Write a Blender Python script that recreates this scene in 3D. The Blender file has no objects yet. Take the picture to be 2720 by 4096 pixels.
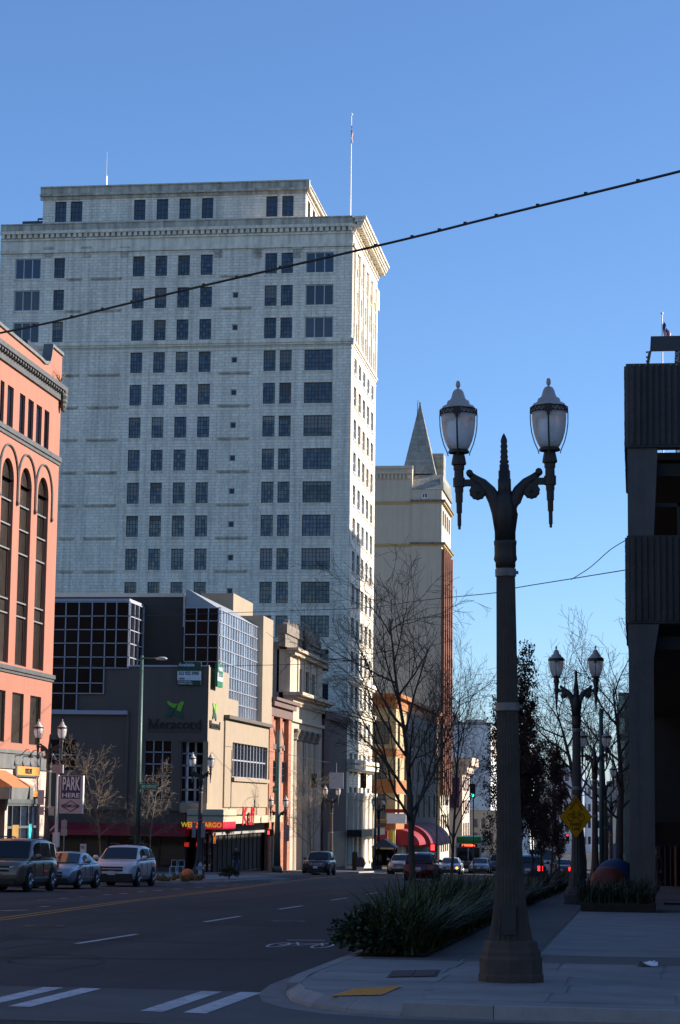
import bpy, math, random
from math import sin, cos, pi, radians, sqrt, atan2
from mathutils import Vector, Matrix

S = bpy.context.scene
C = S.collection

# ------------------------------------------------------------------ camera
PSI, TH, RO = 0.1391558, 0.1363337, 0.0125      # yaw left of the street axis, pitch up, roll
EYE = Vector((0, 0, 1.65))
RM = Matrix.Rotation(PSI, 3, 'Z') @ Matrix.Rotation(pi/2 + TH, 3, 'X') @ Matrix.Rotation(RO, 3, 'Z')
cd = bpy.data.cameras.new('camera')
cam = bpy.data.objects.new('camera', cd)
C.objects.link(cam)
cam.matrix_world = Matrix.Translation(EYE) @ RM.to_4x4()
cd.sensor_fit = 'VERTICAL'
cd.sensor_height = 36
cd.lens = 8500/4096*36
cd.clip_start = 0.3
cd.clip_end = 6000
S.camera = cam

# ------------------------------------------------------------------ sky and sun
SUN_EL, SUN_AZ = radians(24), radians(75)        # azimuth measured from +Y (street axis) towards +X
sund = Vector((sin(SUN_AZ)*cos(SUN_EL), cos(SUN_AZ)*cos(SUN_EL), sin(SUN_EL)))
w = bpy.data.worlds.new('World')
S.world = w
w.use_nodes = True
nt = w.node_tree
nt.nodes.clear()
sky = nt.nodes.new('ShaderNodeTexSky')
sky.sky_type = 'NISHITA'
sky.sun_disc = False
sky.sun_elevation = SUN_EL
sky.sun_rotation = SUN_AZ
sky.altitude = 0
sky.air_density = 0.85
sky.dust_density = 0.5
sky.ozone_density = 6.5
bg = nt.nodes.new('ShaderNodeBackground')
bg.inputs['Strength'].default_value = 0.105
wo = nt.nodes.new('ShaderNodeOutputWorld')
nt.links.new(sky.outputs[0], bg.inputs[0])
nt.links.new(bg.outputs[0], wo.inputs[0])
sl = bpy.data.lights.new('sun', 'SUN')
sl.energy = 5.0
sl.angle = radians(0.5)
sl.color = (1.0, 0.92, 0.82)
so = bpy.data.objects.new('sun', sl)
C.objects.link(so)
so.location = (60, 20, 80)
so.rotation_euler = sund.to_track_quat('Z', 'Y').to_euler()
S.view_settings.view_transform = 'Standard'
S.view_settings.look = 'None'
S.view_settings.exposure = 1.0
S.view_settings.gamma = 1.0
S.view_settings.use_curve_mapping = False

# ------------------------------------------------------------------ survey helpers
FPX = 8500.0
def ray(u, v):
    return RM @ Vector(((u-1360)/FPX, -(v-2048)/FPX, -1.0))
def sx(u, v, X):            # point of a street-side plane X = const -> (Y, Z)
    d = ray(u, v); p = EYE + d*(X/d.x); return p.y, p.z
def sn(u, v, Y):            # point of a cross plane Y = const -> (X, Z)
    d = ray(u, v); p = EYE + d*(Y/d.y); return p.x, p.z
def at(u, v, Y):
    d = ray(u, v); return EYE + d*(Y/d.y)
def G(y):                   # the street falls away from the camera
    if y < 60: return -0.02*y
    if y < 420: return -1.2 - 0.0245*(y-60)
    return -10.02
def sg(u, v, off=0.0):      # point of the ground -> (X, Y)
    d = ray(u, v); y = 60.0
    for i in range(40):
        z = G(y)+off
        t = (z-EYE.z)/d.z
        y = 0.5*y + 0.5*max(1.0, t*d.y)
    return EYE.x + d.x*(y/d.y), y

R = random.Random(7)

# ------------------------------------------------------------------ materials
MATS = {}
def M(name, col, rough=0.75, var=0.14, scale=1.5, bump=0.0, bscale=None, metal=0.0, isl=0.0, rnd=0.0,
      streak=0.0, worn=None, ystreak=0.0, spec=0.5, emit=0.0, coat=0.0, trans=0.0, brick=None, dirt=None):
    if name in MATS: return MATS[name]
    m = bpy.data.materials.new(name); MATS[name] = m
    m.use_nodes = True
    n = m.node_tree.nodes; L = m.node_tree.links
    b = n['Principled BSDF']
    b.inputs['Roughness'].default_value = rough
    b.inputs['Metallic'].default_value = metal
    b.inputs['Specular IOR Level'].default_value = spec
    b.inputs['Coat Weight'].default_value = coat
    b.inputs['Transmission Weight'].default_value = trans
    tc = n.new('ShaderNodeTexCoord')
    co = tc.outputs['Object']
    rgb = n.new('ShaderNodeRGB'); rgb.outputs[0].default_value = (*col, 1)
    cur = rgb.outputs[0]
    if brick:
        bt = n.new('ShaderNodeTexBrick')
        mp = n.new('ShaderNodeMapping')
        mp.inputs['Rotation'].default_value = brick.get('rot', (pi/2, 0, pi/2))
        L.new(co, mp.inputs[0]); L.new(mp.outputs[0], bt.inputs[0])
        bt.inputs['Scale'].default_value = 1.0
        bt.inputs['Brick Width'].default_value = brick['w']
        bt.inputs['Row Height'].default_value = brick['h']
        bt.inputs['Mortar Size'].default_value = brick.get('m', 0.012)
        bt.inputs['Color1'].default_value = (*col, 1)
        bt.inputs['Color2'].default_value = (*brick['c2'], 1)
        bt.inputs['Mortar'].default_value = (*brick['mc'], 1)
        cur = bt.outputs[0]
    def mulv(cur, fac, lo, hi):
        mr = n.new('ShaderNodeMapRange')
        mr.inputs[3].default_value = lo; mr.inputs[4].default_value = hi
        L.new(fac, mr.inputs[0])
        mx = n.new('ShaderNodeMix'); mx.data_type = 'RGBA'; mx.blend_type = 'MULTIPLY'
        mx.inputs[0].default_value = 1.0
        L.new(cur, mx.inputs[6]); L.new(mr.outputs[0], mx.inputs[7])
        return mx.outputs[2]
    nz = n.new('ShaderNodeTexNoise'); nz.inputs['Scale'].default_value = scale
    nz.inputs['Detail'].default_value = 6; nz.inputs['Roughness'].default_value = 0.65
    L.new(co, nz.inputs['Vector'])
    if var > 0:
        mr = n.new('ShaderNodeMapRange'); mr.inputs[1].default_value = 0.3; mr.inputs[2].default_value = 0.7
        L.new(nz.outputs[0], mr.inputs[0])
        cur = mulv(cur, mr.outputs[0], 1-var, 1+var)
    if streak > 0:
        mp = n.new('ShaderNodeMapping'); mp.inputs['Scale'].default_value = (1.6, 1.6, 0.07)
        L.new(co, mp.inputs[0])
        n2 = n.new('ShaderNodeTexNoise'); n2.inputs['Scale'].default_value = 1.3; n2.inputs['Detail'].default_value = 5
        L.new(mp.outputs[0], n2.inputs['Vector'])
        mr = n.new('ShaderNodeMapRange'); mr.inputs[1].default_value = 0.42; mr.inputs[2].default_value = 0.72
        L.new(n2.outputs[0], mr.inputs[0])
        cur = mulv(cur, mr.outputs[0], 1.0, 1-streak)
    if ystreak > 0:                              # wheel tracks along the street
        mp = n.new('ShaderNodeMapping'); mp.inputs['Scale'].default_value = (0.75, 0.012, 1.0)
        L.new(co, mp.inputs[0])
        n2 = n.new('ShaderNodeTexNoise'); n2.inputs['Scale'].default_value = 1.0; n2.inputs['Detail'].default_value = 3
        L.new(mp.outputs[0], n2.inputs['Vector'])
        mr = n.new('ShaderNodeMapRange'); mr.inputs[1].default_value = 0.38; mr.inputs[2].default_value = 0.62
        L.new(n2.outputs[0], mr.inputs[0])
        cur = mulv(cur, mr.outputs[0], 1-ystreak, 1+ystreak)
    if isl > 0:
        g = n.new('ShaderNodeNewGeometry')
        cur = mulv(cur, g.outputs['Random Per Island'], 1-isl, 1+isl)
    if worn:
        nw = n.new('ShaderNodeTexNoise'); nw.inputs['Scale'].default_value = 9.0; nw.inputs['Detail'].default_value = 8; nw.inputs['Roughness'].default_value = 0.7
        L.new(co, nw.inputs['Vector'])
        mr = n.new('ShaderNodeMapRange'); mr.inputs[1].default_value = worn[0]; mr.inputs[2].default_value = worn[0]+0.10
        L.new(nw.outputs[0], mr.inputs[0])
        mx = n.new('ShaderNodeMix'); mx.data_type = 'RGBA'
        L.new(mr.outputs[0], mx.inputs[0]); L.new(cur, mx.inputs[6]); mx.inputs[7].default_value = (*worn[1], 1)
        cur = mx.outputs[2]
    if rnd > 0:
        oi = n.new('ShaderNodeObjectInfo')
        cur = mulv(cur, oi.outputs['Random'], 1-rnd, 1+rnd)
    L.new(cur, b.inputs['Base Color'])
    if emit > 0:
        L.new(cur, b.inputs['Emission Color'])
        b.inputs['Emission Strength'].default_value = emit
    if bump > 0:
        nb = n.new('ShaderNodeTexNoise'); nb.inputs['Scale'].default_value = bscale or scale*8
        nb.inputs['Detail'].default_value = 5
        L.new(co, nb.inputs['Vector'])
        bp = n.new('ShaderNodeBump'); bp.inputs['Strength'].default_value = bump
        bp.inputs['Distance'].default_value = 0.05
        L.new(nb.outputs[0], bp.inputs['Height']); L.new(bp.outputs[0], b.inputs['Normal'])
    # uneven gloss
    if rough > 0.15 and metal == 0:
        rr = n.new('ShaderNodeMapRange')
        rr.inputs[3].default_value = max(0, rough-0.1); rr.inputs[4].default_value = min(1, rough+0.1)
        L.new(nz.outputs[0], rr.inputs[0]); L.new(rr.outputs[0], b.inputs['Roughness'])
    return m

# ------------------------------------------------------------------ mesh builder
WL = {}
class MB:
    def __init__(s): s.v = []; s.f = []
    def add(s, vs, fs):
        o = len(s.v); s.v += [tuple(p) for p in vs]; s.f += [tuple(i+o for i in f) for f in fs]
    def quad(s, a, b, c, d): s.add([a, b, c, d], [(0, 1, 2, 3)])
    def poly(s, pts): s.add(pts, [tuple(range(len(pts)))])
    def box(s, x0, x1, y0, y1, z0, z1):
        if x0 > x1: x0, x1 = x1, x0
        if y0 > y1: y0, y1 = y1, y0
        if z0 > z1: z0, z1 = z1, z0
        s.add([(x0,y0,z0),(x1,y0,z0),(x1,y1,z0),(x0,y1,z0),(x0,y0,z1),(x1,y0,z1),(x1,y1,z1),(x0,y1,z1)],
              [(0,3,2,1),(4,5,6,7),(0,1,5,4),(1,2,6,5),(2,3,7,6),(3,0,4,7)])
        return s
    def hexa(s, p):   # 8 points, bottom ring then top ring (counter-clockwise from above)
        s.add(p, [(0,3,2,1),(4,5,6,7),(0,1,5,4),(1,2,6,5),(2,3,7,6),(3,0,4,7)]); return s
    def fbox(s, F, s0, s1, t0, t1, d0, d1):   # a box in a facade frame
        p = [F(s0,t0,d1),F(s1,t0,d1),F(s1,t0,d0),F(s0,t0,d0),F(s0,t1,d1),F(s1,t1,d1),F(s1,t1,d0),F(s0,t1,d0)]
        s.hexa(p); return s
    def prism(s, pts, z0, z1):    # ccw outline
        n = len(pts)
        f0 = z0 if callable(z0) else (lambda x, y: z0)
        f1 = z1 if callable(z1) else (lambda x, y: z1)
        s.add([(x,y,f0(x,y)) for x,y in pts]+[(x,y,f1(x,y)) for x,y in pts],
              [tuple(range(n-1,-1,-1)), tuple(range(n,2*n))]+[(i,(i+1)%n,n+(i+1)%n,n+i) for i in range(n)])
        return s
    def fprism(s, F, pts, d0, d1):   # outline in facade coords
        n = len(pts)
        s.add([F(a,b,d0) for a,b in pts]+[F(a,b,d1) for a,b in pts],
              [tuple(range(n-1,-1,-1)), tuple(range(n,2*n))]+[(i,(i+1)%n,n+(i+1)%n,n+i) for i in range(n)])
        return s
    def lathe(s, prof, n=16, c=(0,0,0), flute=None, caps=True, axis='Z', sq=1.0):
        vs = []; fs = []
        for k, (r, z) in enumerate(prof):
            for i in range(n):
                a = 2*pi*i/n
                rr = r*(flute(i, k) if flute else 1)
                x, y = rr*cos(a), rr*sin(a)
                if axis == 'Z': p = (c[0]+x, c[1]+y, c[2]+z)
                elif axis == 'X': p = (c[0]+z, c[1]+x, c[2]+y)
                else: p = (c[0]+y, c[1]+z, c[2]+x)
                vs.append(p)
        m = len(prof)
        for k in range(m-1):
            for i in range(n):
                j = (i+1) % n
                fs.append((k*n+i, k*n+j, (k+1)*n+j, (k+1)*n+i))
        if caps:
            fs.append(tuple(range(n-1, -1, -1))); fs.append(tuple(range((m-1)*n, m*n)))
        s.add(vs, fs); return s
    def tube(s, path, rad, n=6, caps=True):
        path = [Vector(p) for p in path]
        if not hasattr(rad, '__len__'): rad = [rad]*len(path)
        vs = []; fs = []
        up = Vector((0.13, 0.29, 1)).normalized()
        m = len(path)
        for k in range(m):
            t = (path[min(k+1, m-1)]-path[max(k-1, 0)])
            if t.length < 1e-9: t = Vector((0,0,1))
            t.normalize()
            if abs(t.dot(up)) > 0.96: a = Vector((1,0.1,0)).cross(t).normalized()
            else: a = up.cross(t).normalized()
            b = t.cross(a)
            for i in range(n):
                q = 2*pi*i/n
                vs.append(path[k]+(a*cos(q)+b*sin(q))*rad[k])
        for k in range(m-1):
            for i in range(n):
                j = (i+1) % n
                fs.append((k*n+i, k*n+j, (k+1)*n+j, (k+1)*n+i))
        if caps and n > 2:
            fs.append(tuple(range(n-1, -1, -1))); fs.append(tuple(range((m-1)*n, m*n)))
        s.add(vs, fs); return s
    def mesh(s, name, mat, smooth=False, off=(0,0,0)):
        me = bpy.data.meshes.new(name)
        ox, oy, oz = off
        me.from_pydata([(x-ox, y-oy, z-oz) for x, y, z in s.v], [], s.f)
        if mat: me.materials.append(mat)
        if smooth: me.polygons.foreach_set('use_smooth', [True]*len(me.polygons))
        me.update()
        return me
    def build(s, name, mat, parent=None, smooth=False, local=False, label=None):
        off = (0,0,0)
        if parent is not None and not local: off = WL[parent.name]
        o = bpy.data.objects.new(name, s.mesh(name, mat, smooth, off))
        C.objects.link(o)
        if parent is not None:
            o.parent = parent; WL[o.name] = WL.get(parent.name, Vector((0,0,0)))
        else:
            WL[o.name] = Vector((0,0,0))
        if label: o['label'] = label
        return o

def tag(o, label, cat, group=None):
    o['label'] = label; o['category'] = cat
    if group: o['group'] = group
    return o
def thing(name, label, cat, loc=(0,0,0), rotz=0.0, group=None):
    o = bpy.data.objects.new(name, None); C.objects.link(o)
    o.empty_display_size = 0.3
    o.location = loc; o.rotation_euler = (0, 0, rotz)
    WL[o.name] = Vector(loc)
    return tag(o, label, cat, group)
def struct(o):
    o['kind'] = 'structure'; return o
def stuff(o):
    o['kind'] = 'stuff'; return o
def put(mesh, name, parent, loc, rot=(0,0,0), scale=None, local=False):
    o = bpy.data.objects.new(name, mesh); C.objects.link(o)
    l = Vector(loc)
    if parent is not None:
        o.parent = parent
        if not local: l = l - WL[parent.name]
        WL[o.name] = Vector(loc)
    o.location = l; o.rotation_euler = rot
    if scale: o.scale = scale
    return o
def copy_tree(o, parent=None):
    c = o.copy(); C.objects.link(c); c.parent = parent
    WL[c.name] = WL.get(o.name, Vector((0,0,0)))
    for ch in list(o.children): copy_tree(ch, c)
    return c
def text_mesh(body, size, depth=0.01, bold=0.0, align='CENTER', sxs=1.0, shear=0.0):
    cu = bpy.data.curves.new('t', 'FONT'); cu.body = body; cu.size = size; cu.extrude = depth/2
    cu.offset = bold; cu.align_x = align; cu.align_y = 'CENTER'; cu.resolution_u = 3; cu.shear = shear
    o = bpy.data.objects.new('t', cu); C.objects.link(o)
    dg = bpy.context.evaluated_depsgraph_get()
    me = bpy.data.meshes.new_from_object(o.evaluated_get(dg))
    bpy.data.objects.remove(o); bpy.data.curves.remove(cu)
    for v in me.vertices: v.co.x *= sxs
    return me
ROT_N = (pi/2, 0, 0)            # text that faces the camera end of the street
ROT_S = (pi/2, 0, pi/2)         # text on a wall that faces the street (+X)

# facade frames: s along the wall, t = height, d = outwards
def FN(Y): return lambda s, t, d: (s, Y-d, t)
def FS(X): return lambda s, t, d: (X+d, s, t)
def FE(X): return lambda s, t, d: (X-d, s, t)      # faces -X

def holed_wall(mb, F, s0, s1, t0, t1, holes, depth):
    ss = sorted({s0, s1} | {max(s0, min(s1, h[k])) for h in holes for k in (0, 1)})
    ts = sorted({t0, t1} | {max(t0, min(t1, h[k])) for h in holes for k in (2, 3)})
    for i in range(len(ss)-1):
        for j in range(len(ts)-1):
            cs, ct = (ss[i]+ss[i+1])/2, (ts[j]+ts[j+1])/2
            if any(h[0] < cs < h[1] and h[2] < ct < h[3] for h in holes): continue
            mb.quad(F(ss[i],ts[j],0), F(ss[i+1],ts[j],0), F(ss[i+1],ts[j+1],0), F(ss[i],ts[j+1],0))
    for a, b, c, d in holes:
        e = -depth
        mb.quad(F(a,c,0), F(a,c,e), F(b,c,e), F(b,c,0))
        mb.quad(F(a,d,0), F(b,d,0), F(b,d,e), F(a,d,e))
        mb.quad(F(a,c,0), F(a,d,0), F(a,d,e), F(a,c,e))
        mb.quad(F(b,c,0), F(b,c,e), F(b,d,e), F(b,d,0))

def glazing_mb(w, h, cols, rows, tilt, rr, gap=0.0):
    mb = MB()                                  # local frame: x along, z up, faces -y
    cw, ch = w/cols, h/rows
    for i in range(cols):
        for j in range(rows):
            a = rr.uniform(-tilt, tilt)*cw; b = rr.uniform(-tilt, tilt)*ch
            x0, x1, z0, z1 = i*cw+gap, (i+1)*cw-gap, j*ch+gap, (j+1)*ch-gap
            mb.quad((x0, -a-b, z0), (x1, a-b, z0), (x1, a+b, z1), (x0, -a+b, z1))
    return mb
def frame_mb(w, h, cols, rows, fw, mw, dep, heavy=None):
    mb = MB()
    mb.box(0, fw, -dep, 0.01, 0, h); mb.box(w-fw, w, -dep, 0.01, 0, h)
    mb.box(fw, w-fw, -dep, 0.01, 0, fw); mb.box(fw, w-fw, -dep, 0.01, h-fw, h)
    for i in range(1, cols):
        x = w*i/cols; q = mw/2*(2.2 if heavy and i in heavy else 1)
        mb.box(x-q, x+q, -dep*0.8, 0.008, fw, h-fw)
    for j in range(1, rows):
        z = h*j/rows
        mb.box(fw, w-fw, -dep*0.7, 0.006, z-mw/2, z+mw/2)
    return mb
WINC = {}
def window(parent, F, kind, s0, s1, t0, t1, inset, cols, rows, fm, gm, fw=0.05, mw=0.03, dep=0.06, tilt=0.006, heavy=None, bl=0.0):
    """one window: frame with its bars (part) and its glazing (sub-part)"""
    w, h = round(s1-s0, 2), round(t1-t0, 2)
    var = R.randrange(4)
    key = (w, h, cols, rows, fm.name, gm.name, fw, mw, var, heavy)
    if key not in WINC:
        WINC[key] = (frame_mb(w, h, cols, rows, fw, mw, dep, heavy).mesh('window', fm),
                     glazing_mb(w, h, cols, rows, tilt, R).mesh('glazing', gm))
    a, g = WINC[key]
    if kind == 'N': rot = (0,0,0); p = F(s0, t0, -inset)
    elif kind == 'S': rot = (0,0,pi/2); p = F(s0, t0, -inset)
    o = put(a, 'window', parent, p, rot)
    gg = bpy.data.objects.new('glazing', g); C.objects.link(gg); gg.parent = o
    gg.location = (0, 0.0, 0)
    if R.random() < bl:                         # a roller blind drawn part of the way
        f = R.choice((.15,.25,.4,.6)); bw_ = w
        q = MB(); q.quad((fw,-.02,h*(1-f)),(bw_-fw,-.02,h*(1-f)),(bw_-fw,-.02,h-fw),(fw,-.02,h-fw))
        b_ = bpy.data.objects.new('blind', q.mesh('blind', M('blind_grey',(0.19,0.19,0.185),.7,.2,3,rnd=.6))); C.objects.link(b_); b_.parent = o
    return o
# ================================================================== SETTING: ground, road, pavements
asphalt = M('asphalt', (0.029, 0.028, 0.030), 0.88, 0.38, 0.22, 0.35, 60, worn=(0.60,(0.040,0.038,0.038)), ystreak=.35)
asphalt2 = M('asphalt_patch', (0.017, 0.017, 0.019), 0.9, 0.25, 0.8, 0.3, 60)
concrete = M('pavement_concrete', (0.225, 0.22, 0.215), 0.85, 0.26, 1.1, 0.3, 40, rnd=0.12, worn=(0.62,(0.13,0.125,0.12)))
concrete_d = M('pavement_dark', (0.105, 0.095, 0.088), 0.85, 0.2, 1.6, 0.25, 40, rnd=0.12)
kerbm = M('kerb_concrete', (0.27, 0.265, 0.26), 0.85, 0.2, 2.0, 0.2, 40, rnd=0.12)
roadconc = M('crossing_concrete', (0.082, 0.080, 0.080), 0.88, 0.3, 0.5, 0.25, 50, worn=(0.58,(0.06,0.058,0.056)))
whitep = M('road_paint_white', (0.50, 0.50, 0.51), 0.8, 0.3, 3.0, 0.1, 50, worn=(0.56,(0.06,0.06,0.06)))
yellowp = M('road_paint_yellow', (0.40, 0.20, 0.03), 0.8, 0.3, 3.0, worn=(0.55,(0.06,0.05,0.04)))
soil = M('soil', (0.035, 0.026, 0.018), 0.95, 0.4, 6.0, 0.5, 30)

YS = [-60, 0, 10, 19.6, 24.2, 30, 40, 50, 60, 75, 90, 105, 120, 150, 200, 260, 330, 420, 600, 1000, 2600]
mb = MB()
XS = [-1500, -300, -120, -60, -23.3, -4.4, 40, 120, 300, 1500]
for i in range(len(XS)-1):
    for j in range(len(YS)-1):
        mb.quad(*[(x, y, G(y)-0.06) for x, y in ((XS[i],YS[j]),(XS[i+1],YS[j]),(XS[i+1],YS[j+1]),(XS[i],YS[j+1]))])
struct(mb.build('ground', asphalt2))

def strip(mb, x0, x1, ya, yb, dz, step=15.0):
    ys = [ya]+[y for y in YS if ya < y < yb]+[yb]
    for j in range(len(ys)-1):
        a, b = ys[j], ys[j+1]
        mb.quad((x0,a,G(a)+dz),(x1,a,G(a)+dz),(x1,b,G(b)+dz),(x0,b,G(b)+dz))
mb = MB(); strip(mb, -24.5, -2.0, 24.3, 420, 0)
strip(mb, -120, 90, -40, 19.7, 0)
road = struct(mb.build('road', asphalt))
mb = MB(); strip(mb, -60, 12, 19.7, 24.3, 0.004)
xing = struct(mb.build('crossing_band', roadconc))
# a few darker repair seams
def rline(name, pts, w, mat, dz=0.008, parent=None):
    mb = MB()
    for k in range(len(pts)-1):
        (xa, ya), (xb, yb) = pts[k], pts[k+1]
        dx, dy = xb-xa, yb-ya; l = sqrt(dx*dx+dy*dy); nx, ny = -dy/l*w/2, dx/l*w/2
        mb.quad((xa-nx,ya-ny,G(ya-ny)+dz),(xb-nx,yb-ny,G(yb-ny)+dz),(xb+nx,yb+ny,G(yb+ny)+dz),(xa+nx,ya+ny,G(ya+ny)+dz))
        mb.f[-1] = tuple(reversed(mb.f[-1]))
    return mb.build(name, mat, parent or road)
for pts in ([(-19,47),(-13,49.5),(-7,50.2)], [(-14,63),(-9,64)], [(-9.3,30),(-5.2,31.2)], [(-12,36.5),(-7,36.0)]):
    rline('tar_seam', pts, 0.09, asphalt2, 0.004)
# double yellow centre line
cl = [sg(0,3678), sg(430,3617), sg(860,3565), sg(1215,3519), sg(1400,3500)]
x_, y_ = cl[-1]; cl += [(x_-0.4, y_+80), (x_-1, y_+240)]
x_, y_ = cl[0]; cl = [(x_+0.4, 24.4)] + cl
def offs(p, d): return [(x+d, y) for x, y in p]
dense = []
for k in range(len(cl)-1):
    for q in range(6):
        t = q/6; dense.append((cl[k][0]*(1-t)+cl[k+1][0]*t, cl[k][1]*(1-t)+cl[k+1][1]*t))
rline('centre_line', offs(dense, -0.15), 0.13, yellowp)
rline('centre_line', offs(dense, 0.15), 0.13, yellowp)
# lane dashes
for a, b in [((308,3776),(547,3738)),((818,3689),(960,3666)),((1116,3638),(1210,3624)),((1323,3602),(1390,3592)),
             ((1465,3578),(1510,3571)),((1570,3560),(1612,3554)),((1680,3541),(1712,3537)),((1760,3530),(1785,3526))]:
    rline('lane_dash', [sg(*a), sg(*b)], 0.12, whitep)
for k in range(8):
    y0 = 140+k*12.5; rline('lane_dash', [(-10.4-k*0.06, y0), (-10.45-k*0.06, y0+4)], 0.12, whitep)
# broken line and arrows of the far lane
for a, b in [((0,3644),(110,3641)),((160,3628),(195,3626)),((150,3602),(190,3601)),((235,3595),(272,3593)),((330,3588),(365,3586)),
             ((410,3581),(445,3579)),((480,3576),(512,3574)),((550,3569),(582,3567)),((615,3564),(650,3562)),((690,3558),(725,3556)),
             ((780,3550),(812,3548)),((865,3545),(905,3543)),((930,3541),(955,3540)),((1080,3527),(1130,3524)),((1240,3512),(1290,3510)),((1370,3511),(1408,3509)),((1470,3512),(1530,3510))]:
    rline('lane_dash', [sg(*a), sg(*b)], 0.13, whitep)
# crosswalk bars (pairs)
for k, x in enumerate([-8.45, -8.0, -6.62, -6.18, -4.78, -4.33]):
    x0 = x-0.03*k*0
    mb = MB(); mb.quad(*[(a, b, G(b)+0.009) for a, b in ((x0-0.12,21.05+0.12*(x0+4.3)*-1),(x0+0.12,21.0+0.12*(x0+4.3)*-1),(x0+0.12,24.15),(x0-0.12,24.17))])
    mb.build('crosswalk_bar', whitep, xing)
# shared-lane bicycle mark on the road
def ring(mb, cx, cy, rx, ry, w, dz=0.008, n=20):
    for i in range(n):
        a, b = 2*pi*i/n, 2*pi*(i+1)/n
        P = lambda r1, r2, q: (cx+r1*cos(q), cy+r2*sin(q), G(cy+r2*sin(q))+dz)
        mb.quad(P(rx-w,ry-w*2.4,a), P(rx,ry,a), P(rx,ry,b), P(rx-w,ry-w*2.4,b))
mb = MB()
b1, b2 = sg(1114,3781), sg(1290,3785)
ry_ = (sg(1114,3772)[1]-sg(1114,3791)[1])/2
ring(mb, b1[0], b1[1], .17, ry_, 0.05); ring(mb, b2[0], b2[1], .17, ry_, 0.05)
def rl(mb, pts, w):
    for k in range(len(pts)-1):
        (xa, ya), (xb, yb) = pts[k], pts[k+1]
        dx, dy = xb-xa, yb-ya; l = sqrt(dx*dx+dy*dy); nx, ny = -dy/l*w, dx/l*w
        mb.add([(xa-nx,ya-ny,G(ya)+.0082),(xa+nx,ya+ny,G(ya)+.0082),(xb+nx,yb+ny,G(yb)+.0082),(xb-nx,yb-ny,G(yb)+.0082)], [(3,2,1,0)])
bm = ((b1[0]+b2[0])/2-.03, (b1[1]+b2[1])/2)
rl(mb, [b1,(b1[0]+.16,b1[1]+.75),(b2[0]-.14,b2[1]+.75),bm,b1], 0.022)
rl(mb, [b2,(b2[0]-.16,b2[1]+1.0),(b2[0]-.02,b2[1]+1.1)], 0.022); rl(mb, [bm,(b1[0]+.14,b1[1]+1.1)], 0.022)
rl(mb, [sg(1149,3762),sg(1300,3763)], 0.05)
mb.build('bicycle_mark', whitep, road)
# inlet grate marks etc on the right lane are out of sight

# ---------------- right pavement (the camera's side, beyond the crossing)
gut = [(-4.42,120),(-4.42,60),(-4.40,30.5),(-4.36,25.6),(-4.22,24.0),(-3.98,22.9),(-3.6,22.0),(-3.1,21.4),(-2.4,21.05),(-1.4,20.9),(14,20.9)]
def inset(p, d):
    o = []
    for k in range(len(p)):
        a = Vector(p[max(k-1,0)]); b = Vector(p[min(k+1,len(p)-1)]); t = (b-a).normalized()
        o.append((p[k][0]-t.y*d, p[k][1]+t.x*d))
    return o
KH = 0.13
kin = inset(gut, 0.30); kin2 = inset(gut, 0.47)
mb = MB()
for k in range(len(gut)-1):
    mb.quad(*[(x,y,G(y)+0.006) for x,y in (kin[k],gut[k],gut[k+1],kin[k+1])])
gutter = struct(mb.build('gutter', M('gutter_concrete',(0.17,0.165,0.16),.85,.25,1.2,.2,40,worn=(.58,(0.10,0.098,0.095)))))
outline = kin2 + [(14, 60), (14, 120)]
mb = MB(); mb.add([(x,y,G(y)+KH) for x,y in [(-1.5,120)]+kin2[:]+[(14,60),(14,120)]], [])
ctr = (4.0, 70.0)
pts = kin2+[(14,40),(14,57),(14,60),(14,90),(14,120)]
def subdiv(p):
    o = []
    for k in range(len(p)-1):
        o.append(p[k])
        if abs(p[k][1]-p[k+1][1]) > 12:
            n = int(abs(p[k][1]-p[k+1][1])//10)
            for q in range(1, n): 
                t = q/n; o.append((p[k][0]*(1-t)+p[k+1][0]*t, p[k][1]*(1-t)+p[k+1][1]*t))
    return o+[p[-1]]
mb = MB()
# rows of quads between the kerb edge and X = 14
import bisect
def edge_x(y):     # X of the kerb's inner edge at y
    best = -3.95
    for k in range(len(kin2)-1):
        (xa,ya),(xb,yb) = kin2[k],kin2[k+1]
        if min(ya,yb) <= y <= max(ya,yb) and abs(ya-yb) > 1e-6:
            t = (y-ya)/(yb-ya); return xa*(1-t)+xb*t
    return best
mbn = MB()
ys = [21.372,21.5,21.7,22.0,22.4,22.9,23.5,24.2,25,26.5,28,30,34,40,46,52,60,70,80,95,120,150,200,330]
for j in range(len(ys)-1):
    a, b = ys[j], ys[j+1]
    xa, xb = edge_x(min(a,119.9)), edge_x(min(b,119.9))
    (mb if a >= 30 else mbn).quad((xa,a,G(a)+KH),(14,a,G(a)+KH),(14,b,G(b)+KH),(xb,b,G(b)+KH))
pave = struct(mb.build('right_pavement', concrete_d))
mbn.build('corner_sheet', concrete, pave)
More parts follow.
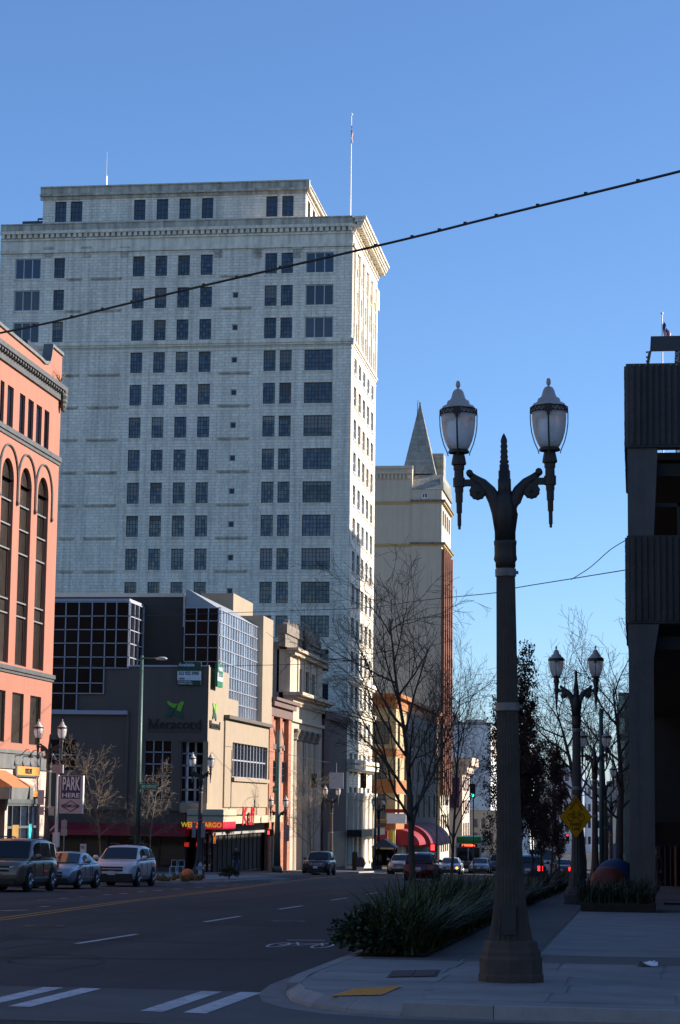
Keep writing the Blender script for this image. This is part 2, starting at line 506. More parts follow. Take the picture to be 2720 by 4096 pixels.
# kerb stones
for k in range(len(gut)-1):
    (a, b), (c, d) = (kin[k], kin2[k]), (kin[k+1], kin2[k+1])
    L_ = sqrt((c[0]-a[0])**2+(c[1]-a[1])**2); n = max(1, int(L_/2.2))
    if L_ > 40: n = 26
    for q in range(n):
        t0, t1 = q/n+0.004/max(L_/n,0.1)/n, (q+1)/n-0.004/max(L_/n,0.1)/n
        P = lambda p, r, t: (p[0]*(1-t)+r[0]*t, p[1]*(1-t)+r[1]*t)
        p0, p1, p2, p3 = P(a,c,t0), P(a,c,t1), P(b,d,t1), P(b,d,t0)
        drop = 0.09 if (-4.0 < p0[0] < -2.6 and p0[1] < 24.1) else 0.0
        mb = MB(); r = 0.02
        mb.add([(p0[0],p0[1],G(p0[1])-0.02),(p1[0],p1[1],G(p1[1])-0.02),(p2[0],p2[1],G(p2[1])-0.02),(p3[0],p3[1],G(p3[1])-0.02),
                (p0[0]*.9+p3[0]*.1,p0[1]*.9+p3[1]*.1,G(p0[1])+KH+.004-drop),(p1[0]*.9+p2[0]*.1,p1[1]*.9+p2[1]*.1,G(p1[1])+KH+.004-drop),
                (p2[0],p2[1],G(p2[1])+KH+.004),(p3[0],p3[1],G(p3[1])+KH+.004)],
               [(4,5,6,7),(7,6,5,4),(0,1,5,4),(1,2,6,5),(2,3,7,6),(3,0,4,7)])
        mb.f = [f for i, f in enumerate(mb.f) if i != 0]
        mb.build('kerb_stone', kerbm, pave)
# concrete slabs
def slab(x0, x1, y0, y1, mat, h=0.012, skew=0.0, name='slab'):
    g = 0.019
    mb = MB(); c = 0.008
    z = lambda y: G(y)+KH
    pts = [(x0+g+skew*0,y0+g),(x1-g,y0+g),(x1-g,y1-g),(x0+g,y1-g)]
    ins = [(x0+g+c,y0+g+c),(x1-g-c,y0+g+c),(x1-g-c,y1-g-c),(x0+g+c,y1-g-c)]
    mb.add([(x,y,z(y)-0.01) for x,y in pts]+[(x,y,z(y)+h-c) for x,y in pts]+[(x,y,z(y)+h) for x,y in ins],
           [(8,9,10,11)]+[(i,(i+1)%4,4+(i+1)%4,4+i) for i in range(4)]+[(4+i,4+(i+1)%4,8+(i+1)%4,8+i) for i in range(4)])
    return mb.build(name, mat, pave)
for yr, x0s in [((21.9,23.3),[-2.2,-0.9,0.4,1.7]),((23.3,24.7),[-2.3,-0.75,0.8,2.3]),((24.7,26.2),[-3.75,-2.25,-0.8,0.55,1.9]),
                ((26.2,27.7),[-3.8,-2.35,-1.2,0.3,1.75]),((27.7,29.3),[-3.8,-2.3,-1.0,0.35,1.7])]:
    for k in range(len(x0s)):
        x1 = x0s[k+1] if k+1 < len(x0s) else 4.0
        slab(x0s[k], x1, yr[0], yr[1], concrete)
for k, x in enumerate([-3.8,-2.4,-1.3]):
    slab(x, [-2.4,-1.3,1.2][k], 29.3, 31.6, concrete_d, 0.006)
slab(1.2, 4.0, 29.3, 31.6, concrete_d, 0.006)
y = 31.6
for yy in (35.5, 39.5, 43.5, 47.6, 51.2, 54.2):
    slab(-1.44, 1.15, y, yy, concrete); slab(1.15, 4.0, y, yy, concrete); y = yy
y = 31.6
for yy in (34.4, 37.2, 40, 43, 46, 49, 52, 55, 58, 62, 66, 70):
    slab(-2.9, -1.46, y, yy, concrete_d, 0.006); y = yy
for yy in range(57, 120, 4):
    slab(0.75, 2.6, yy, yy+4, concrete_d, 0.006); slab(2.6, 4.6, yy, yy+4, concrete_d, 0.006)
# tactile ramp pad and service cover
tact = M('tactile_yellow', (0.60, 0.25, 0.02), 0.7, 0.2, 6)
mb = MB()
A, B_, C_, D_ = [Vector(p) for p in ((-3.12,22.0),(-2.63,22.35),(-2.58,23.9),(-3.03,23.2))]
mb.poly([(p.x,p.y,G(p.y)+KH+0.010) for p in (A,B_,C_,D_)])
for i in range(1, 7):
    for j in range(1, 14):
        s_, t_ = i/7, j/14
        p = (A*(1-s_)+B_*s_)*(1-t_)+(D_*(1-s_)+C_*s_)*t_
        z = G(p.y)+KH+0.010
        mb.lathe([(0.018,0),(0.012,0.006)], 6, (p.x,p.y,z))
mb.build('tactile_pad', tact, pave)
cover = M('service_cover_rust', (0.050, 0.026, 0.018), 0.7, 0.25, 8, 0.2, 60)
cp = [(-2.91,25.15),(-2.36,25.6),(-2.44,27.05),(-3.0,26.6)]
tg = thing('service_cover', 'rust brown rectangular service cover set in the corner pavement', 'cover', (-2.68,26.1,G(26.1)+KH))
mb = MB(); z = lambda x, y: G(y)+KH+0.016
mb.prism(cp, lambda x,y: G(y)+KH-.01, z); mb.build('frame', cover, tg)
def lerpq(s_, t_): 
    a = Vector(cp[0])*(1-s_)+Vector(cp[1])*s_; b = Vector(cp[3])*(1-s_)+Vector(cp[2])*s_; return a*(1-t_)+b*t_
for (s0, s1) in ((0.06,0.48),(0.52,0.94)):
    q = [lerpq(s0,.05),lerpq(s1,.05),lerpq(s1,.95),lerpq(s0,.95)]
    mb = MB(); mb.prism([(p.x,p.y) for p in q], lambda x,y: G(y)+KH, lambda x,y: G(y)+KH+0.024); mb.build('lid', cover, tg)
# a scrap of paper
paper = M('litter_paper', (0.75,0.78,0.85), 0.8, 0.1, 5)
mb = MB(); rr = random.Random(3)
px, py = sg(2590,3868,KH); pz = G(py)+KH+0.015
N_ = 7; gx = [[None]*5 for _ in range(N_)]
for i in range(N_):
    for j in range(5):
        gx[i][j] = (px-0.14+i*0.045+rr.uniform(-.012,.012), py-0.25+j*0.13, pz+0.012+abs(rr.gauss(0,0.018))+0.02*sin(i*1.1+j))
for i in range(N_-1):
    for j in range(4): mb.quad(gx[i][j],gx[i+1][j],gx[i+1][j+1],gx[i][j+1])
tag(mb.build('paper_scrap', paper), 'crumpled white scrap of paper lying on the pavement', 'litter')

# ---------------- left pavement
LK = -23.3
left_out = [(-120,100.5),(-29,100.5)]
mb = MB()
ys = [24.3,40,60,70,80,92]
kx = lambda y: LK if y < 91 or y > 124 else (LK+(y-91)/3*3.9 if y < 94 else (-19.4 if y < 120 else -19.4-(y-120)/4*3.9))
ys = [30,45,60,75,91,92.5,94,98,102,108,114,120,122,124,140,160,180,200,243,262,300,360,420]
for j in range(len(ys)-1):
    a, b = ys[j], ys[j+1]
    mb.quad((-60,a,G(a)+0.12),(kx(a)-0.16,a,G(a)+0.12),(kx(b)-0.16,b,G(b)+0.12),(-60,b,G(b)+0.12))
lp = struct(mb.build('left_pavement', concrete_d))
for j in range(len(ys)-1):
    a, b = ys[j], ys[j+1]
    n = max(1, int((b-a)/3.2))
    if b > 200: n = 2
    for q in range(n):
        y0, y1 = a+(b-a)*q/n+.006, a+(b-a)*(q+1)/n-.006
        t = lambda y: kx(a)+(kx(b)-kx(a))*(y-a)/(b-a)
        mb = MB(); mb.hexa([(t(y0)-.17,y0,G(y0)-.03),(t(y0),y0,G(y0)-.03),(t(y1),y1,G(y1)-.03),(t(y1)-.17,y1,G(y1)-.03),
                            (t(y0)-.17,y0,G(y0)+.126),(t(y0)-.02,y0,G(y0)+.126),(t(y1)-.02,y1,G(y1)+.126),(t(y1)-.17,y1,G(y1)+.126)])
        mb.build('kerb_stone', kerbm, lp)
for yy in range(94, 130, 3):
    for x0, x1 in ((-23.2,-21.4),(-25,-23.2),(-27,-25),(-29.3,-27)):
        g = .012
        mb = MB(); mb.hexa([(x0+g,yy+g,G(yy)+.10),(x1-g,yy+g,G(yy)+.10),(x1-g,yy+3-g,G(yy+3)+.10),(x0+g,yy+3-g,G(yy+3)+.10),
                            (x0+g,yy+g,G(yy)+.130),(x1-g,yy+g,G(yy)+.130),(x1-g,yy+3-g,G(yy+3)+.130),(x0+g,yy+3-g,G(yy+3)+.130)])
        mb.build('slab', concrete, lp)

# manholes, patches and cracks in the carriageway
iron = M('cast_iron',(0.045,0.040,0.037),.6,.25,10,.3,60)
for k, (x, y, r) in enumerate(((-11.6,41.5,.36),(-7.6,47.0,.34),(-17.0,66.0,.36),(-11.2,78.0,.36))):
    t = thing('manhole_cover', ['round iron manhole cover nearest in the roadway','round iron manhole cover ahead of the bicycle mark','round iron manhole cover in the far lane','round iron manhole cover farther up the street'][k], 'manhole cover', (x,y,G(y)))
    mb = MB(); mb.lathe([(r+.05,0),(r+.05,.010),(r,.0101)], 26, (x,y,G(y)+.002)); mb.build('ring', iron, t)
    mb = MB(); mb.lathe([(r-.01,0),(r-.01,.013)], 26, (x,y,G(y)+.003))
    for q in range(5): mb.box(x-r*.6,x+r*.6,y-.03+(q-2)*.12,y+.03+(q-2)*.12,G(y)+.016,G(y)+.021)
    mb.build('lid', iron, t)
for pts in ([(-8.9,44.2),(-6.9,44.0),(-6.8,46.9),(-8.8,47.3)], [(-13.4,33.2),(-10.6,33.0),(-10.5,36.8),(-13.3,37.2)], [(-12.6,55),(-10.2,55.2),(-10.2,63),(-12.6,62.6)]):
    mb = MB(); mb.add([(x,y,G(y)+.004) for x,y in pts], [(0,1,2,3)]); mb.build('asphalt_patch', asphalt2, road)
rr_ = random.Random(12)
for k in range(9):
    x, y = rr_.uniform(-13,-5), rr_.uniform(26,58); pts = [(x,y)]; a = rr_.uniform(0,6.3)
    for q in range(7): a += rr_.gauss(0,.5); x += .45*cos(a); y += .9*sin(a); pts.append((max(-18,min(-4.6,x)),max(25,y)))
    rline('tar_crack', pts, .035, asphalt2, .0045)
# ================================================================== THE TALL TERRACOTTA TOWER
XB = -30.0                                    # building line of the left side of the street
terra = M('terracotta', (0.82, 0.735, 0.60), 0.5, 0.12, 0.25, 0.08, 20, isl=0.08, streak=0.30)
terra_o = M('terracotta_block', (0.82, 0.735, 0.60), 0.5, 0.12, 0.25, 0.08, 20, rnd=0.08, streak=0.30)
terra_w = M('terracotta_mortar', (0.57, 0.51, 0.42), 0.85, 0.2, 1.5, streak=0.25)
terra_s = M('terracotta_stained', (0.50, 0.44, 0.345), 0.7, 0.3, 1.2, 0.1, 12, streak=0.45)
terra_t = M('terracotta_trim', (0.78, 0.69, 0.54), 0.6, 0.15, 1.0, 0.1, 12, streak=0.35)
steel_d = M('window_steel', (0.035, 0.037, 0.042), 0.5, 0.15, 3)
steel_l = M('window_aluminium', (0.45, 0.47, 0.5), 0.45, 0.1, 3)
glass = M('window_glass', (0.012, 0.018, 0.034), 0.05, 0.4, 0.8, rnd=0.6, isl=0.7, spec=0.9)
glass_b = M('window_glass_bronze', (0.030, 0.024, 0.020), 0.05, 0.3, 0.8, rnd=0.6, isl=0.4, spec=0.8)
roofm = M('roof_tar', (0.05,0.05,0.05), 0.9)

YT = sx(1390, 2800, XB)[0]                    # north face
YT2 = sx(1492, 2600, XB)[0]
XTL = sn(3, 1000, YT)[0]
F = FN(YT); FSt = FS(XB)
zA = sn(1390, 1396, YT)[1]; zB = sn(1390, 2327, YT)[1]
PIT = (zA-zB)/7; CH = PIT/11
def ztop(k): return zA+(3-k)*PIT               # k = 0 is the top storey
base = G(YT)-0.5
tower = thing('office_tower', 'tall pale terracotta office tower with rows of dark gridded windows', 'building', (XB, YT, G(YT)))
vmid = 1968
cols = []
for a, b in ((508,555),(600,646.5),(691,738.6),(783,831),(1045,1093),(1110.5,1158)):
    cols.append((sn(a,vmid,YT)[0], sn(b,vmid,YT)[0], 4, 5))
wide = (sn(1210,vmid,YT)[0], sn(1323,vmid,YT)[0], 8, 5)
lw = (sn(61,1070,YT)[0], sn(163,1070,YT)[0], 6, 4)
lc = (sn(217,1070,YT)[0], sn(259,1070,YT)[0], 4, 5)
vent = (sn(915,vmid,YT)[0], sn(938,vmid,YT)[0])
holes = []; winds = []
NR = 17
for k in range(NR):
    t1 = ztop(k); t0 = t1-7*CH
    for c in cols+[lc]:
        if k > 12 and c[0] < cols[4][0]: continue
        holes.append((c[0], c[1], t0, t1)); winds.append((c, t0, t1, k))
    for c in (wide, lw):
        if k > 12 and c is lw: continue
        holes.append((c[0], c[1], t0, t1)); winds.append((c, t0, t1, k))
    if 1 <= k <= 12:
        holes.append((vent[0], vent[1], t1-4*CH, t1-2*CH))
ztopw = sn(1390, 893, YT)[1]
mb = MB(); holed_wall(mb, F, XTL, XB, base, ztopw, holes, 0.32)
# street face
scols = []
for a, b in ((1405,1418),(1425,1439),(1445,1457.5),(1464.5,1476.6),(1483,1495)):
    scols.append((sx(a,1480,XB)[0], sx(b,1480,XB)[0]))
sw = (scols[-1][1]-scols[0][0]); 
st0 = YT+1.6; pitch = (YT2-1.0-st0)/5
scols = [(st0+pitch*i+0.55, st0+pitch*i+0.55+2.2) for i in range(5)]
sholes = []
for k in range(NR):
    t1 = ztop(k)+0.1; t0 = t1-7*CH
    if k == 3: t1 -= 0.5
    for c in scols: sholes.append((c[0], c[1], t0, t1))
holed_wall(mb, FSt, YT, YT2, base, ztopw, sholes, 0.35)
# rear and far faces, roof
mb.quad((XTL,YT,base),(XTL,YT,ztopw),(XTL,YT+26,ztopw),(XTL,YT+26,base))
mb.quad((XB,YT2,base),(XB,YT2,ztopw),(XTL,YT2,ztopw),(XTL,YT2,base))
mb.quad((XTL,YT,ztopw-.3),(XB,YT,ztopw-.3),(XB,YT2,ztopw-.3),(XTL,YT2,ztopw-.3))
wall = mb.build('wall', terra_w, tower)
# blocks: courses of terracotta, each block proud of its joint
def block_rects(s0, s1, t0, t1, holes, ch, bw, seed):
    rr = random.Random(seed); out = []
    n = int(round((t1-t0)/ch))
    for j in range(n):
        a = t0+j*ch; b = a+ch; tm = (a+b)/2
        hs = sorted([(h[0],h[1]) for h in holes if h[2] < tm < h[3]])
        segs = []; cur = s0
        for h in hs:
            if h[0]-cur > 0.05: segs.append((cur, h[0]))
            cur = max(cur, h[1])
        if s1-cur > 0.05: segs.append((cur, s1))
        for p, q in segs:
            x = p; first = True
            while x < q-0.02:
                wd = bw*(0.5 if first and j % 2 else 1)*rr.uniform(0.9,1.1); first = False
                e = x+wd
                if q-e < bw*0.35: e = q
                out.append((x, min(e,q), a, b)); x = e
    return out
def block_mesh(mb, F, r, proud, g=0.022):
    a, b, c, d = r
    if b-a < 2.5*g: return
    p0, p1 = -0.004, proud
    A = [F(a+g,c+g,p0),F(b-g,c+g,p0),F(b-g,d-g,p0),F(a+g,d-g,p0)]
    h = g*0.5
    B = [F(a+g+h,c+g+h,p1),F(b-g-h,c+g+h,p1),F(b-g-h,d-g-h,p1),F(a+g+h,d-g-h,p1)]
    mb.add(A+B, [(4,5,6,7),(0,1,5,4),(1,2,6,5),(2,3,7,6),(3,0,4,7)])
zlow = ztop(16)-8*CH
zl2 = ztop(12)
rects = block_rects(XTL, XB, zlow, ztop(3)+CH, holes, CH, 0.78, 1)
rects = [r for r in rects if r[2] > zl2-9*CH or r[0] > cols[4][0]-2.0]
up = block_rects(XTL, XB, ztop(2)-8*CH, ztop(0)+2*CH, holes, CH, 0.78, 2)
rects += up
mb = MB(); rr = random.Random(5)
single = [r for r in rects if ztop(7) < r[3] < ztop(4) and r[0] > cols[0][0]-9]
single = sorted(single, key=lambda r: -(r[1]-r[0]))[:300]; ss_ = set(single)
for r in rects:
    if r in ss_: continue
    block_mesh(mb, F, r, 0.018+rr.uniform(-.006,.010))
stuff(mb.build('block_courses', terra, wall))
for r in single:
    m1 = MB(); block_mesh(m1, F, r, 0.018+rr.uniform(-.006,.010)); m1.build('block', terra_o, wall)
mb = MB()
for r in block_rects(YT+.03, YT2, ztop(16)-9*CH, ztop(0)+2*CH, sholes, CH, 0.8, 9):
    block_mesh(mb, FSt, r, 0.016+rr.uniform(-.004,.006))
stuff(mb.build('block_courses', terra, wall))
# windows of the north face
for c, t0, t1, k in winds:
    if c is wide or c is lw:
        if k < 3:
            window(tower, F, 'N', c[0], c[1], t0, t1, 0.2, 3, 1, steel_l, glass_b if k else glass, 0.09, 0.10, 0.08, 0.004)
        else:
            window(tower, F, 'N', c[0], c[1], t0, t1, 0.2, 8, 5, steel_d, glass_b if R.random() < .6 else glass, 0.06, 0.045, 0.06, 0.014, (4,), bl=.35)
    else:
        window(tower, F, 'N', c[0], c[1], t0, t1, 0.2, 4, 5, steel_d, glass, 0.05, 0.045, 0.06, 0.02, bl=.4)
for k in range(1, 13):
    t = ztop(k)
    window(tower, F, 'N', vent[0], vent[1], t-4*CH, t-2*CH, 0.2, 1, 1, steel_l, steel_d, 0.07, 0.03, 0.08)
for c in sholes:
    window(tower, FSt, 'S', c[0], c[1], c[2], c[3], 0.22, 2, 2, steel_l, glass, 0.12, 0.10, 0.07, 0.006)
# sills, blind panels, belt courses
mb = MB()
for c, t0, t1, k in winds: mb.fbox(F, c[0]-.12, c[1]+.12, t0-.16, t0-.01, -.05, .10)
for h in sholes: mb.fbox(FSt, h[0]-.12, h[1]+.12, h[2]-.18, h[2]-.01, -.05, .12)
stuff(mb.build('sills', terra_t, tower))
blind = [(251,295),(347,457),(873,985)]
mb = MB(); ml = MB()
for a, b in blind:
    x0, x1 = sn(a,vmid,YT)[0], sn(b,vmid,YT)[0]
    for k in range(0, 13):
        t1 = ztop(k); t0 = t1-7*CH
        ml.fbox(F, x0-.25, x1+.25, t0-.20, t0-.03, 0.0, .15); ml.fbox(F, x0-.1, x1+.1, t0-.36, t0-.21, 0.0, .07)
        if a != 873 and k > 0:
            for p, q, r_, s_ in ((x0-.14,x0,t0,t1),(x1,x1+.14,t0,t1),(x0-.14,x1+.14,t1,t1+.14)):
                mb.fbox(F, p, q, r_, s_, 0.0, .045)
stuff(ml.build('blind_panel_sills', terra_s, tower)); stuff(mb.build('blind_panel_frames', terra_t, tower))
mb = MB()
zb = (ztop(2)-7*CH+ztop(3)+CH)/2-0.1
for F_, a, b in ((F, XTL, XB), (FSt, YT+.003, YT2)):
    mb.fbox(F_, a, b, zb+.28, zb+.50, -.1, .16); mb.fbox(F_, a, b, zb+.10, zb+.275, -.1, .27)
    mb.fbox(F_, a, b, zb-.12, zb+.095, -.1, .13); mb.fbox(F_, a, b, zb-.62, zb-.52, -.1, .07)
mb.fbox(F, XB, XB+.25, zb-.12, zb+.5, -.3, .22)
mb.build('belt_course', terra_t, tower)
# pilaster capitals at the top storey
mb = MB()
for u in (200, 352, 505, 878, 1038, 1195):
    x, z = sn(u, 1010, YT); x -= .15
    mb.fbox(F, x-.55, x+.55, z+.35, z+.62, 0, .2)
    for i in range(-2, 3):
        mb.fbox(F, x+i*.2-.08, x+i*.2+.08, z-.25+.1*abs(i), z+.36, 0, .13+.03*(i % 2))
    mb.fbox(F, x-.42, x+.42, z-.55, z-.2, 0, .10)
mb.build('capitals', terra_s, tower)
# entablature, dentils and parapet
def zz(v): return sn(1390, v, YT)[1]
mb = MB(); ms = MB()
zt = ztop(0)+2*CH
for F_, a, b, e in ((F, XTL, XB, 0), (FSt, YT+.004, YT2, 1)):
    mb.fbox(F_, a, b, zt, zz(985), -.1, .10); mb.fbox(F_, a, b, zz(985), zz(972), -.1, .22)
    mb.fbox(F_, a, b, zz(972)+.003, zz(934), -.1, .06)
    mb.fbox(F_, a, b, zz(934)+.003, zz(926), -.1, .20)
    n = int((b-a)/0.62)
    for i in range(n):
        s_ = a+(b-a)*(i+.2)/n
        mb.fbox(F_, s_, s_+.36*(b-a)/n/.62, zz(924), zz(908), -.1, .34)
    mb.fbox(F_, a, b, zz(908)+.003, zz(896), -.1, .45)
    ms.fbox(F_, a, b, zz(896)+.003, zz(870), -.35, .18)
    n = int((b-a)/2.5)
    for i in range(n+1):
        s_ = a+(b-a-.9)*i/n
        ms.fbox(F_, s_, s_+.9, zz(894), zz(872), .18, .25)
    ms.fbox(F_, a, b, zz(870)+.003, zz(865), -.4, .28)
# big street cornice with brackets
D = 1.25
for F_, a, b in ((FSt, YT-.10, YT2+.5),):
    mb.fbox(F_, a, b, zz(897), zz(889), .45, D-.15); mb.fbox(F_, a-.15, b, zz(889)+.002, zz(876), .25, D)
    mb.fbox(F_, a-.25, b, zz(876)+.002, zz(868), .1, D+.2)
    n = 26
    for i in range(n):
        s_ = a+(b-a)*(i+.15)/n
        mb.fbox(F_, s_, s_+.42, zz(911), zz(897)-.003, .34, D-.3)
    for i in range(15):
        s_ = a+(b-a)*(i+.1)/15
        ms.fprism(F_, [(s_,zz(868)),(s_+.75,zz(868)),(s_+.62,zz(861)),(s_+.37,zz(857)),(s_+.12,zz(861))], D-.2, D+.1)
    for i, s_ in enumerate([YT+1.0+4.0*j for j in range(6)]):
        mb.fbox(F_, s_, s_+.9, zt-2.2, zt+.2, 0, .28)
mb.build('cornice', terra_t, tower)
ms.build('parapet', terra_s, tower)
mb = MB()
for i in range(6):
    s_ = st0+pitch*i-.55
    mb.fbox(FSt, s_, s_+.75, ztop(2)-8*CH, zt, 0, .22); mb.fbox(FSt, s_+.1, s_+.65, zlow, ztop(3)+CH, 0, .05)
mb.build('pilasters', terra_t, tower)
# lower cornices of the street face (first floors)
mb = MB()
for v in (2705, 2835, 3040, 3063):
    z = zz(v); mb.fbox(FSt, YT-.1, YT2+.1, z-.3, z+.1, -.1, .45 if v < 3000 else .85); mb.fbox(FSt, YT-.05, YT2+.1, z-.55, z-.305, -.1, .25)
    mb.fbox(F, XB-14, XB, z-.3, z+.1, -.1, .3)
mb.build('base_cornices', terra_t, tower)
mb = MB()
zc = zz(3170)
for i in range(6):
    s_ = st0+pitch*i-.45
    mb.lathe([(.52,0),(.52,.3),(.42,.45),(.38,6.8),(.5,7.2),(.6,7.6)], 12, (XB+.25, s_+.3, zc-7.6))
mb.build('columns', terra_t, tower, True)
dk = M('shop_dark', (0.02,0.02,0.022), 0.4)
mb = MB(); mb.fbox(FSt, YT+.5, YT2-.2, G(YT)+3.4, G(YT)+4.1, .1, 1.6); mb.build('canopy', dk, tower)
# penthouse
YP = YT+2.2
FP = FN(YP)
xl, xr = sn(173,800,YP)[0], sn(1223,800,YP)[0]
z0p, z1p = ztopw-1, sn(1223,722,YP)[1]
pts_t, pts_b = sn(1150,783,YP)[1], sn(1150,866,YP)[1]
ph = []
for a, b in ((222,266),(284,330),(537,582),(628,673),(718,763),(808,853),(1065,1110),(1129,1174)):
    v = 810
    ph.append((sn(a,v,YP)[0], sn(b,v,YP)[0], pts_b, pts_t))
mb = MB(); holed_wall(mb, FP, xl, xr, z0p, z1p, ph, .3)
FPS = FS(xr); pl = 18.0
phs = [(YP+1.5+3.6*i, YP+3.4+3.6*i, pts_b, pts_t) for i in range(4)]
holed_wall(mb, FPS, YP, YP+pl, z0p, z1p, phs, .3)
mb.quad((xl,YP,z0p),(xl,YP,z1p),(xl,YP+pl,z1p),(xl,YP+pl,z0p)); mb.quad((xl,YP,z1p),(xr,YP,z1p),(xr,YP+pl,z1p),(xl,YP+pl,z1p))
pent = mb.build('penthouse', terra_w, tower)
mb = MB()
for r in block_rects(xl, xr, pts_b-.6, pts_t+.9, ph, CH, .78, 21): block_mesh(mb, FP, r, .016)
for r in block_rects(YP+.03, YP+pl, pts_b-.6, pts_t+.9, phs, CH, .78, 22): block_mesh(mb, FPS, r, .016)
stuff(mb.build('block_courses', terra, pent))
mb = MB()
for F_, a, b in ((FP, xl-.3, xr), (FPS, YP-.003, YP+pl)):
    mb.fbox(F_, a, b, z1p-1.45, z1p-1.1, -.1, .15); mb.fbox(F_, a, b, z1p-1.1+.003, z1p-.85, -.1, .42)
    mb.fbox(F_, a, b, z1p-.847, z1p-.1, -.2, .12); mb.fbox(F_, a, b, z1p-.097, z1p+.06, -.3, .25)
mb.fbox(FP, xr, xr+.42, z1p-1.1, z1p+.06, -.3, .25)
mb.build('penthouse_cornice', terra_s, pent)
for h in ph: window(tower, FP, 'N', *h, .2, 3, 4, steel_d, glass, .06, .05, .06)
for h in phs: window(tower, FPS, 'S', *h, .2, 3, 4, steel_d, glass, .06, .05, .06)
mb = MB(); mb.fbox(FN(YP+2), *[sn(u,700,YP)[0] for u in (372,430)], z1p, z1p+.75, -3, 0); mb.build('roof_hatch', terra_s, tower)
# roof plant, aerial and flagpole stand on the roof
zr = ztopw-.3
ac = thing('roof_cooler', 'dark boxy cooling unit on the roof edge left of the penthouse', 'cooling unit', (sn(130,880,YT+4)[0], YT+5, zr))
x0, x1 = [sn(u,880,YT+4)[0] for u in (90,171)]
acm = M('cooler_grey', (0.06,0.07,0.075), 0.6, 0.2, 2)
mb = MB(); mb.box(x0,x1,YT+4,YT+7,zr+.2,zr+2.6); mb.build('casing', acm, ac)
for i in range(2):
    mb = MB(); w_ = (x1-x0)/2
    for j in range(6): mb.box(x0+w_*i+.12,x0+w_*(i+1)-.12,YT+3.94,YT+3.996,zr+.5+j*.3,zr+.68+j*.3)
    mb.build('louvre', M('cooler_louvre',(0.02,0.02,0.02),.6), ac)
mb = MB(); mb.tube([(x1-.9,YT+5,zr+2.55),(x1-.8,YT+5,zr+3.1),(x1+.4,YT+5,zr+3.1)], .12, 8); mb.build('pipe', acm, ac)
metal_w = M('pole_white', (0.75,0.76,0.78), 0.4, .05, 3)
zq = sn(425,725,YP+3)[1]; xq = sn(425,725,YP+3)[0]
ae = thing('roof_aerial', 'thin white whip aerial on top of the tower penthouse', 'aerial', (xq, YP+3, z1p+.75))
mb = MB(); mb.tube([(xq,YP+3,z1p+.75),(xq,YP+3,z1p+2.1)], [.14,.12], 8); mb.build('mount', metal_w, ae)
mb = MB(); mb.tube([(xq,YP+3,z1p+2.0),(xq+.02,YP+3,sn(425,608,YP+3)[1])], [.035,.018], 5); mb.build('whip', metal_w, ae)
yf = YT+4.0
xf, zf0 = sn(1401,868,yf); zf1 = sn(1401,462,yf)[1]
fp = thing('roof_flagpole', 'tall white flagpole on the tower roof with a limp flag near its top', 'flagpole', (xf, yf, zr))
mb = MB(); mb.tube([(xf,yf,zr),(xf,yf,zf1)], [.11,.05], 8); mb.build('pole', metal_w, fp)
mb = MB(); mb.lathe([(.01,-.16),(.12,-.09),(.16,0),(.12,.09),(.01,.16)], 10, (xf,yf,zf1+.12)); mb.build('ball', metal_w, fp)
def limp_flag(parent, x, y, ztop_, h, wd, seed, ncol=8, spread=.35):
    red = M('flag_red',(0.45,0.04,0.05),.8); wh = M('flag_white',(0.75,0.74,0.72),.8); bl = M('flag_blue',(0.03,0.05,0.2),.8)
    rr = random.Random(seed); n = 13
    def Pt(i, j):   # i along fly 0..ncol, j down 0..n
        q = i/ncol
        return (x+.04+q*wd*spread+.05*sin(j*.6+i), y+.16*sin(i*1.9)*(.4+q), ztop_-h*j/n-q*wd*.75)
    for nm, mat, sel in (('flag_red_stripes', red, lambda i,j: j % 2 == 0 and not (i < ncol*.4 and j < 7)),
                         ('flag_white_stripes', wh, lambda i,j: j % 2 == 1 and not (i < ncol*.4 and j < 7)),
                         ('flag_canton', bl, lambda i,j: i < ncol*.4 and j < 7)):
        mb = MB()
        for i in range(ncol):
            for j in range(n):
                if sel(i,j): mb.quad(Pt(i,j),Pt(i+1,j),Pt(i+1,j+1),Pt(i,j+1))
        mb.build(nm, mat, parent, True)
limp_flag(fp, xf, yf, zf1-.9, 1.3, 1.6, 4, spread=.08)
# ================================================================== ORANGE BUILDING (near left)
def zsx(u, v, X=XB): return sx(u, v, X)[1]
opaint = M('orange_paint', (0.345, 0.138, 0.092), 0.75, 0.08, 0.5, 0.12, 30, streak=0.10,
           brick=dict(w=.22, h=.075, m=.006, c2=(0.37,0.138,0.082), mc=(0.33,0.125,0.075)))
obrick = M('pale_brick', (0.47, 0.27, 0.195), 0.8, 0.12, 2.0, 0.2, 40,
           brick=dict(w=.23, h=.08, m=.012, c2=(0.46,0.25,0.185), mc=(0.50,0.38,0.31)))
grey_t = M('grey_trim', (0.13,0.13,0.125), 0.7, 0.2, 2, streak=.2)
dgrey_t = M('dark_trim', (0.07,0.07,0.068), 0.7, 0.3, 3, 0.2, 15)
black_f = M('black_frame', (0.02,0.02,0.022), 0.45)
orange_b = M('orange_band', (0.62,0.23,0.045), 0.6, 0.1, 2)
YO = sx(213, 2600, XB)[0]                     # far corner
YO0 = YO-26
ob = thing('orange_building', 'orange painted brick building with tall arched windows', 'building', (XB, YO, G(YO)))
FO = FS(XB)
zsc = lambda zv: 1250+zv/1.124                 # reading of the close-up strip
def oz(xz, yz): return sx(xz/1.124, zsc(yz), XB)   # (Y, Z)
# levels read at the far end
zpar = oz(272,190)[1]; zcor1 = oz(262,330)[1]; zcor0 = oz(250,372)[1]
zled1 = oz(262,652)[1]; zled2 = oz(235,1632)[1]; zband1 = oz(205,1985)[1]; zbandb = zband1-0.85
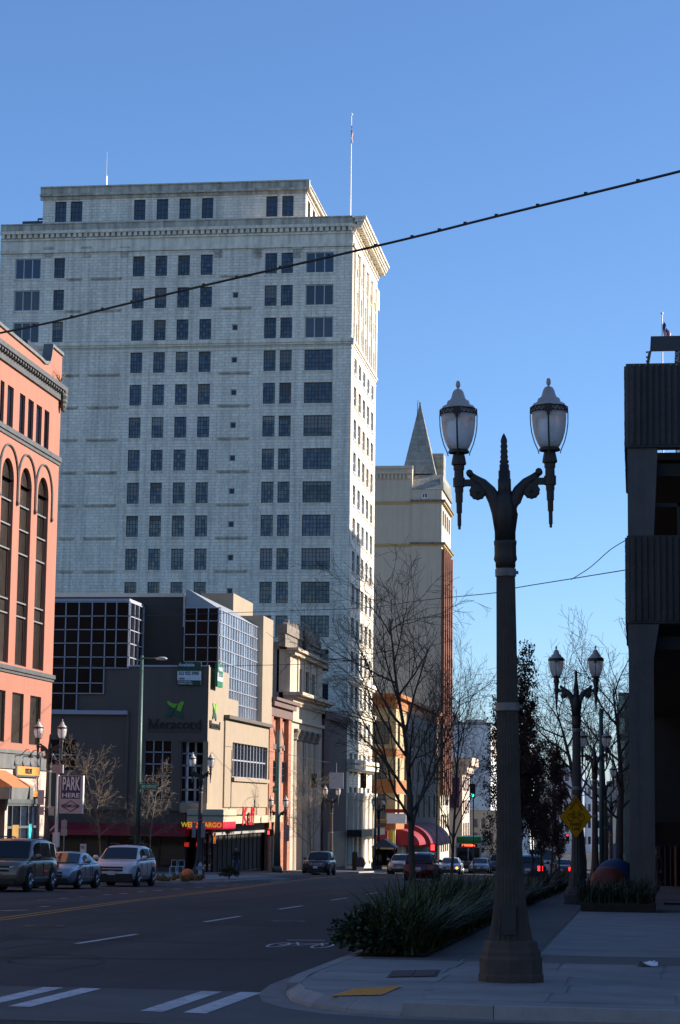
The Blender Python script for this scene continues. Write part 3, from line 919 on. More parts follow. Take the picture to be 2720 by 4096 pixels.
# windows
tw = []     # top storey
for a, b, t0, t1 in ((-28,-8,300,478),(0,18,310,495),(32,60,330,515),(87,112,365,555),(125,150,395,575),(162,187,420,600),(198,220,440,620)):
    y0 = oz(a,(t0+t1)/2)[0]; y1 = oz(b,(t0+t1)/2)[0]
    tw.append((y0, y1))
zt1 = oz(209,440)[1]; zt0 = oz(209,618)[1]
arch = []
for a, b in ((-55,-5),(2,38),(80,128),(160,207)):
    arch.append((oz(a,1200)[0], oz(b,1200)[0]))
wA = arch[3][1]-arch[3][0]; wA2 = arch[2][1]-arch[2][0]
pitchA = (arch[3][0]-arch[2][0]); wA = 0.64*pitchA
arch = [(arch[3][1]-pitchA*k-wA, arch[3][1]-pitchA*k) for k in range(4)][::-1]
za1 = oz(185,735)[1]; za0 = oz(185,1610)[1]
lw_ = [(oz(133,1830)[0], oz(182,1830)[0])]
lwid = lw_[0][1]-lw_[0][0]
lw_ = [(lw_[0][1]-pitchA*k-lwid, lw_[0][1]-pitchA*k) for k in range(4)]
zl1 = oz(158,1725)[1]; zl0 = oz(158,1945)[1]
holes = [(a,b,zt0,zt1) for a,b in tw]+[(a,b,za0,za1-wA/2) for a,b in arch]+[(a,b,zl0,zl1) for a,b in lw_]
mb = MB(); zpl = zpar-1.0
# arched tops: fill round the half circle
holes2 = [(a,b,za1-wA/2,za1) for a,b in arch]
holed_wall(mb, FO, YO0, YO, zband1, zcor1, holes+holes2, 0.28)
for a, b in arch:
    c = (a+b)/2; r = wA/2; zc = za1-r; n = 14
    for i in range(n):
        q0, q1 = pi*i/n, pi*(i+1)/n
        p0 = (c+r*cos(q0), zc+r*sin(q0)); p1 = (c+r*cos(q1), zc+r*sin(q1))
        mb.quad(FO(p0[0],p0[1],0), FO(p0[0],za1,0), FO(p1[0],za1,0), FO(p1[0],p1[1],0))
        mb.quad(FO(p0[0],p0[1],0), FO(p1[0],p1[1],0), FO(p1[0],p1[1],-.28), FO(p0[0],p0[1],-.28))
# parapet with the swept end pier
yp1 = oz(232,160)[0]; yp2 = oz(200,220)[0]; yp3 = oz(176,200)[0]
prof = [(YO0,zcor1),(YO,zcor1),(YO,zpar),(yp1,zpar+.05),(yp1-.18,zpar-.5),(yp1-.42,zpar-.95),(yp2,zpar-1.12),(yp3,zpar-1.05),(YO0,zpar-.6)]
mb.fprism(FO, prof, -.35, 0)
# north and far faces
mb.quad((XB,YO0,G(YO)-1),(XB-30,YO0,G(YO)-1),(XB-30,YO0,zcor1),(XB,YO0,zcor1))
mb.quad((XB-30,YO0,zcor1-.1),(XB,YO0,zcor1-.1),(XB,YO,zcor1-.1),(XB-30,YO,zcor1-.1))
owall = mb.build('wall', opaint, ob)
mb = MB(); mb.quad((XB,YO,G(YO)-1),(XB-.001,YO,zcor1),(XB-30,YO,zcor1),(XB-30,YO,G(YO)-1)); mb.build('rear_wall', M('rear_brick',(0.06,0.035,0.028),.9,.2,1), ob)
mb = MB()
cap = prof[2:]
for k in range(len(cap)-1):
    (a, za_), (b, zb_) = cap[k], cap[k+1]
    mb.hexa([FO(b,zb_+.003,.10),FO(a,za_+.003,.10),FO(a,za_+.003,-.42),FO(b,zb_+.003,-.42),FO(b,zb_+.16,.10),FO(a,za_+.16,.10),FO(a,za_+.16,-.42),FO(b,zb_+.16,-.42)])
mb.build('coping', grey_t, ob)
mb = MB(); mb.box(XB-1.6, XB-.36, yp3-.9, yp3+1.1, zpar-1.6, zpar-.25); mb.build('roof_vent_box', black_f, ob)
# dark bracketed cornice
mb = MB()
mb.fbox(FO, YO0, YO-.1, zcor0-.15, zcor0+.2, 0, .12); mb.fbox(FO, YO0, YO-.05, zcor0+.203, zcor1-.25, 0, .2)
mb.fbox(FO, YO0, YO, zcor1-.247, zcor1, 0, .38)
n = 60
for i in range(n):
    s_ = YO0+(YO-YO0)*(i+.2)/n
    mb.fprism(FO, [(s_,zcor0+.2),(s_+.2,zcor0+.2),(s_+.2,zcor1-.25),(s_,zcor1-.25)], .2, .31)
mb.build('cornice', dgrey_t, ob)
mb = MB()   # carved end console
for k, (dy, dz, r_) in enumerate([(0,0,.24),(.02,-.28,.22),(-.02,-.52,.18),(0,-.7,.13),(0,.2,.22)]):
    mb.lathe([(.02,-r_),(r_*.7,-r_*.7),(r_,0),(r_*.7,r_*.7),(.02,r_)], 9, (XB+.2,YO-.2+dy,zcor0+.1+dz), flute=lambda i,k: 1+.18*(i%2))
mb.build('console', dgrey_t, ob)
mb = MB()
mb.fbox(FO, YO0, YO+.03, zled1-.24, zled1, 0, .14); mb.fbox(FO, YO0, YO+.03, zled1-.42, zled1-.243, 0, .07)
mb.fbox(FO, YO0, YO+.03, zled2-.2, zled2, 0, .16); mb.fbox(FO, YO0, YO+.03, zled2-.34, zled2-.203, 0, .08)
mb.build('string_courses', dgrey_t, ob)
mb = MB(); mb.fbox(FO, YO0, YO+.02, zbandb, zband1, -.1, .10); mb.fbox(FO, YO0, YO+.02, zband1-.12, zband1+.05, .1, .18)
mb.build('fascia_band', grey_t, ob)
for a, b in arch:                                # hood moulds with drop ends
    c = (a+b)/2; r = pitchA/2-.03; zc = za1-wA/2+.12
    mb = MB(); pts = [Vector(FO(c+r*cos(q), zc+r*sin(q), .05)) for q in [pi*i/16 for i in range(17)]]
    ext = wA*.55
    pts = [Vector(FO(c+r, zc-ext, .05))]+pts+[Vector(FO(c-r, zc-ext, .05))]
    mb.tube(pts, .055, 6); 
    for s_ in (-1, 1): mb.lathe([(.02,-.16),(.10,-.04),(.09,.06),(.02,.10)], 7, FO(c+s_*r, zc-ext, .06))
    mb.build('hood_mould', dgrey_t, ob)
def sheet(name, mat, parent, F, s0, s1, t0, t1, d):
    mb = MB(); mb.quad(F(s0,t0,d),F(s1,t0,d),F(s1,t1,d),F(s0,t1,d)); return mb.build(name, mat, parent)
for a, b in arch:
    c = (a+b)/2; r = wA/2; zc = za1-r
    fr = MB()
    pts = [(a,za0),(b,za0)]+[(c+r*cos(pi*i/12), zc+r*sin(pi*i/12)) for i in range(13)]
    n = len(pts)
    for k in range(n):
        p, q = pts[k], pts[(k+1)%n]
        pi_, qi = [(c+(x-c)*.90, zc-1+(z-zc+1)*.985 if z > zc-1 else z+.08) for x, z in (p,q)]
        fr.add([FO(p[0],p[1],-.17),FO(q[0],q[1],-.17),FO(qi[0],qi[1],-.17),FO(pi_[0],pi_[1],-.17)], [(0,1,2,3)])
    levels = [za0+ (za1-za0)*f for f in (.0,.245,.315,.56,.68,.80)]
    for z in levels[1:]:
        fr.fbox(FO, a+.01, b-.01, z-.05, z+.05, -.24, -.13)
    w_ = fr.build('arched_window', black_f, ob)
    for k in range(len(levels)):
        z0_, z1_ = levels[k], levels[k+1] if k+1 < len(levels) else None
        tl = R.uniform(-.012,.012)
        mb = MB()
        if z1_: mb.quad(FO(a,z0_,-.22),FO(b,z0_,-.22+tl),FO(b,z1_,-.22+tl),FO(a,z1_,-.22))
        else: mb.poly([FO(a,z0_,-.22),FO(b,z0_,-.22)]+[FO(c+r*cos(pi*i/12), zc+r*sin(pi*i/12),-.22) for i in range(13)])
        mb.build('pane', glass_b, w_)
    for z in levels[1:]:
        sb = MB(); sb.fbox(FO, a+.01, b-.01, z-.035, z+.035, -.13, -.10)
        sb.build('transom', M('transom_grey',(0.17,0.16,0.15),.6), w_)
for a, b in tw: window(ob, FO, 'S', a, b, zt0, zt1, .15, 1, 1, black_f, glass, .05, .03, .06, .004)
for a, b in lw_: window(ob, FO, 'S', a, b, zl0, zl1, .15, 1, 1, black_f, glass_b, .05, .03, .06, .004)
# shopfront: pale brick, sign, orange lintel
zlin1 = sx(90, 3162, XB)[1]; zlin0 = sx(90, 3186, XB)[1]
yl1 = sx(160, 3180, XB)[0]; yp_a = sx(18,3300,XB)[0]; yp_b = sx(29,3300,XB)[0]; yp_c = sx(158,3300,XB)[0]
fl = G(YO)-.3
mb = MB(); mb.fbox(FO, YO0, YO, zlin1, zbandb, -.35, 0); mb.fbox(FO, yp_c, YO, fl, zlin1-.003, -.35, 0)
mb.fbox(FO, yp_a, yp_b, fl, zlin1-.003, -.35, 0); mb.fbox(FO, YO0, yp_a-3.2, fl, zlin1-.003, -.35, 0)
mb.build('brick_front', obrick, ob)
mb = MB(); mb.fbox(FO, yp_b, yp_c+.0, zlin0, zlin1-.006, -.2, .1); mb.build('lintel', orange_b, ob)
mb = MB(); mb.fbox(FO, yp_b, yp_c, zlin0-.35, zlin0-.003, -.3, -.1)
hfront = zlin0-.35
for i in range(5):
    y_ = yp_b+(yp_c-yp_b)*i/4; mb.fbox(FO, y_-.05, y_+.05, fl, hfront, -.3, -.18)
for z_ in (hfront-.05, hfront-1.15): mb.fbox(FO, yp_b, yp_c, z_-.06, z_+.06, -.28, -.16)
shop = mb.build('shopfront', M('shopfront_grey',(0.09,0.10,0.10),.5), ob)
for i in range(4):
    y0, y1 = [yp_b+(yp_c-yp_b)*(i+j)/4 for j in (0,1)]
    sheet('pane', glass, shop, FO, y0, y1, fl, hfront, -.26)
sheet('pane', glass, shop, FO, yp_a-3.2, yp_a, fl, zlin1, -.26)
yy0, yy1 = sx(126,3340,XB)[0], sx(138,3340,XB)[0]
sheet('poster', M('poster_cyan',(0.05,0.5,0.55),.5), shop, FO, yy0, yy1, sx(130,3360,XB)[1], sx(130,3296,XB)[1], -.15)
yy0, yy1 = sx(60,3340,XB)[0], sx(86,3340,XB)[0]
sheet('poster', M('poster_ochre',(0.30,0.17,0.05),.5), shop, FO, yy0, yy1, sx(75,3360,XB)[1], sx(75,3300,XB)[1], -.15)
# little tiled awning at the left
y0, y1 = sx(-60,3150,XB)[0], sx(37,3150,XB)[0]
mb = MB(); zt_, zb_ = sx(10,3115,XB)[1], sx(20,3150,XB)[1]
aw = M('awning_orange',(0.42,0.15,0.05),.7,.15,4)
mb.hexa([FO(y0,zb_,1.2),FO(y1,zb_,1.2),FO(y1-.3,zb_,.02),FO(y0,zb_,.02),FO(y0,zb_+.05,1.2),FO(y1,zb_+.05,1.2),FO(y1-.8,zt_+.4,.02),FO(y0,zt_+.4,.02)])
awn = mb.build('awning', aw, ob)
mb = MB(); mb.fbox(FO, y0, y1, zb_-.55, zb_-.003, .02, 1.2); mb.build('awning_box', grey_t, awn)
# hanging sign board
ys0, ys1 = sx(54,3090,XB)[0], sx(147,3090,XB)[0]; zs0, zs1 = sx(100,3108,XB)[1], sx(100,3060,XB)[1]
sgn = thing('shop_sign', 'orange shop sign with dark frame on the pale brick wall', 'sign', (XB+.1,(ys0+ys1)/2,zs0))
mb = MB(); e = .12
mb.fprism(FO, [(ys0,zs0),(ys1,zs0),(ys1+.1,(zs0+zs1)/2),(ys1,zs1),(ys0,zs1),(ys0-.1,(zs0+zs1)/2)], .02, .14); mb.build('frame', dgrey_t, sgn)
mb = MB(); mb.fbox(FO, ys0+e, ys1-e, zs0+e*.7, zs1-e*.7, .14, .16); mb.build('board', orange_b, sgn)
put(text_mesh("POK PIT", .34, .02, .012, sxs=.95), 'lettering', sgn, FO((ys0+ys1)/2, (zs0+zs1)/2-.02, .175), ROT_S).data.materials.append(black_f)
for k in range(4):                              # gooseneck lamps above the sign
    y_ = ys0+(ys1-ys0)*(k-.05)/3
    zb_ = zs1+.3
    g = thing('gooseneck_lamp', ['leftmost black gooseneck lamp over the orange shop sign','second black gooseneck lamp from the left over the shop sign','third black gooseneck lamp from the left over the shop sign','rightmost black gooseneck lamp, nearest the building corner'][k], 'lamp', FO(y_, zb_, 0), 0, 'gooseneck lamps above the shop sign')
    mb = MB(); mb.tube([FO(y_,zb_+.1,0),FO(y_,zb_+.12,.35),FO(y_+.04,zb_+.4,.6),FO(y_+.06,zb_+.42,.75),FO(y_+.08,zb_+.2,.85)], .022, 6); mb.build('arm', black_f, g)
    mb = MB(); mb.lathe([(.04,.1),(.06,.05),(.16,-.12)], 10, FO(y_+.08,zb_+.14,.86)); mb.build('shade', black_f, g)

# ================================================================== CORNER OFFICE BUILDING WITH THE GREEN MARK
YM = sx(830, 2960, XB)[0]; YM2 = sx(1070, 2900, XB)[0]
YB2 = YM*1.0287                                  # recessed upper plane
FM = FN(YM); FMs = FS(XB); FM2 = FN(YB2)
def mz(x, y): return 180+x/1.568, 2350+y/1.568    # close-up reading -> photo pixel
def mN(x, y, Y=None): return sn(*mz(x,y), Y or YM)   # (X, Z)
def mS(x, y, X=XB): return sx(*mz(x,y), X)       # (Y, Z)
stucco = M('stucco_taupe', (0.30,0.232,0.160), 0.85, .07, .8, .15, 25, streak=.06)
stucco_d = M('stucco_dark', (0.108,0.082,0.066), 0.85, .08, .8, .15, 25, streak=.08)  # darker copy of the taupe stucco, for the front walls
darkwall = M('dark_panel', (0.030,0.026,0.023), 0.7, .1, .5)
mull = M('mullion_pale', (0.34,0.34,0.38), 0.5, .05, 3)
glass_d = M('curtain_glass', (0.009,0.009,0.010), 0.04, .2, .5, rnd=.5, spec=.5)
glass_r = M('curtain_glass_reflective', (0.70,0.77,0.82), 0.05, .15, .5, rnd=.3, spec=1.0, metal=.85)
mer = thing('corner_office', 'taupe stucco corner office building with grid glazing and a green star mark', 'building', (XB, YM, G(YM)))
zg = G(YM)-.5
XL = XB-24
def curtain(parent, F, kind, ss, ts, d, mat, mm=mull, bw=.065, dep=.10, skip=None, name='glazing_grid', mask=None):
    """mullion grid (part) with every pane its own sub-part"""
    mb = MB()
    ok = lambda i, j: 0 <= i < len(ss)-1 and 0 <= j < len(ts)-1 and (mask is None or mask(i,j))
    for i in range(len(ss)):
        for j in range(len(ts)-1):
            if ok(i,j) or ok(i-1,j): mb.fbox(F, ss[i]-bw/2, ss[i]+bw/2, ts[j]-bw/2, ts[j+1]+bw/2, d-.02, d+dep)
    for j in range(len(ts)):
        for i in range(len(ss)-1):
            if ok(i,j) or ok(i,j-1): mb.fbox(F, ss[i]+bw/2, ss[i+1]-bw/2, ts[j]-bw/2, ts[j]+bw/2, d-.02, d+dep*.9)
    g = mb.build(name, mm, parent)
    cache = {}
    for i in range(len(ss)-1):
        for j in range(len(ts)-1):
            if not ok(i,j): continue
            w_, h_ = round(ss[i+1]-ss[i],2), round(ts[j+1]-ts[j],2)
            key = (w_,h_)
            if key not in cache:
                q = MB(); q.quad((0,0,0),(w_,0,0),(w_,0,h_),(0,0,h_)); cache[key] = q.mesh('pane', mat)
            rot = (R.uniform(-.004,.004), 0, (0 if kind == 'N' else pi/2 if kind == 'S' else kind)+R.uniform(-.004,.004))
            put(cache[key], 'pane', g, F(ss[i], ts[j], d), rot)
    return g
# upper left glass grid, flush with the front wall
gx = [mN(x,300)[0] for x in (-130,-45,45,130,212,295,378,448,525)]
gz = [mN(300,y)[1] for y in (770,665,600,505,437,350,265,180,92)]
xst1, xst2 = gx[4], gx[6]      # stepped lower edge
xGR = gx[8]
# walls of the front plane
zwt = mN(700,497)[1]; zga = mN(100,770)[1]; zgb = mN(280,658)[1]
xc = XB
mb = MB()
wins = []
xw0, xw1 = mN(25,1050)[0], mN(320,1050)[0]; zw0, zw1 = mN(200,1150)[1], mN(200,950)[1]
wins.append((xw0-6, xw1, zw0, zw1))
xv0, xv1 = mN(620,1150)[0], mN(790,1150)[0]; zv0, zv1 = mN(700,1330)[1], mN(700,958)[1]
wins.append((xv0, xv1, zv0, zv1))
zfl = mN(700,1400)[1]                              # top of the shop level
xbay0, xbay1 = mN(832,1150)[0], XB+.001
zbay1 = mN(940,965)[1]; zbay0 = mN(940,1345)[1]
outline_holes = wins+[(xbay0,XB,zfl-.2,zbay1)]
holed_wall(mb, FM, XL, xst1, zfl, zga, [wins[0]], .3)
holed_wall(mb, FM, xst1, xst2, zfl, zgb, [(xv0,xv1,zv0,zv1)] if xv0 < xst2 else [], .3)
holed_wall(mb, FM, xst2, XB, zfl, zwt, [h for h in [(xv0,xv1,zv0,zv1)] if xv1 > xst2]+[(xbay0,XB,zfl,zbay1)], .3)
mb.quad((XL,YM,zfl),(xst1,YM,zfl),(xst1,YM+3,zfl),(XL,YM+3,zfl))
front = mb.build('front_wall', stucco_d, mer)
# terrace floor behind the front wall and its return
mb = MB(); mb.quad((xGR,YM+.003,zwt-.3),(XB,YM+.003,zwt-.3),(XB,YB2,zwt-.3),(xGR,YB2,zwt-.3))
mb.box(xGR+.003, XB-.003, YM+.25, YM+.28, zwt-.9, zwt-.004); mb.build('terrace', stucco_d, mer)
mb = MB(); mb.fbox(FM, xGR, XB, zwt, zwt+.12, -.3, .05); mb.build('wall_coping', mull, mer)
zlg = mN(300,783)[1]; xlg = mN(520,783)[0]
mb = MB(); mb.fbox(FM, XL, xlg, zlg-.15, zlg+.13, -.1, .35); mb.build('ledge', mull, mer)
mb = MB(); mb.fbox(FM, xlg-.12, xlg+.1, zfl, zlg-.155, 0, .12); mb.build('corner_strip', stucco_d, mer)
def mask_l(i, j):
    if i >= 6: return j >= 3
    if i >= 4: return j >= 1
    return j >= 0
# panes in front
curtain(mer, FM, 'N', gx, gz, .06, glass_d, mask=mask_l)
FGr = FS(xGR)
yg = [YM, (YM+YB2)/2, YB2]
curtain(mer, FGr, 'S', [YM-.06,YM+1.3,YM+2.6,YB2], gz[3:], .02, glass_d, mask=lambda i,j: True)
# dark recessed wall and the roof volume
zdt = mN(850,60,YB2)[1]; xdr = mN(865,300,YB2)[0]
zdl = mN(50,60,YB2)[1]
mb = MB(); mb.quad((XL,YB2,zwt-1),(xdr,YB2,zwt-1),(xdr,YB2,zdt),(XL,YB2,zdt))
mb.quad((xdr,YB2,zwt-1),(xdr,YB2+16,zwt-1),(xdr,YB2+16,zdt),(xdr,YB2,zdt)); mb.quad((XL,YB2,zdt),(xdr,YB2,zdt),(xdr,YB2+16,zdt),(XL,YB2+16,zdt))
mb.build('upper_wall', darkwall, mer)
mb = MB(); mb.box(XL, xGR+.02, YM-.06, YB2+.5, gz[-1]+.06, gz[-1]+.25); mb.build('bay_roof', mull, mer)
mb = MB(); mb.box(XL, xdr+.12, YB2-.12, YB2+16, zdt+.003, zdt+.28); mb.box(xdr+.003, xdr+.1, YB2-.1, YB2+14, zdt-2.2, zdt-.0); mb.build('roof_edge', M('roof_edge_pale',(0.5,0.42,0.33),.6,.05,2), mer)
# glass box towards the street
xg0, xg1 = xdr+.12, XB-.05
bx = [xg0+(xg1-xg0)*f for f in (0,.33,.66,1)]
bz = [mN(900,y,YB2)[1] for y in (560,465,378,295,210,128)]
curtain(mer, FM2, 'N', bx, bz, .03, glass_d)
# street-side glass wall: stepped lower edge
ysg = [mS(x,400)[0] for x in (1092,1340)]
NC = 16
sy = [ysg[0]+(ysg[1]-ysg[0])*i/NC for i in range(NC+1)]
zs_ = [mS(1092,y)[1] for y in (1080,)]
ztop_g = mS(1092,130)[1]; zbot_g = mS(1335,842)[1]
NRG = 8
szz = [zbot_g+(ztop_g-zbot_g)*j/NRG for j in range(NRG+1)]
st1 = mS(1153,600)[0]; st2 = mS(1212,750)[0]
zst0 = mS(1092,520)[1]; zst1 = mS(1155,697)[1]
def mask_s(i, j):
    ym = (sy[i]+sy[i+1])/2
    if ym < st1: return szz[j] > zst0-.4
    if ym < st2: return szz[j] > zst1-.4
    return True
curtain(mer, FMs, 'S', sy, szz, -.12, glass_r, bw=.05, dep=.08, mask=mask_s)
# sloped roof piece over the glass box
xs0 = xdr+.12
mb = MB(); zs1_ = sn(*mz(1010,48), YB2+4)[1]
mb.hexa([(xs0,YB2+.05,ztop_g-.5),(XB-.15,YB2+.05,ztop_g+.02),(XB-.15,YM2-1.2,ztop_g+.02),(xs0,YM2-1.2,ztop_g-.5),
         (xs0,YB2+.05,zs1_),(xs0+.3,YB2+.05,zs1_),(xs0+.3,YM2-1.2,zs1_),(xs0,YM2-1.2,zs1_)])
mb.build('sloped_roof', M('roof_sheet',(0.26,0.27,0.29),.5,.05,1), mer)
# rooftop plant room behind
xr0, zr0 = sn(*mz(1040,150), YM2+2); xr1, zr1 = sn(*mz(1238,65), YM2+2)
mb = MB(); mb.box(xr0, xr1, YM2-2, YM2+7, zr1-6, zr1); mb.build('plant_room', stucco, mer)
# street wall with panels
ywe = YM2
zled = mS(1122,812)[1]; zbase_w = mS(1000,1430)[1]
ypan = mS(1122,900)[0]
hw = (mS(1165,1080)[0], mS(1387,1080)[0]); hz_ = (mS(1165,1188)[1], mS(1165,970)[1])
mb = MB()
zs_top = mS(1022,500)[1]
# upper stepped wall
mb.fprism(FMs, [(YM+.004,zfl),(YM+.004,zwt),(YM+(sy[0]-YM)+.0,zwt),(sy[0],zst0),(st1,zst0),(st1,zst1),(st2,zst1),(st2,zbot_g),(ysg[1],zbot_g),(ysg[1],zled),(ypan,zled),(ypan,zfl)][::1], -.3, 0)
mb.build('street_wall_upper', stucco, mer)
mb = MB(); holed_wall(mb, FS(XB+.12), ypan, ywe-.2, zfl+.3, zled-.1, [(hw[0],min(hw[1],ywe-.5),hz_[0],hz_[1])], .35)
mb.quad(FMs(ypan,zfl+.3,.12),FMs(ypan,zled-.1,.12),FMs(ypan,zled-.1,-.1),FMs(ypan,zfl+.3,-.1)); mb.fbox(FMs, ypan, ywe-.2, zfl-.6, zfl+.297, -.3, .0)
mb.quad(FMs(ypan,zfl+.3,.12),FMs(ypan,zfl+.3,-.1),FMs(ywe-.2,zfl+.3,-.1),FMs(ywe-.2,zfl+.3,.12))
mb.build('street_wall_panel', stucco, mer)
mb = MB(); mb.fbox(FMs, ypan-.15, ywe+.1, zled-.1+.003, zled+.16, -.2, .45); mb.build('street_ledge', M('ledge_brown',(0.10,0.085,0.07),.7), mer)
he = min(hw[1],ywe-.5)
sy2 = [hw[0]+(he-hw[0])*i/11 for i in range(12)]
curtain(mer, FS(XB+.12), 'S', sy2, [hz_[0],(hz_[0]+hz_[1])/2,hz_[1]], -.25, glass_d, bw=.10, dep=.1)
mb = MB(); mb.fbox(FS(XB+.12), hw[0]-.15, he+.15, hz_[0]-.3, hz_[0]-.02, -.1, .2); mb.build('street_sill', stucco, mer)
# end pier
zpt = mS(1380,195)[1]
mb = MB(); mb.fbox(FMs, ysg[1], ywe, zled+.17, zpt, -3, .35); mb.fbox(FMs, ywe-.2+.003, ywe, zfl-.6, zled-.1, -3, .12); mb.build('end_pier', stucco, mer)
mb = MB(); mb.box(XL, XB-.32, YB2+.3, ywe-.01, zg, zbot_g); mb.build('core', darkwall, mer)
# windows of the front wall
xs3 = [wins[0][0]+(wins[0][1]-wins[0][0])*i/7 for i in range(8)]
curtain(mer, FM, 'N', xs3, [zw0,(zw0+zw1)/2,zw1], -.2, glass_d)
xs4 = [xv0+(xv1-xv0)*i/3 for i in range(4)]
curtain(mer, FM, 'N', xs4, [zv0+(zv1-zv0)*j/5 for j in range(6)], -.2, glass_d, bw=.07)
# corner bay: set back glazing behind a slender pier, sunlit
YBy = YM+1.6; FBy = FN(YM+.55)
xb0, xb1 = mN(880,1150)[0], XB-.12
curtain(mer, FBy, 'N', [xbay0+.15,xb0], [zbay0+(zbay1-zbay0)*j/5 for j in range(6)], 0, glass_d, bw=.11)
q45 = radians(48); LB = (xb1-xb0)/cos(q45)
FDg = lambda s, t, d: (xb0+s*cos(q45)+d*sin(q45), YM+.55+s*sin(q45)-d*cos(q45), t)
curtain(mer, FDg, q45, [LB*i/3 for i in range(4)], [zbay0+(zbay1-zbay0)*j/5 for j in range(6)], 0, glass_d, M('mullion_white',(0.72,0.72,0.74),.5,.05,3), bw=.13)
curtain(mer, FS(XB-.10), 'S', [YM+.55+LB*sin(q45)+.15,YM+4.2,ypan-.1], [zbay0+(zbay1-zbay0)*j/5 for j in range(6)], -.06, glass_d, bw=.1)
mb = MB(); mb.box(xbay0-.02, xbay0+.2, YM+.02, YM+.5, zfl, zbay1); mb.build('bay_pier', stucco_d, mer)
mb = MB(); mb.box(XB-.28, XB-.02, ypan-.75, ypan-.3, zfl, zbay1); mb.build('bay_pier', stucco, mer)
mb = MB(); mb.box(xbay0+.22, XB+.05, YM-.05, YM+1.2, zbay0-.75, zbay0-.06); mb.build('bay_sill', stucco, mer)
mb = MB(); mb.box(xbay0+.2, XB-.5, YM+4.2, YM+4.3, zfl, zbay1); mb.build('bay_back', darkwall, mer)
# shop level
mb = MB(); mb.quad((XL,YM+.5,zg),(XB-1.4,YM+.5,zg),(XB-1.4,YM+.5,zfl),(XL,YM+.5,zfl)); mb.quad((XB-.9,YM+.5,zg),(XB-.9,ywe,zg),(XB-.9,ywe,zfl),(XB-.9,YM+.5,zfl))
mb.build('shop_back', darkwall, mer)
FSh = FS(XB-.35)
ns = 13
curtain(mer, FSh, 'S', [YM+.7+(ywe-YM-1.2)*i/ns for i in range(ns+1)], [G(YM)-.3, zfl-1.5, zfl-.6], 0, glass_d, black_f, bw=.10, name='shopfront')
curtain(mer, FN(YM+.42), 'N', [XL+ (XB-1.5-XL)*i/12 for i in range(13)], [G(YM)+.4, zfl-1.3], 0, glass_d, black_f, bw=.10, name='shopfront')
mb = MB(); mb.box(XL, XB-1.5, YM+.25, YM+.41, zg, G(YM)+.4); mb.box(XL, XB-1.5, YM+.2, YM+.5, zfl-1.3, zfl); mb.build('stall_riser', M('shop_brown',(0.07,0.055,0.04),.7), mer)
# red awning along the side
red = M('awning_red',(0.22,0.010,0.020),.65,.15,3)
mb = MB(); za_t, za_b = zfl-.9, zfl-1.75
x0 = XL; x1 = mN(905,1490)[0]
mb.hexa([(x0,YM-1.3,za_b),(x1,YM-1.3,za_b),(x1,YM+.2,za_b),(x0,YM+.2,za_b),(x0,YM-1.3,za_b+.35),(x1,YM-1.3,za_b+.35),(x1,YM+.2,za_t),(x0,YM+.2,za_t)])
mb.build('red_awning', red, mer)
# corner canopy: beige fascia with the red sign band below
can = M('canopy_beige',(0.48,0.38,0.25),.75,.08,1.5)
YC = YM-1.6; XC = sn(894,3260,YC)[0]
zc1 = sn(1090*1/1.568+180, 2350+1392/1.568, YC)[1]; zc0 = sn(870, 2350+1470/1.568, YC)[1]; zcb = sn(870, 2350+1517/1.568, YC)[1]
xc0 = sn(*mz(890,1430), YC)[0]; yc2 = sx(*mz(1200,1430), XC)[0]
mb = MB(); mb.box(xc0, XC, YC, yc2, zc0, zc1); mb.build('canopy', can, mer)
mb = MB(); mb.box(xc0-.02, XC+.03, YC-.03, yc2+.02, (zc0+zc1)/2-.05, (zc0+zc1)/2+.05); mb.build('canopy_groove', M('canopy_groove',(0.16,0.15,0.13),.7), mer)
mb = MB(); mb.box(xc0+.02, XC-.03, YC+.03, yc2-.02, zcb, zc0-.004); mb.build('canopy_sign_band', M('sign_red',(0.62,0.012,0.035),.45,.05,2,emit=.22), mer)
lt = text_mesh("WELLS FARGO", (zc0-zcb)*.92, .03, .008, 'RIGHT', .92)
lt.materials.append(M('letter_gold',(0.75,0.50,0.02),.5,.05,3,emit=.25))
put(lt, 'lettering', mer, (XC-.12, YC+.0, (zc0+zcb)/2+.02), ROT_N)
mb = MB(); zt_ = sx(*mz(1300,1432), XC)[1]
mb.box(XB-.2, XC-.25, yc2+.003, ywe+.6, zt_-.55, zt_); mb.build('side_canopy', can, mer)
mb = MB(); mb.box(XB+.4, XB+.6, ywe+.35, ywe+.55, zg, zt_-.553); mb.build('canopy_post', can, mer)
mb = MB(); mb.box(XB-.3, XB-.1, yc2, ywe+.3, zt_-1.4, zt_-.553); mb.build('transom_panel', M('panel_grey',(0.3,0.28,0.26),.7), mer)
# red script sign of the restaurant
ksg = thing('script_sign', 'red script letters of a restaurant sign standing on the side canopy', 'sign', (XC-.5, yc2+1.5, zt_))
yk0, yk1 = sx(960,3270,XC-.3)[0], sx(1016,3270,XC-.3)[0]
tm = text_mesh("Kali", 1.9, .08, .03, 'CENTER', (yk1-yk0)/3.3, .12); tm.materials.append(M('sign_red_script',(0.45,0.01,0.02),.4))
put(tm, 'lettering', ksg, (XC-.25, (yk0+yk1)/2, sx(985,3268,XC-.3)[1]), ROT_S)
mb = MB(); mb.box(XC-.5, XC-.4, yk0-.2, yk1+.2, zt_-.3, zt_+.1); mb.build('rail', black_f, ksg)
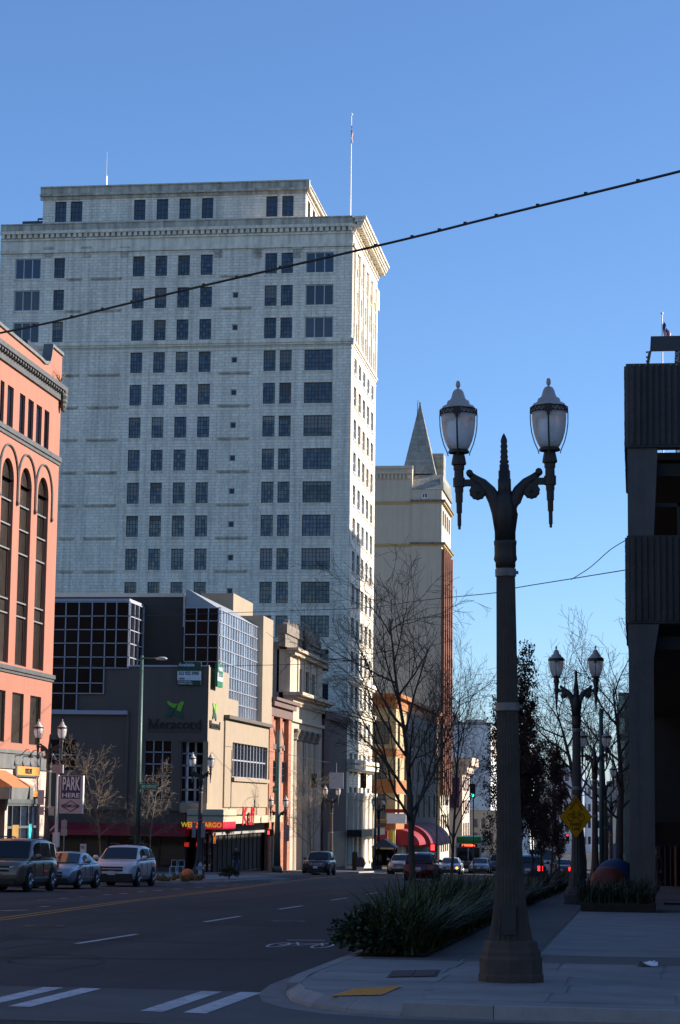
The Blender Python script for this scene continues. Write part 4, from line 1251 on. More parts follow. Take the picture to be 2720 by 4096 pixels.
# lettering and star mark on both walls
mk_l = M('mark_green_light',(0.16,0.42,0.03),.5,.05,2); mk_d = M('mark_green_dark',(0.012,0.075,0.04),.5,.05,2); ltr = M('letter_charcoal',(0.012,0.011,0.010),.6,.05,2)
def star(F, s, t, w_, h_, kind):
    leaf1 = [(-.48,.46),(-.40,.50),(-.18,.36),(.02,.33),(.14,.34),(.02,.18),(-.04,.06),(-.22,.14),(-.44,.32)]
    leaf2 = [(.16,.33),(.34,.48),(.44,.50),(.50,.38),(.40,.18),(.34,.0),(.33,-.14),(.08,-.06),(.10,.12)]
    leaf3 = [(-.38,.18),(-.08,.04),(-.12,-.14),(-.22,-.34),(-.38,-.48),(-.50,-.46),(-.52,-.36),(-.36,-.10)]
    leaf4 = [(-.08,-.10),(.12,-.10),(.36,-.18),(.46,-.34),(.50,-.46),(.40,-.54),(.26,-.48),(.10,-.36),(-.16,-.34)]
    for lf, mt in ((leaf1,mk_l),(leaf2,mk_l),(leaf3,mk_d),(leaf4,mk_d)):
        mb = MB(); mb.fprism(F, [(s+a*w_, t+b*h_) for a,b in lf], .0, .06); mb.f[0] = tuple(reversed(mb.f[0])); 
        mb.build('star_mark_leaf', mt, mer)
xs_, zs_m = mN(818,765); w_m = mN(872,765)[0]-mN(762,765)[0]; h_m = mN(818,712)[1]-mN(818,818)[1]
star(FM, xs_, zs_m, w_m, h_m, 'N')
xa, za = mN(648,885); xb_, zb_ = mN(978,885)
zcap = mN(800,826)[1]; Wm = xb_-xa; hM = zcap-za
tm = text_mesh("eracord", hM*1.42, .06, .004, 'CENTER'); ax_, bx_ = min(v.co.x for v in tm.vertices), max(v.co.x for v in tm.vertices); ylo = min(v.co.y for v in tm.vertices)
for v in tm.vertices: v.co.x = (v.co.x-ax_)*Wm*.785/(bx_-ax_); v.co.y -= ylo
tm.materials.append(ltr); put(tm, 'lettering', mer, FM(xa+Wm*.215, za, .04), ROT_N)
mb = MB(); m0, m1 = xa, xa+Wm*.195; mc_ = (m0+m1)/2; sw_ = .07*hM; tk = .17*hM
for p in ([(m0+sw_,za),(m0+sw_+.10*hM,za),(m0+sw_+.10*hM,zcap),(m0+sw_,zcap)], [(m1-sw_-.17*hM,za),(m1-sw_,za),(m1-sw_,zcap),(m1-sw_-.17*hM,zcap)],
          [(mc_-.09*hM,za),(mc_+.05*hM,za),(m0+sw_+.20*hM,zcap),(m0+sw_,zcap)], [(mc_-.07*hM,za),(mc_+.03*hM,za),(m1-sw_,zcap),(m1-sw_-.14*hM,zcap)],
          [(m0-.06*hM,za-.01),(m0+.30*hM,za-.01),(m0+.30*hM,za+.06*hM),(m0-.06*hM,za+.06*hM)], [(m1-.36*hM,za-.01),(m1+.06*hM,za-.01),(m1+.06*hM,za+.06*hM),(m1-.36*hM,za+.06*hM)],
          [(m0-.06*hM,zcap-.06*hM),(m0+.2*hM,zcap-.06*hM),(m0+.2*hM,zcap+.01),(m0-.06*hM,zcap+.01)], [(m1-.2*hM,zcap-.06*hM),(m1+.06*hM,zcap-.06*hM),(m1+.06*hM,zcap+.01),(m1-.2*hM,zcap+.01)]):
    o_ = .012+.004*len(mb.f)/6
    mb.fprism(FM, p, .0, .06+o_*.2)
mb.build('capital_letter', ltr, mer)
mb = MB()
for fx0, fx1 in ((.40,.46),(.835,.885),(.965,1.01)): mb.fbox(FM, xa+Wm*fx0, xa+Wm*fx1, za-.02, za+.06*hM, .01, .085)
mb.build('letter_serifs', ltr, mer)
tm = text_mesh("CONTRACTUAL PAYMENT SERVICES", .26, .02, 0, 'CENTER', 1.0); tm.materials.append(M('letter_faint',(0.11,0.075,0.055),.6))
wd = max(v.co.x for v in tm.vertices)-min(v.co.x for v in tm.vertices)
for v in tm.vertices: v.co.x *= (xb_-xa)*1.03/wd
put(tm, 'lettering', mer, FM((xa+xb_)/2, mN(800,904)[1], .02), ROT_N)
ya_, yb_ = mS(1029,870)[0], mS(1094,870)[0]
tm = text_mesh("Meracord", (mS(1060,835)[1]-mS(1060,890)[1])*1.3, .06, .012, 'CENTER'); wd = max(v.co.x for v in tm.vertices)-min(v.co.x for v in tm.vertices)
for v in tm.vertices: v.co.x *= (yb_-ya_)/wd
tm.materials.append(ltr); put(tm, 'lettering', mer, FMs((ya_+yb_)/2, mS(1061,866)[1], .04), ROT_S)
star(FMs, mS(1061,778)[0], mS(1061,778)[1], mS(1073,778)[0]-mS(1049,778)[0], mS(1061,725)[1]-mS(1061,832)[1], 'S')
# two letting boards hung over the parapet
gdark = M('board_green_dark',(0.010,0.055,0.030),.5); bwhite = M('board_white',(0.62,0.62,0.66),.6)
x0, z1 = mN(836,468); x1, z0 = mN(980,612)
lb = thing('letting_board', 'green and white letting board with a phone number hung on the shaded wall', 'sign', ((x0+x1)/2, YM-.1, z0))
mb = MB(); mb.fbox(FM, x0, x1, z0, z1, .06, .2); mb.build('board', gdark, lb)
zz1, zz0 = mN(900,525)[1], mN(900,583)[1]
mb = MB(); mb.fbox(FM, x0, x1, zz0, zz1, .2, .21); mb.build('white_panel', bwhite, lb)
def fit(tm, w_, h_=None):
    a, b = min(v.co.x for v in tm.vertices), max(v.co.x for v in tm.vertices)
    c, d = min(v.co.y for v in tm.vertices), max(v.co.y for v in tm.vertices)
    for v in tm.vertices:
        v.co.x *= w_/(b-a)
        if h_: v.co.y *= h_/(d-c)
    return tm
for body, yy, wf, hh_, mt in (("Available",487,.68,.24,bwhite),("253 922 3900",540,.86,.25,gdark),("CBRE",573,.26,.13,gdark),("JOHN BAUDER",592,.56,.11,bwhite),("HARRISON LAIRD",604,.60,.11,bwhite)):
    tm = fit(text_mesh(body, .3, .01, .006, 'LEFT'), wf*(x1-x0), hh_); tm.materials.append(mt)
    put(tm, 'lettering', lb, FM(x0+.08, mN(900,yy)[1], .222), ROT_N)
y0, y1 = mS(1040,550)[0], mS(1073,550)[0]; z1, z0 = mS(1045,475)[1], mS(1045,622)[1]
lb2 = thing('letting_board', 'green and white letting board hung on the sunlit street wall', 'sign', (XB+.1,(y0+y1)/2,z0))
gl = M('board_green',(0.012,0.13,0.06),.5)
mb = MB(); mb.fbox(FMs, y0, y1, z0, z1, .3, .5); mb.build('board', gl, lb2)
mb = MB(); mb.fbox(FMs, y0, y1, z0+(z1-z0)*.25, z0+(z1-z0)*.62, .5, .51); mb.build('white_panel', bwhite, lb2)
tm = fit(text_mesh("Available", .5, .01, .006), (y1-y0)*.8); tm.materials.append(bwhite); put(tm, 'lettering', lb2, FMs((y0+y1)/2, z1-.35, .512), ROT_S)
tm = fit(text_mesh("253 922 3900", .5, .01, .006), (y1-y0)*.85); tm.materials.append(gl); put(tm, 'lettering', lb2, FMs((y0+y1)/2, z0+(z1-z0)*.52, .522), ROT_S)

# ================================================================== NARROW BRICK BUILDING
def bz(x, y): return 1000+x/2.248, 2400+y/2.248
def bS(x, y, X=XB): return sx(*bz(x,y), X)
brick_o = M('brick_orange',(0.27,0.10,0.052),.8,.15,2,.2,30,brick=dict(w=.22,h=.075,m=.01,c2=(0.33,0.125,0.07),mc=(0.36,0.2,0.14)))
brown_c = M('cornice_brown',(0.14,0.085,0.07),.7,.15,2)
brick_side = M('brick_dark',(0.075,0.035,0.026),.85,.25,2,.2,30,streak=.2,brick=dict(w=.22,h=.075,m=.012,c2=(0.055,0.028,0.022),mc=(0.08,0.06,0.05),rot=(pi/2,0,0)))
YN0 = YM2+.05; YN1 = bS(350,1400)[0]
zn = bS(330,985)[1]; zn1 = bS(155,868)[1]
nb = thing('narrow_brick_building', 'narrow orange brick building with cross braced panels and brown cornice', 'building', (XB, YN0, G(YN0)))
y2 = YN0+(YN1-YN0)
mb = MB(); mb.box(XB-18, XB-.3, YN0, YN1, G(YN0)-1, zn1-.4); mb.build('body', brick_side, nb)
mb = MB()
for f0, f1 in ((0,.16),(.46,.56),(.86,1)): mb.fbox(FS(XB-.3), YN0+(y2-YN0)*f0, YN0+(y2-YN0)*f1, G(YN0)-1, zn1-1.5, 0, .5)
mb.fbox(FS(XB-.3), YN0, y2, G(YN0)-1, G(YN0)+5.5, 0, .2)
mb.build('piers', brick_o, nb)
for f0, f1 in ((.16,.46),(.56,.86)):
    a, b = YN0+(y2-YN0)*f0, YN0+(y2-YN0)*f1
    mb = MB(); mb.fbox(FS(XB-.3), a, b, G(YN0)+5.5, zn1-1.5, 0, .1); mb.build('panel', M('panel_salmon',(0.34,0.145,0.085),.75,.1,1), nb)
    mb = MB(); z0, z1 = bS(250,1250)[1], bS(250,1000)[1]
    mb.tube([FS(XB-.3)(a,z0,.16),FS(XB-.3)(b,z1,.16)], .05, 5); mb.tube([FS(XB-.3)(b,z0,.16),FS(XB-.3)(a,z1,.16)], .05, 5); mb.build('cross_brace', brown_c, nb)
    window(nb, FS(XB-.3), 'S', a+.1, b-.1, bS(250,1640)[1], bS(250,1445)[1], -.12, 2, 3, black_f, glass, .08, .06, .06)
    mb = MB(); mb.fbox(FS(XB-.3), a, b, bS(250,1345)[1], bS(250,1295)[1], .1, .2); mb.build('spandrel', brown_c, nb)
mb = MB(); mb.fbox(FS(XB-.3), YN0-.1, y2+.1, zn1-1.5, zn1-.7, -.1, .6); mb.fbox(FS(XB-.3), YN0-.2, y2+.2, zn1-.7+.003, zn1-.25, -.1, .9); mb.fbox(FS(XB-.3), YN0-.25, y2+.2, zn1-.247, zn1, -.1, 1.1); mb.build('cornice', brown_c, nb)

# ================================================================== CLASSICAL BANK
stone = M('limestone',(0.47,0.375,0.275),.8,.12,.8,.15,18,streak=.25)
stone_d = M('limestone_weathered',(0.20,0.165,0.13),.9,.35,2,.3,10,streak=.4)
stucco_s = M('bank_side_render',(0.22,0.205,0.195),.85,.1,.6,streak=.15)
YK0 = YN1; YK1 = bS(650,900)[0]
bk = thing('classical_bank', 'weathered limestone bank front with fluted columns and heavy cornice', 'building', (XB, YK0, G(YK0)))
zat = bS(345,205)[1]; zat0 = bS(300,410)[1]; zc_1 = bS(350,825)[1]; zc_0 = bS(435,935)[1]; zfr0 = bS(335,1050)[1]; zcap = bS(335,1155)[1]
zsd = bS(285,335)[1]
gk = G(YK0)-.8
FK = FS(XB)
mb = MB(); mb.box(XB-24, XB-1.0, YK0, YK1, gk, zsd); mb.build('body', stucco_s, bk)
mb = MB(); ah = []
ya, yb = YK0+.2, YK1
for f0, f1 in ((.26,.335),(.45,.56),(.63,.74)): ah.append((ya+(yb-ya)*f0, ya+(yb-ya)*f1, bS(300,780)[1], bS(300,560)[1]))
holed_wall(mb, FK, YK0, YK1, zc_1, zat0, ah, .4)
mb.quad((XB,YK0,zc_1),(XB,YK0,zat0),(XB-1.2,YK0,zat0),(XB-1.2,YK0,zc_1)); mb.quad((XB-1.2,YK0,zat0),(XB,YK0,zat0),(XB,YK1,zat0),(XB-1.2,YK1,zat0))
mb.fbox(FK, YK0, YK1, zfr0, zc_0, -1.0, -.02)
mb.fbox(FK, YK0-.01, YK0+2.3, gk, zfr0, -1.2, .02); mb.fbox(FK, YK1-2.3, YK1, gk, zfr0, -1.2, .02)
for f in (.2,.40,.60,.80): mb.fbox(FK, ya+(yb-ya)*f-.22, ya+(yb-ya)*f+.22, zc_1, zat0-.1, 0, .12)
mb.build('front', stone, bk)
for h in ah: window(bk, FK, 'S', *h, .3, 2, 3, black_f, glass, .08, .06)
mb = MB()
mb.fbox(FK, YK0-.3, YK1+.3, zc_0, zc_0+.35, -.5, .35); mb.fbox(FK, YK0-.5, YK1+.5, zc_0+.353, zc_1-.3, -.5, .8); mb.fbox(FK, YK0-.7, YK1+.6, zc_1-.297, zc_1, -.5, 1.25)
n = 22
for i in range(n): s_ = YK0+(YK1-YK0)*(i+.25)/n; mb.fbox(FK, s_, s_+.4, zc_0-.28, zc_0-.003, -.02, .3)
mb.fbox(FK, YK0-.15, YK1+.15, zat0-.5, zat0-.15, -.3, .45); mb.fbox(FK, YK0-.3, YK1+.2, zat0-.147, zat0+.12, -.3, .75)
mb.fbox(FK, YK0-.1, YK1+.1, zfr0-.3, zfr0-.003, -.3, .25)
mb.build('cornices', stone, bk)
mb = MB()
ypa = bS(345,300)[0]; 
mb.fbox(FK, ypa, YK1-.4, zat0+.123, zat-.9, -.9, -.25); mb.fbox(FK, ypa-.1, YK1-.3, zat-.9+.003, zat-.1, -1.0, -.1)
for i in range(24):
    s_ = ypa+(YK1-ypa-.8)*i/24; h_ = R.uniform(.1,.45)
    mb.fprism(FK, [(s_,zat-.1),(s_+.55,zat-.1),(s_+.45,zat-.1+h_),(s_+.25,zat-.05+h_*1.2),(s_+.08,zat-.1+h_*.8)], -.5, -.15)
mb.build('attic', stone_d, bk)
# carved figure on the attic
yc = bS(500,350)[0]
mb = MB(); z0 = bS(500,470)[1]; q_=.52
mb.lathe([(a*.8,b*q_) for a,b in [(.5,0),(.42,.5),(.30,1.4),(.5,2.1),(.62,3.0),(.55,3.6),(.25,4.0),(.38,4.4),(.36,4.8),(.1,5.1)]], 10, (XB+.1,yc,z0), flute=lambda i,k: 1+.22*((i*7+k*3)%5)/5)
for s_ in (-1,1): mb.tube([(XB+.1,yc+s_*.3,z0+1.6),(XB+.15,yc+s_*.8,z0+1.9),(XB+.1,yc+s_*1.0,z0+1.3)], [.28,.22,.1], 6)
mb.build('carved_figure', stone_d, bk)
# fluted columns
for i in range(5):
    y_ = YK0+3.3+(YK1-YK0-6.6)*i/4
    col = MB(); hh = zcap-gk
    fl_ = lambda i, k: 0.93 if i % 2 else 1.0
    col.lathe([(.78,0),(.78,.5),(.70,.7),(.66,hh*.4),(.58,hh-.9)], 40, (XB-.45,y_,gk), flute=fl_)
    c_ = col.build('column', stone, bk)
    cp_ = MB(); cp_.lathe([(.58,0),(.68,.1),(.66,.3),(.85,.8)], 14, (XB-.45,y_,gk+hh-.9), flute=lambda i,k: 1+.1*(i%2)); cp_.box(XB-1.25,XB+.35,y_-.8,y_+.8,gk+hh-.1,gk+hh+.12)
    cp_.build('capital', stone_d, c_)
mb = MB(); mb.fbox(FK, YK0+2.3, YK1-2.3, zcap+.12, zfr0-.3, -1.2, 0.0); mb.build('architrave', stone, bk)
mb = MB(); mb.fbox(FK, YK0+2.3, YK1-2.3, gk, zcap, -3.2, -3.0); mb.build('porch_back', darkwall, bk)
# ================================================================== DARK BRICK BUILDING BEFORE THE TOWER
YD0, YD1 = YK1+.05, YT-.05
zd = bS(650,1012)[1]
db = thing('dark_brick_building', 'dark red brick building in shade between the bank and the tower', 'building', (XB, YD0, G(YD0)))
mb = MB(); fd = [(YD0+(YD1-YD0)*(.12+.22*i), YD0+(YD1-YD0)*(.26+.22*i), z_, z_+2.6) for i in range(4) for z_ in (G(YD0)+6.5, G(YD0)+11.0)]
zt_ = bS(650,1020)[1]
holed_wall(mb, FS(XB), YD0, YD1, G(YD0)-1, zt_, [], .2); mb.box(XB-20, XB-.35, YD0, YD1, G(YD0)-1, zt_-.1)
mb.fbox(FS(XB), YD0, YD0+3.2, G(YD0)-1, zt_+.1, -.3, .25)
mb.fbox(FS(XB), YD0, YD1, zt_-.5, zt_+.3, -.3, .35)
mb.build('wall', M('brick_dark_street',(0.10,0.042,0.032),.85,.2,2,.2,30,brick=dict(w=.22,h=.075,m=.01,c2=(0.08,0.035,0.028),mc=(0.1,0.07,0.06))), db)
mb = MB(); mb.fbox(FS(XB), YD0+3.6, YD1-.5, G(YD0), G(YD0)+3.6, .02, .06); mb.build('shopfront', dk, db)
# ================================================================== CONCRETE PARKING GARAGE (right)
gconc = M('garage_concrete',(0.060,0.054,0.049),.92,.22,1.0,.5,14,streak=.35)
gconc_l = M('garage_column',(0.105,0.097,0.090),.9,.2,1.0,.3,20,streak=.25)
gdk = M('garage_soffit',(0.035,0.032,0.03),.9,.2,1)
gar = thing('parking_garage', 'dark ribbed concrete parking garage looming at the right edge', 'building', (0,57,G(57)))
YG = 57.0; GX0, GX1 = -.22, 40; GY1 = 118
def ribs(mb, F, s0, s1, t0, t1, pitch, seed, segs=26):
    rr = random.Random(seed); n = int((s1-s0)/pitch); p = (s1-s0)/n
    for i in range(n):
        a = s0+i*p; js = [(rr.uniform(-.25,.25)+(.4*sin(j*1.7+i) if rr.random() < .3 else 0)) for j in range(segs+1)]
        for j in range(segs):
            z0, z1 = t0+(t1-t0)*j/segs, t0+(t1-t0)*(j+1)/segs
            q0, q1 = .045+.022*js[j], .045+.022*js[j+1]
            e0, e1 = p*(.30+.10*js[j]), p*(.30+.10*js[j+1])
            L0, L1 = [F(a+p*.12,z,0.0) for z in (z0,z1)]; R0, R1 = [F(a+p*.88,z,0.0) for z in (z0,z1)]
            A0, A1 = F(a+e0,z0,q0), F(a+e1,z1,q1); B0, B1 = F(a+p-e0*.9,z0,q0), F(a+p-e1*.9,z1,q1)
            mb.quad(L0,A0,A1,L1); mb.quad(A0,B0,B1,A1); mb.quad(B0,R0,R1,B1)
FG = FN(YG); FGs = FE(GX0)
def spandrel(t0, t1, nm, seed):
    mb = MB()
    c = .05
    # body with chamfered corner
    mb.prism([(GX0+c,YG),(GX1,YG),(GX1,YG+.5),(GX0+.5,YG+.5),(GX0+.5,GY1),(GX0,GY1),(GX0,YG+c)], t0, t1)
    ribs(mb, FG, GX0+.09, 3.5, t0+.06, t1-.04, .158, seed)
    ribs(mb, FGs, YG+.12, YG+9, t0+.06, t1-.04, .158, seed+1)
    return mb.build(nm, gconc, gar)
spandrel(11.25, 13.55, 'upper_spandrel', 11)
spandrel(6.50, 8.86, 'lower_spandrel', 13)
# decks
for z, nm in ((10.9,'roof_deck'),(6.2,'deck')):
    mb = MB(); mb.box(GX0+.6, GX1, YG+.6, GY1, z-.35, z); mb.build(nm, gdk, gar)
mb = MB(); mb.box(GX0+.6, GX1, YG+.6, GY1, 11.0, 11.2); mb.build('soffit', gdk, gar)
# columns and sloped haunches
for k, y in enumerate((YG+.02, YG+14, YG+28, YG+42, YG+56)):
    mb = MB(); g = G(y)-.1
    mb.box(-.19, .47, y, y+.75, g, 5.55)
    mb.hexa([(-.19,y,5.553),(.47,y,5.553),(.47,y+.75,5.553),(-.19,y+.75,5.553),(-.20,y-.0,6.48),(.62,y-.0,6.48),(.62,y+.75,6.48),(-.20,y+.75,6.48)])
    mb.hexa([(-.19,y+.05,8.87),(.50,y+.05,8.87),(.50,y+.8,8.87),(-.19,y+.8,8.87),(-.19,y+.05,11.24),(.62,y+.05,11.24),(.62,y+.8,11.24),(-.19,y+.8,11.24)])
    if k == 0:      # old crack and patch line standing proud
        mb.hexa([(-.19,y-.012,g),(.12,y-.012,g),(.12,y+.0,g),(-.19,y,g),(-.19,y-.012,5.5),(-.02,y-.012,5.5),(-.02,y,5.5),(-.19,y,5.5)])
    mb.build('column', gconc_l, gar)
# balustrade glimpsed on the upper deck, back walls, arcade shopfront
mb = MB(); mb.box(.45, 2.2, YG+8, YG+8.2, 6.2, 7.6); mb.build('deck_wall', gdk, gar)
mb = MB(); mb.box(.46,.52,YG+1.2,YG+1.26,8.9,9.9); mb.box(1.15,1.25,YG+1.2,YG+1.3,8.9,9.9); mb.box(.46,3,YG+1.2,YG+1.26,9.8,9.9); mb.build('deck_rail', M('rail_dark',(0.03,0.03,0.035),.6), gar)
mb = MB(); mb.box(.6, GX1, GY1-1, GY1-.6, G(GY1)-1, 11); mb.build('back_wall', gdk, gar)
mb = MB(); mb.box(4.2, 4.4, YG+1, GY1-1, G(GY1)-1, 6); mb.build('side_wall', gdk, gar)
mb = MB(); mb.box(.48, 4.2, 96, 96.6, 1.0, 5.6); mb.build('beam', gdk, gar)
mb = MB(); mb.box(.48, 4.2, 100, 100.3, -.1, 2.2); mb.build('sign_beam', M('beam_brown',(0.05,0.03,0.025),.8), gar)
xs_ = [.3+.28*i for i in range(9)]
curtain(gar, FN(112), 'N', xs_, [G(112), G(112)+2.6, G(112)+3.6], 0, glass_d, M('arcade_mullion',(0.09,0.07,0.06),.6), bw=.05, name='arcade_shopfront')
mb = MB(); mb.box(1.78,1.86,105,105.1,G(105),G(105)+3.4); mb.build('copper_lit_post', M('copper_lit_post',(0.35,0.14,0.08),.5), gar)  # copper light on one mullion, put into its colour
mb = MB(); mb.box(.80,1.0,104,104.04,-.35,-.12); mb.build('blue_notice', M('notice_blue',(0.05,0.08,0.35),.5), gar)
for i in range(3):
    mb = MB(); mb.box(.75, 4.1, 62+i*.5, 63+i*.5, G(62)+.13, G(62)+.13+.02); mb.build('step', concrete_d, gar)
# frame on the roof edge with painted scrawl
rf = thing('roof_frame', 'dark steel frame with a slanted board on the garage roof edge', 'frame', (1.0,62,13.4))
Yr = 62
def rp(u, v): return sn(u, v, Yr)
P4 = [rp(2603,1345), rp(2600,1403), rp(2760,1400), rp(2760,1342)]
blk = M('frame_black',(0.03,0.03,0.036),.6,.2,3)
mb = MB(); mb.fprism(FN(Yr), [P4[1],P4[2],P4[3],P4[0]], -.12, 0); mb.build('board', blk, rf)
for u0, u1, d in ((2594,2606,-8),(2700,2718,0)):
    a, b, c, e = rp(u0+d-2,1462), rp(u1+d-2,1462), rp(u1,1403), rp(u0,1403)
    mb = MB(); mb.fprism(FN(Yr), [a,b,c,e], -.14, -.02); mb.build('leg', M('frame_brown',(0.07,0.055,0.045),.7) if d else blk, rf)
x_, z_ = rp(2709,1425); tm = text_mesh("AOL", .17, .005, 0); tm.materials.append(M('scrawl_grey',(0.35,0.35,0.36),.6)); put(tm, 'scrawl', rf, (x_, Yr+.015, z_), (pi/2, -pi/2, 0))
mb = MB(); a, b = rp(2586,1450), rp(2592,1425); 
for v in (1408, 1428, 1444): q = rp(2592,v); mb.box(q[0]-.06,q[0],Yr,Yr+.05,q[1]-.02,q[1]+.02)
mb.build('spikes', blk, rf)
# flag beyond the roof
yf = 150.0; xf, zf1 = sn(2648,1258,yf)
fp2 = thing('flagpole', 'white flagpole with a striped flag beyond the garage roof', 'flagpole', (xf, yf, 2.0))
mb = MB(); mb.tube([(xf,yf,2.0),(xf,yf,zf1)], [.12,.05], 8); mb.build('pole', metal_w, fp2)
mb = MB(); mb.lathe([(.01,-.12),(.09,-.07),(.12,0),(.09,.07),(.01,.12)], 10, (xf,yf,zf1+.08)); mb.build('ball', metal_w, fp2)
limp_flag(fp2, xf, yf, zf1-.4, 1.0, 1.5, 8, spread=.42)
# ---- mostly unseen blocks; those by and beyond the garage added to shade the street
far_w = M('right_block_wall',(0.16,0.14,0.12),.85,.15,.3)
for (x0,x1,y0,y1,z1,lab,nm) in ((9,45,21.5,56.9,13.5,'low unseen wing added to shade the corner pavement','shade_wing'),
                          (.35,30,121,187,12.6,'low dark block added behind the garage to shade the street','low_shade_block'),
                          (4.6,9.5,200,240,45.9,'tall unseen block added on the right side to shade the tower','shade_block'),
                          (8.4,12,291,332,36,'unseen brown block added far along the right side to shade the cream building','shade_block'),
                          (6,40,-45,-3,18,'brown corner block behind the viewer on the right','corner_block'),
                          (-70,-31,-30,60,16,'brown block near the viewer on the left','corner_block')):
    t = thing(nm, lab, 'building', ((x0+x1)/2,(y0+y1)/2,G(max(y0,0))))
    mb = MB(); mb.box(x0,x1,y0,y1,G(y1)-2,z1); mb.build('wall', far_w, t)
    mb = MB(); mb.box(x0-.15,x1+.15,y0-.15,y1+.15,z1+.002,z1+.5); mb.build('parapet', far_w, t)
    side = x0 if x0 > -20 else x1
    if side == x0 and x0 > 1:
        wh_ = 2.0
        for k in range(int((z1-2)/3.6)):
            for j in range(int((y1-y0)/4)):
                if (k+1)*3.6 > z1-2: continue
                q = MB(); yy = y0+1+j*4; zz0 = 1.5+k*3.6
                q.box(x0-.04,x0-.001,yy,yy+2,zz0,zz0+2); q.build('window', glass, t)
# ================================================================== YELLOW AND ORANGE CORNER BUILDING
def yz(x, y): return 1450+x/2.778, 2700+y/2.778
YY0 = sx(*yz(372,600), XB)[0]; YY1 = sx(*yz(835,900), XB)[0]
FY = FN(YY0); FYs = FS(XB)
def yN(x, y): return sn(*yz(x,y), YY0)
def yS(x, y): return sx(*yz(x,y), XB)
ycream = M('cream_paint',(0.42,0.31,0.16),.8,.1,.8,.1,15,streak=.12)
yorange = M('ochre_paint',(0.33,0.125,0.035),.8,.12,.8,.1,15,streak=.15)
yb = thing('cream_corner_building', 'cream and ochre corner building with red awnings behind the bare trees', 'building', (XB,YY0,G(YY0)))
gy = G(YY1)-1
zt = yN(300,205)[1]; zo = yN(300,365)[1]
xw = [yN(x,700)[0] for x in (115,200,300)]
hN = []
for y0, y1, xa, xb in ((770,515,120,300),(1160,915,135,270),(1600,1320,165,265)):
    for off in (0,-8.2,-16.4): hN.append((yN(xa,700)[0]+off, yN(xb,700)[0]+off, yN(300,y0)[1], yN(300,y1)[1]))
mb = MB(); holed_wall(mb, FY, XB-26, XB, gy, zo, hN, .35)
hS = []
nS = 7
for y0, y1 in ((770,515),(1160,915),(1600,1320)):
    for i in range(nS):
        a = YY0+2.2+(YY1-YY0-2.5)*i/nS; hS.append((a, a+2.6, yN(300,y0)[1], yN(300,y1)[1]))
holed_wall(mb, FYs, YY0, YY1, gy, zo, hS, .35)
mb.quad((XB-26,YY0,zt-.4),(XB,YY0,zt-.4),(XB,YY1,zt-.4),(XB-26,YY1,zt-.4)); mb.quad((XB,YY1,gy),(XB,YY1,zo),(XB-26,YY1,zo),(XB-26,YY1,gy))
mb.build('wall', ycream, yb)
mb = MB()
for F_, a, b in ((FY,XB-26,XB+.0),(FYs,YY0+.003,YY1)):
    mb.fbox(F_,a,b,zo,zo+.9,-.3,.2); mb.fbox(F_,a,b,zo+.903,zt-.5,-.3,.05); mb.fbox(F_,a,b,zt-.497,zt,-.3,.65)
    for v0, v1 in ((815,905),(1165,1310),(1615,1715)):
        mb.fbox(F_,a,b,yN(300,v1)[1],yN(300,v0)[1],-.05,.08)
mb.build('ochre_bands', yorange, yb)
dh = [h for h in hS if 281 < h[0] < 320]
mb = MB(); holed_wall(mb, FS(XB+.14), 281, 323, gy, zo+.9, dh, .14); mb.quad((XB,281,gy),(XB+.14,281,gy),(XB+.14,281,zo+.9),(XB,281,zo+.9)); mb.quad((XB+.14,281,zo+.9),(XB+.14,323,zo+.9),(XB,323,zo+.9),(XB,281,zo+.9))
mb.build('dark_front', M('dark_facade',(0.085,0.075,0.065),.8,.2,1,streak=.2), yb)  # dark panel over the middle of the cream street face
for h in hN: window(yb, FY, 'N', *h, .25, 3, 2, black_f, glass, .1, .08)
for h in hS: window(yb, FYs, 'S', *h, .25, 2, 2, black_f, glass, .1, .08)
aw_red = M('awning_bright_red',(0.22,0.008,0.018),.7,.12,2)
zaw0, zaw1 = yN(200,1850)[1], yN(200,1712)[1]
for k in range(2):
    a = yN(150,1780)[0]-k*5.2; b = yN(290,1780)[0]-k*5.2
    mb = MB(); mb.hexa([(a,YY0-1.4,zaw0),(b,YY0-1.4,zaw0),(b,YY0,zaw0),(a,YY0,zaw0),(a,YY0-1.1,zaw1-.3),(b,YY0-1.1,zaw1-.3),(b,YY0,zaw1),(a,YY0,zaw1)]); mb.build('flat_awning', aw_red, yb)
def barrel(parent, y0, y1, zb, h, out, mat, n=10):
    mb = MB(); pts = [(out*cos(pi/2*i/n), zb+h*sin(pi/2*i/n)) for i in range(n+1)]
    for i in range(n):
        mb.quad((XB+pts[i][0],y0,pts[i][1]),(XB+pts[i][0],y1,pts[i][1]),(XB+pts[i+1][0],y1,pts[i+1][1]),(XB+pts[i+1][0],y0,pts[i+1][1]))
    mb.poly([(XB,y0,zb)]+[(XB+p[0],y0,p[1]) for p in pts]); mb.poly([(XB,y1,zb)]+[(XB+p[0],y1,p[1]) for p in reversed(pts)])
    return mb.build('barrel_awning', mat, parent)
zb_ = yN(400,1890)[1]; ah_ = yN(400,1715)[1]-zb_
barrel(yb, YY0+.8, YY0+9, zb_, ah_, 3.0, aw_red); 
for k in range(4): barrel(yb, YY0+10+k*7.5, YY0+17+k*7.5, zb_-.4, ah_+1.0, 3.6, M('awning_wine',(0.15,0.010,0.02),.7,.12,2))
mb = MB(); mb.fbox(FY, XB-1.6, XB-.2, zb_, zb_+ah_*.9, .1, .3); mb.build('lime_board', M('lime_board',(0.40,0.42,0.02),.6), yb)
mb = MB(); mb.fbox(FY, XB-1.2, XB+1.8, yN(400,1530)[1], yN(400,1490)[1], .2, .5); mb.build('red_fascia', aw_red, yb)
mb = MB(); mb.fbox(FY, XB-1.0, XB+1.4, yN(400,1650)[1], yN(400,1540)[1], .2, .45); mb.build('pale_board', bwhite, yb)
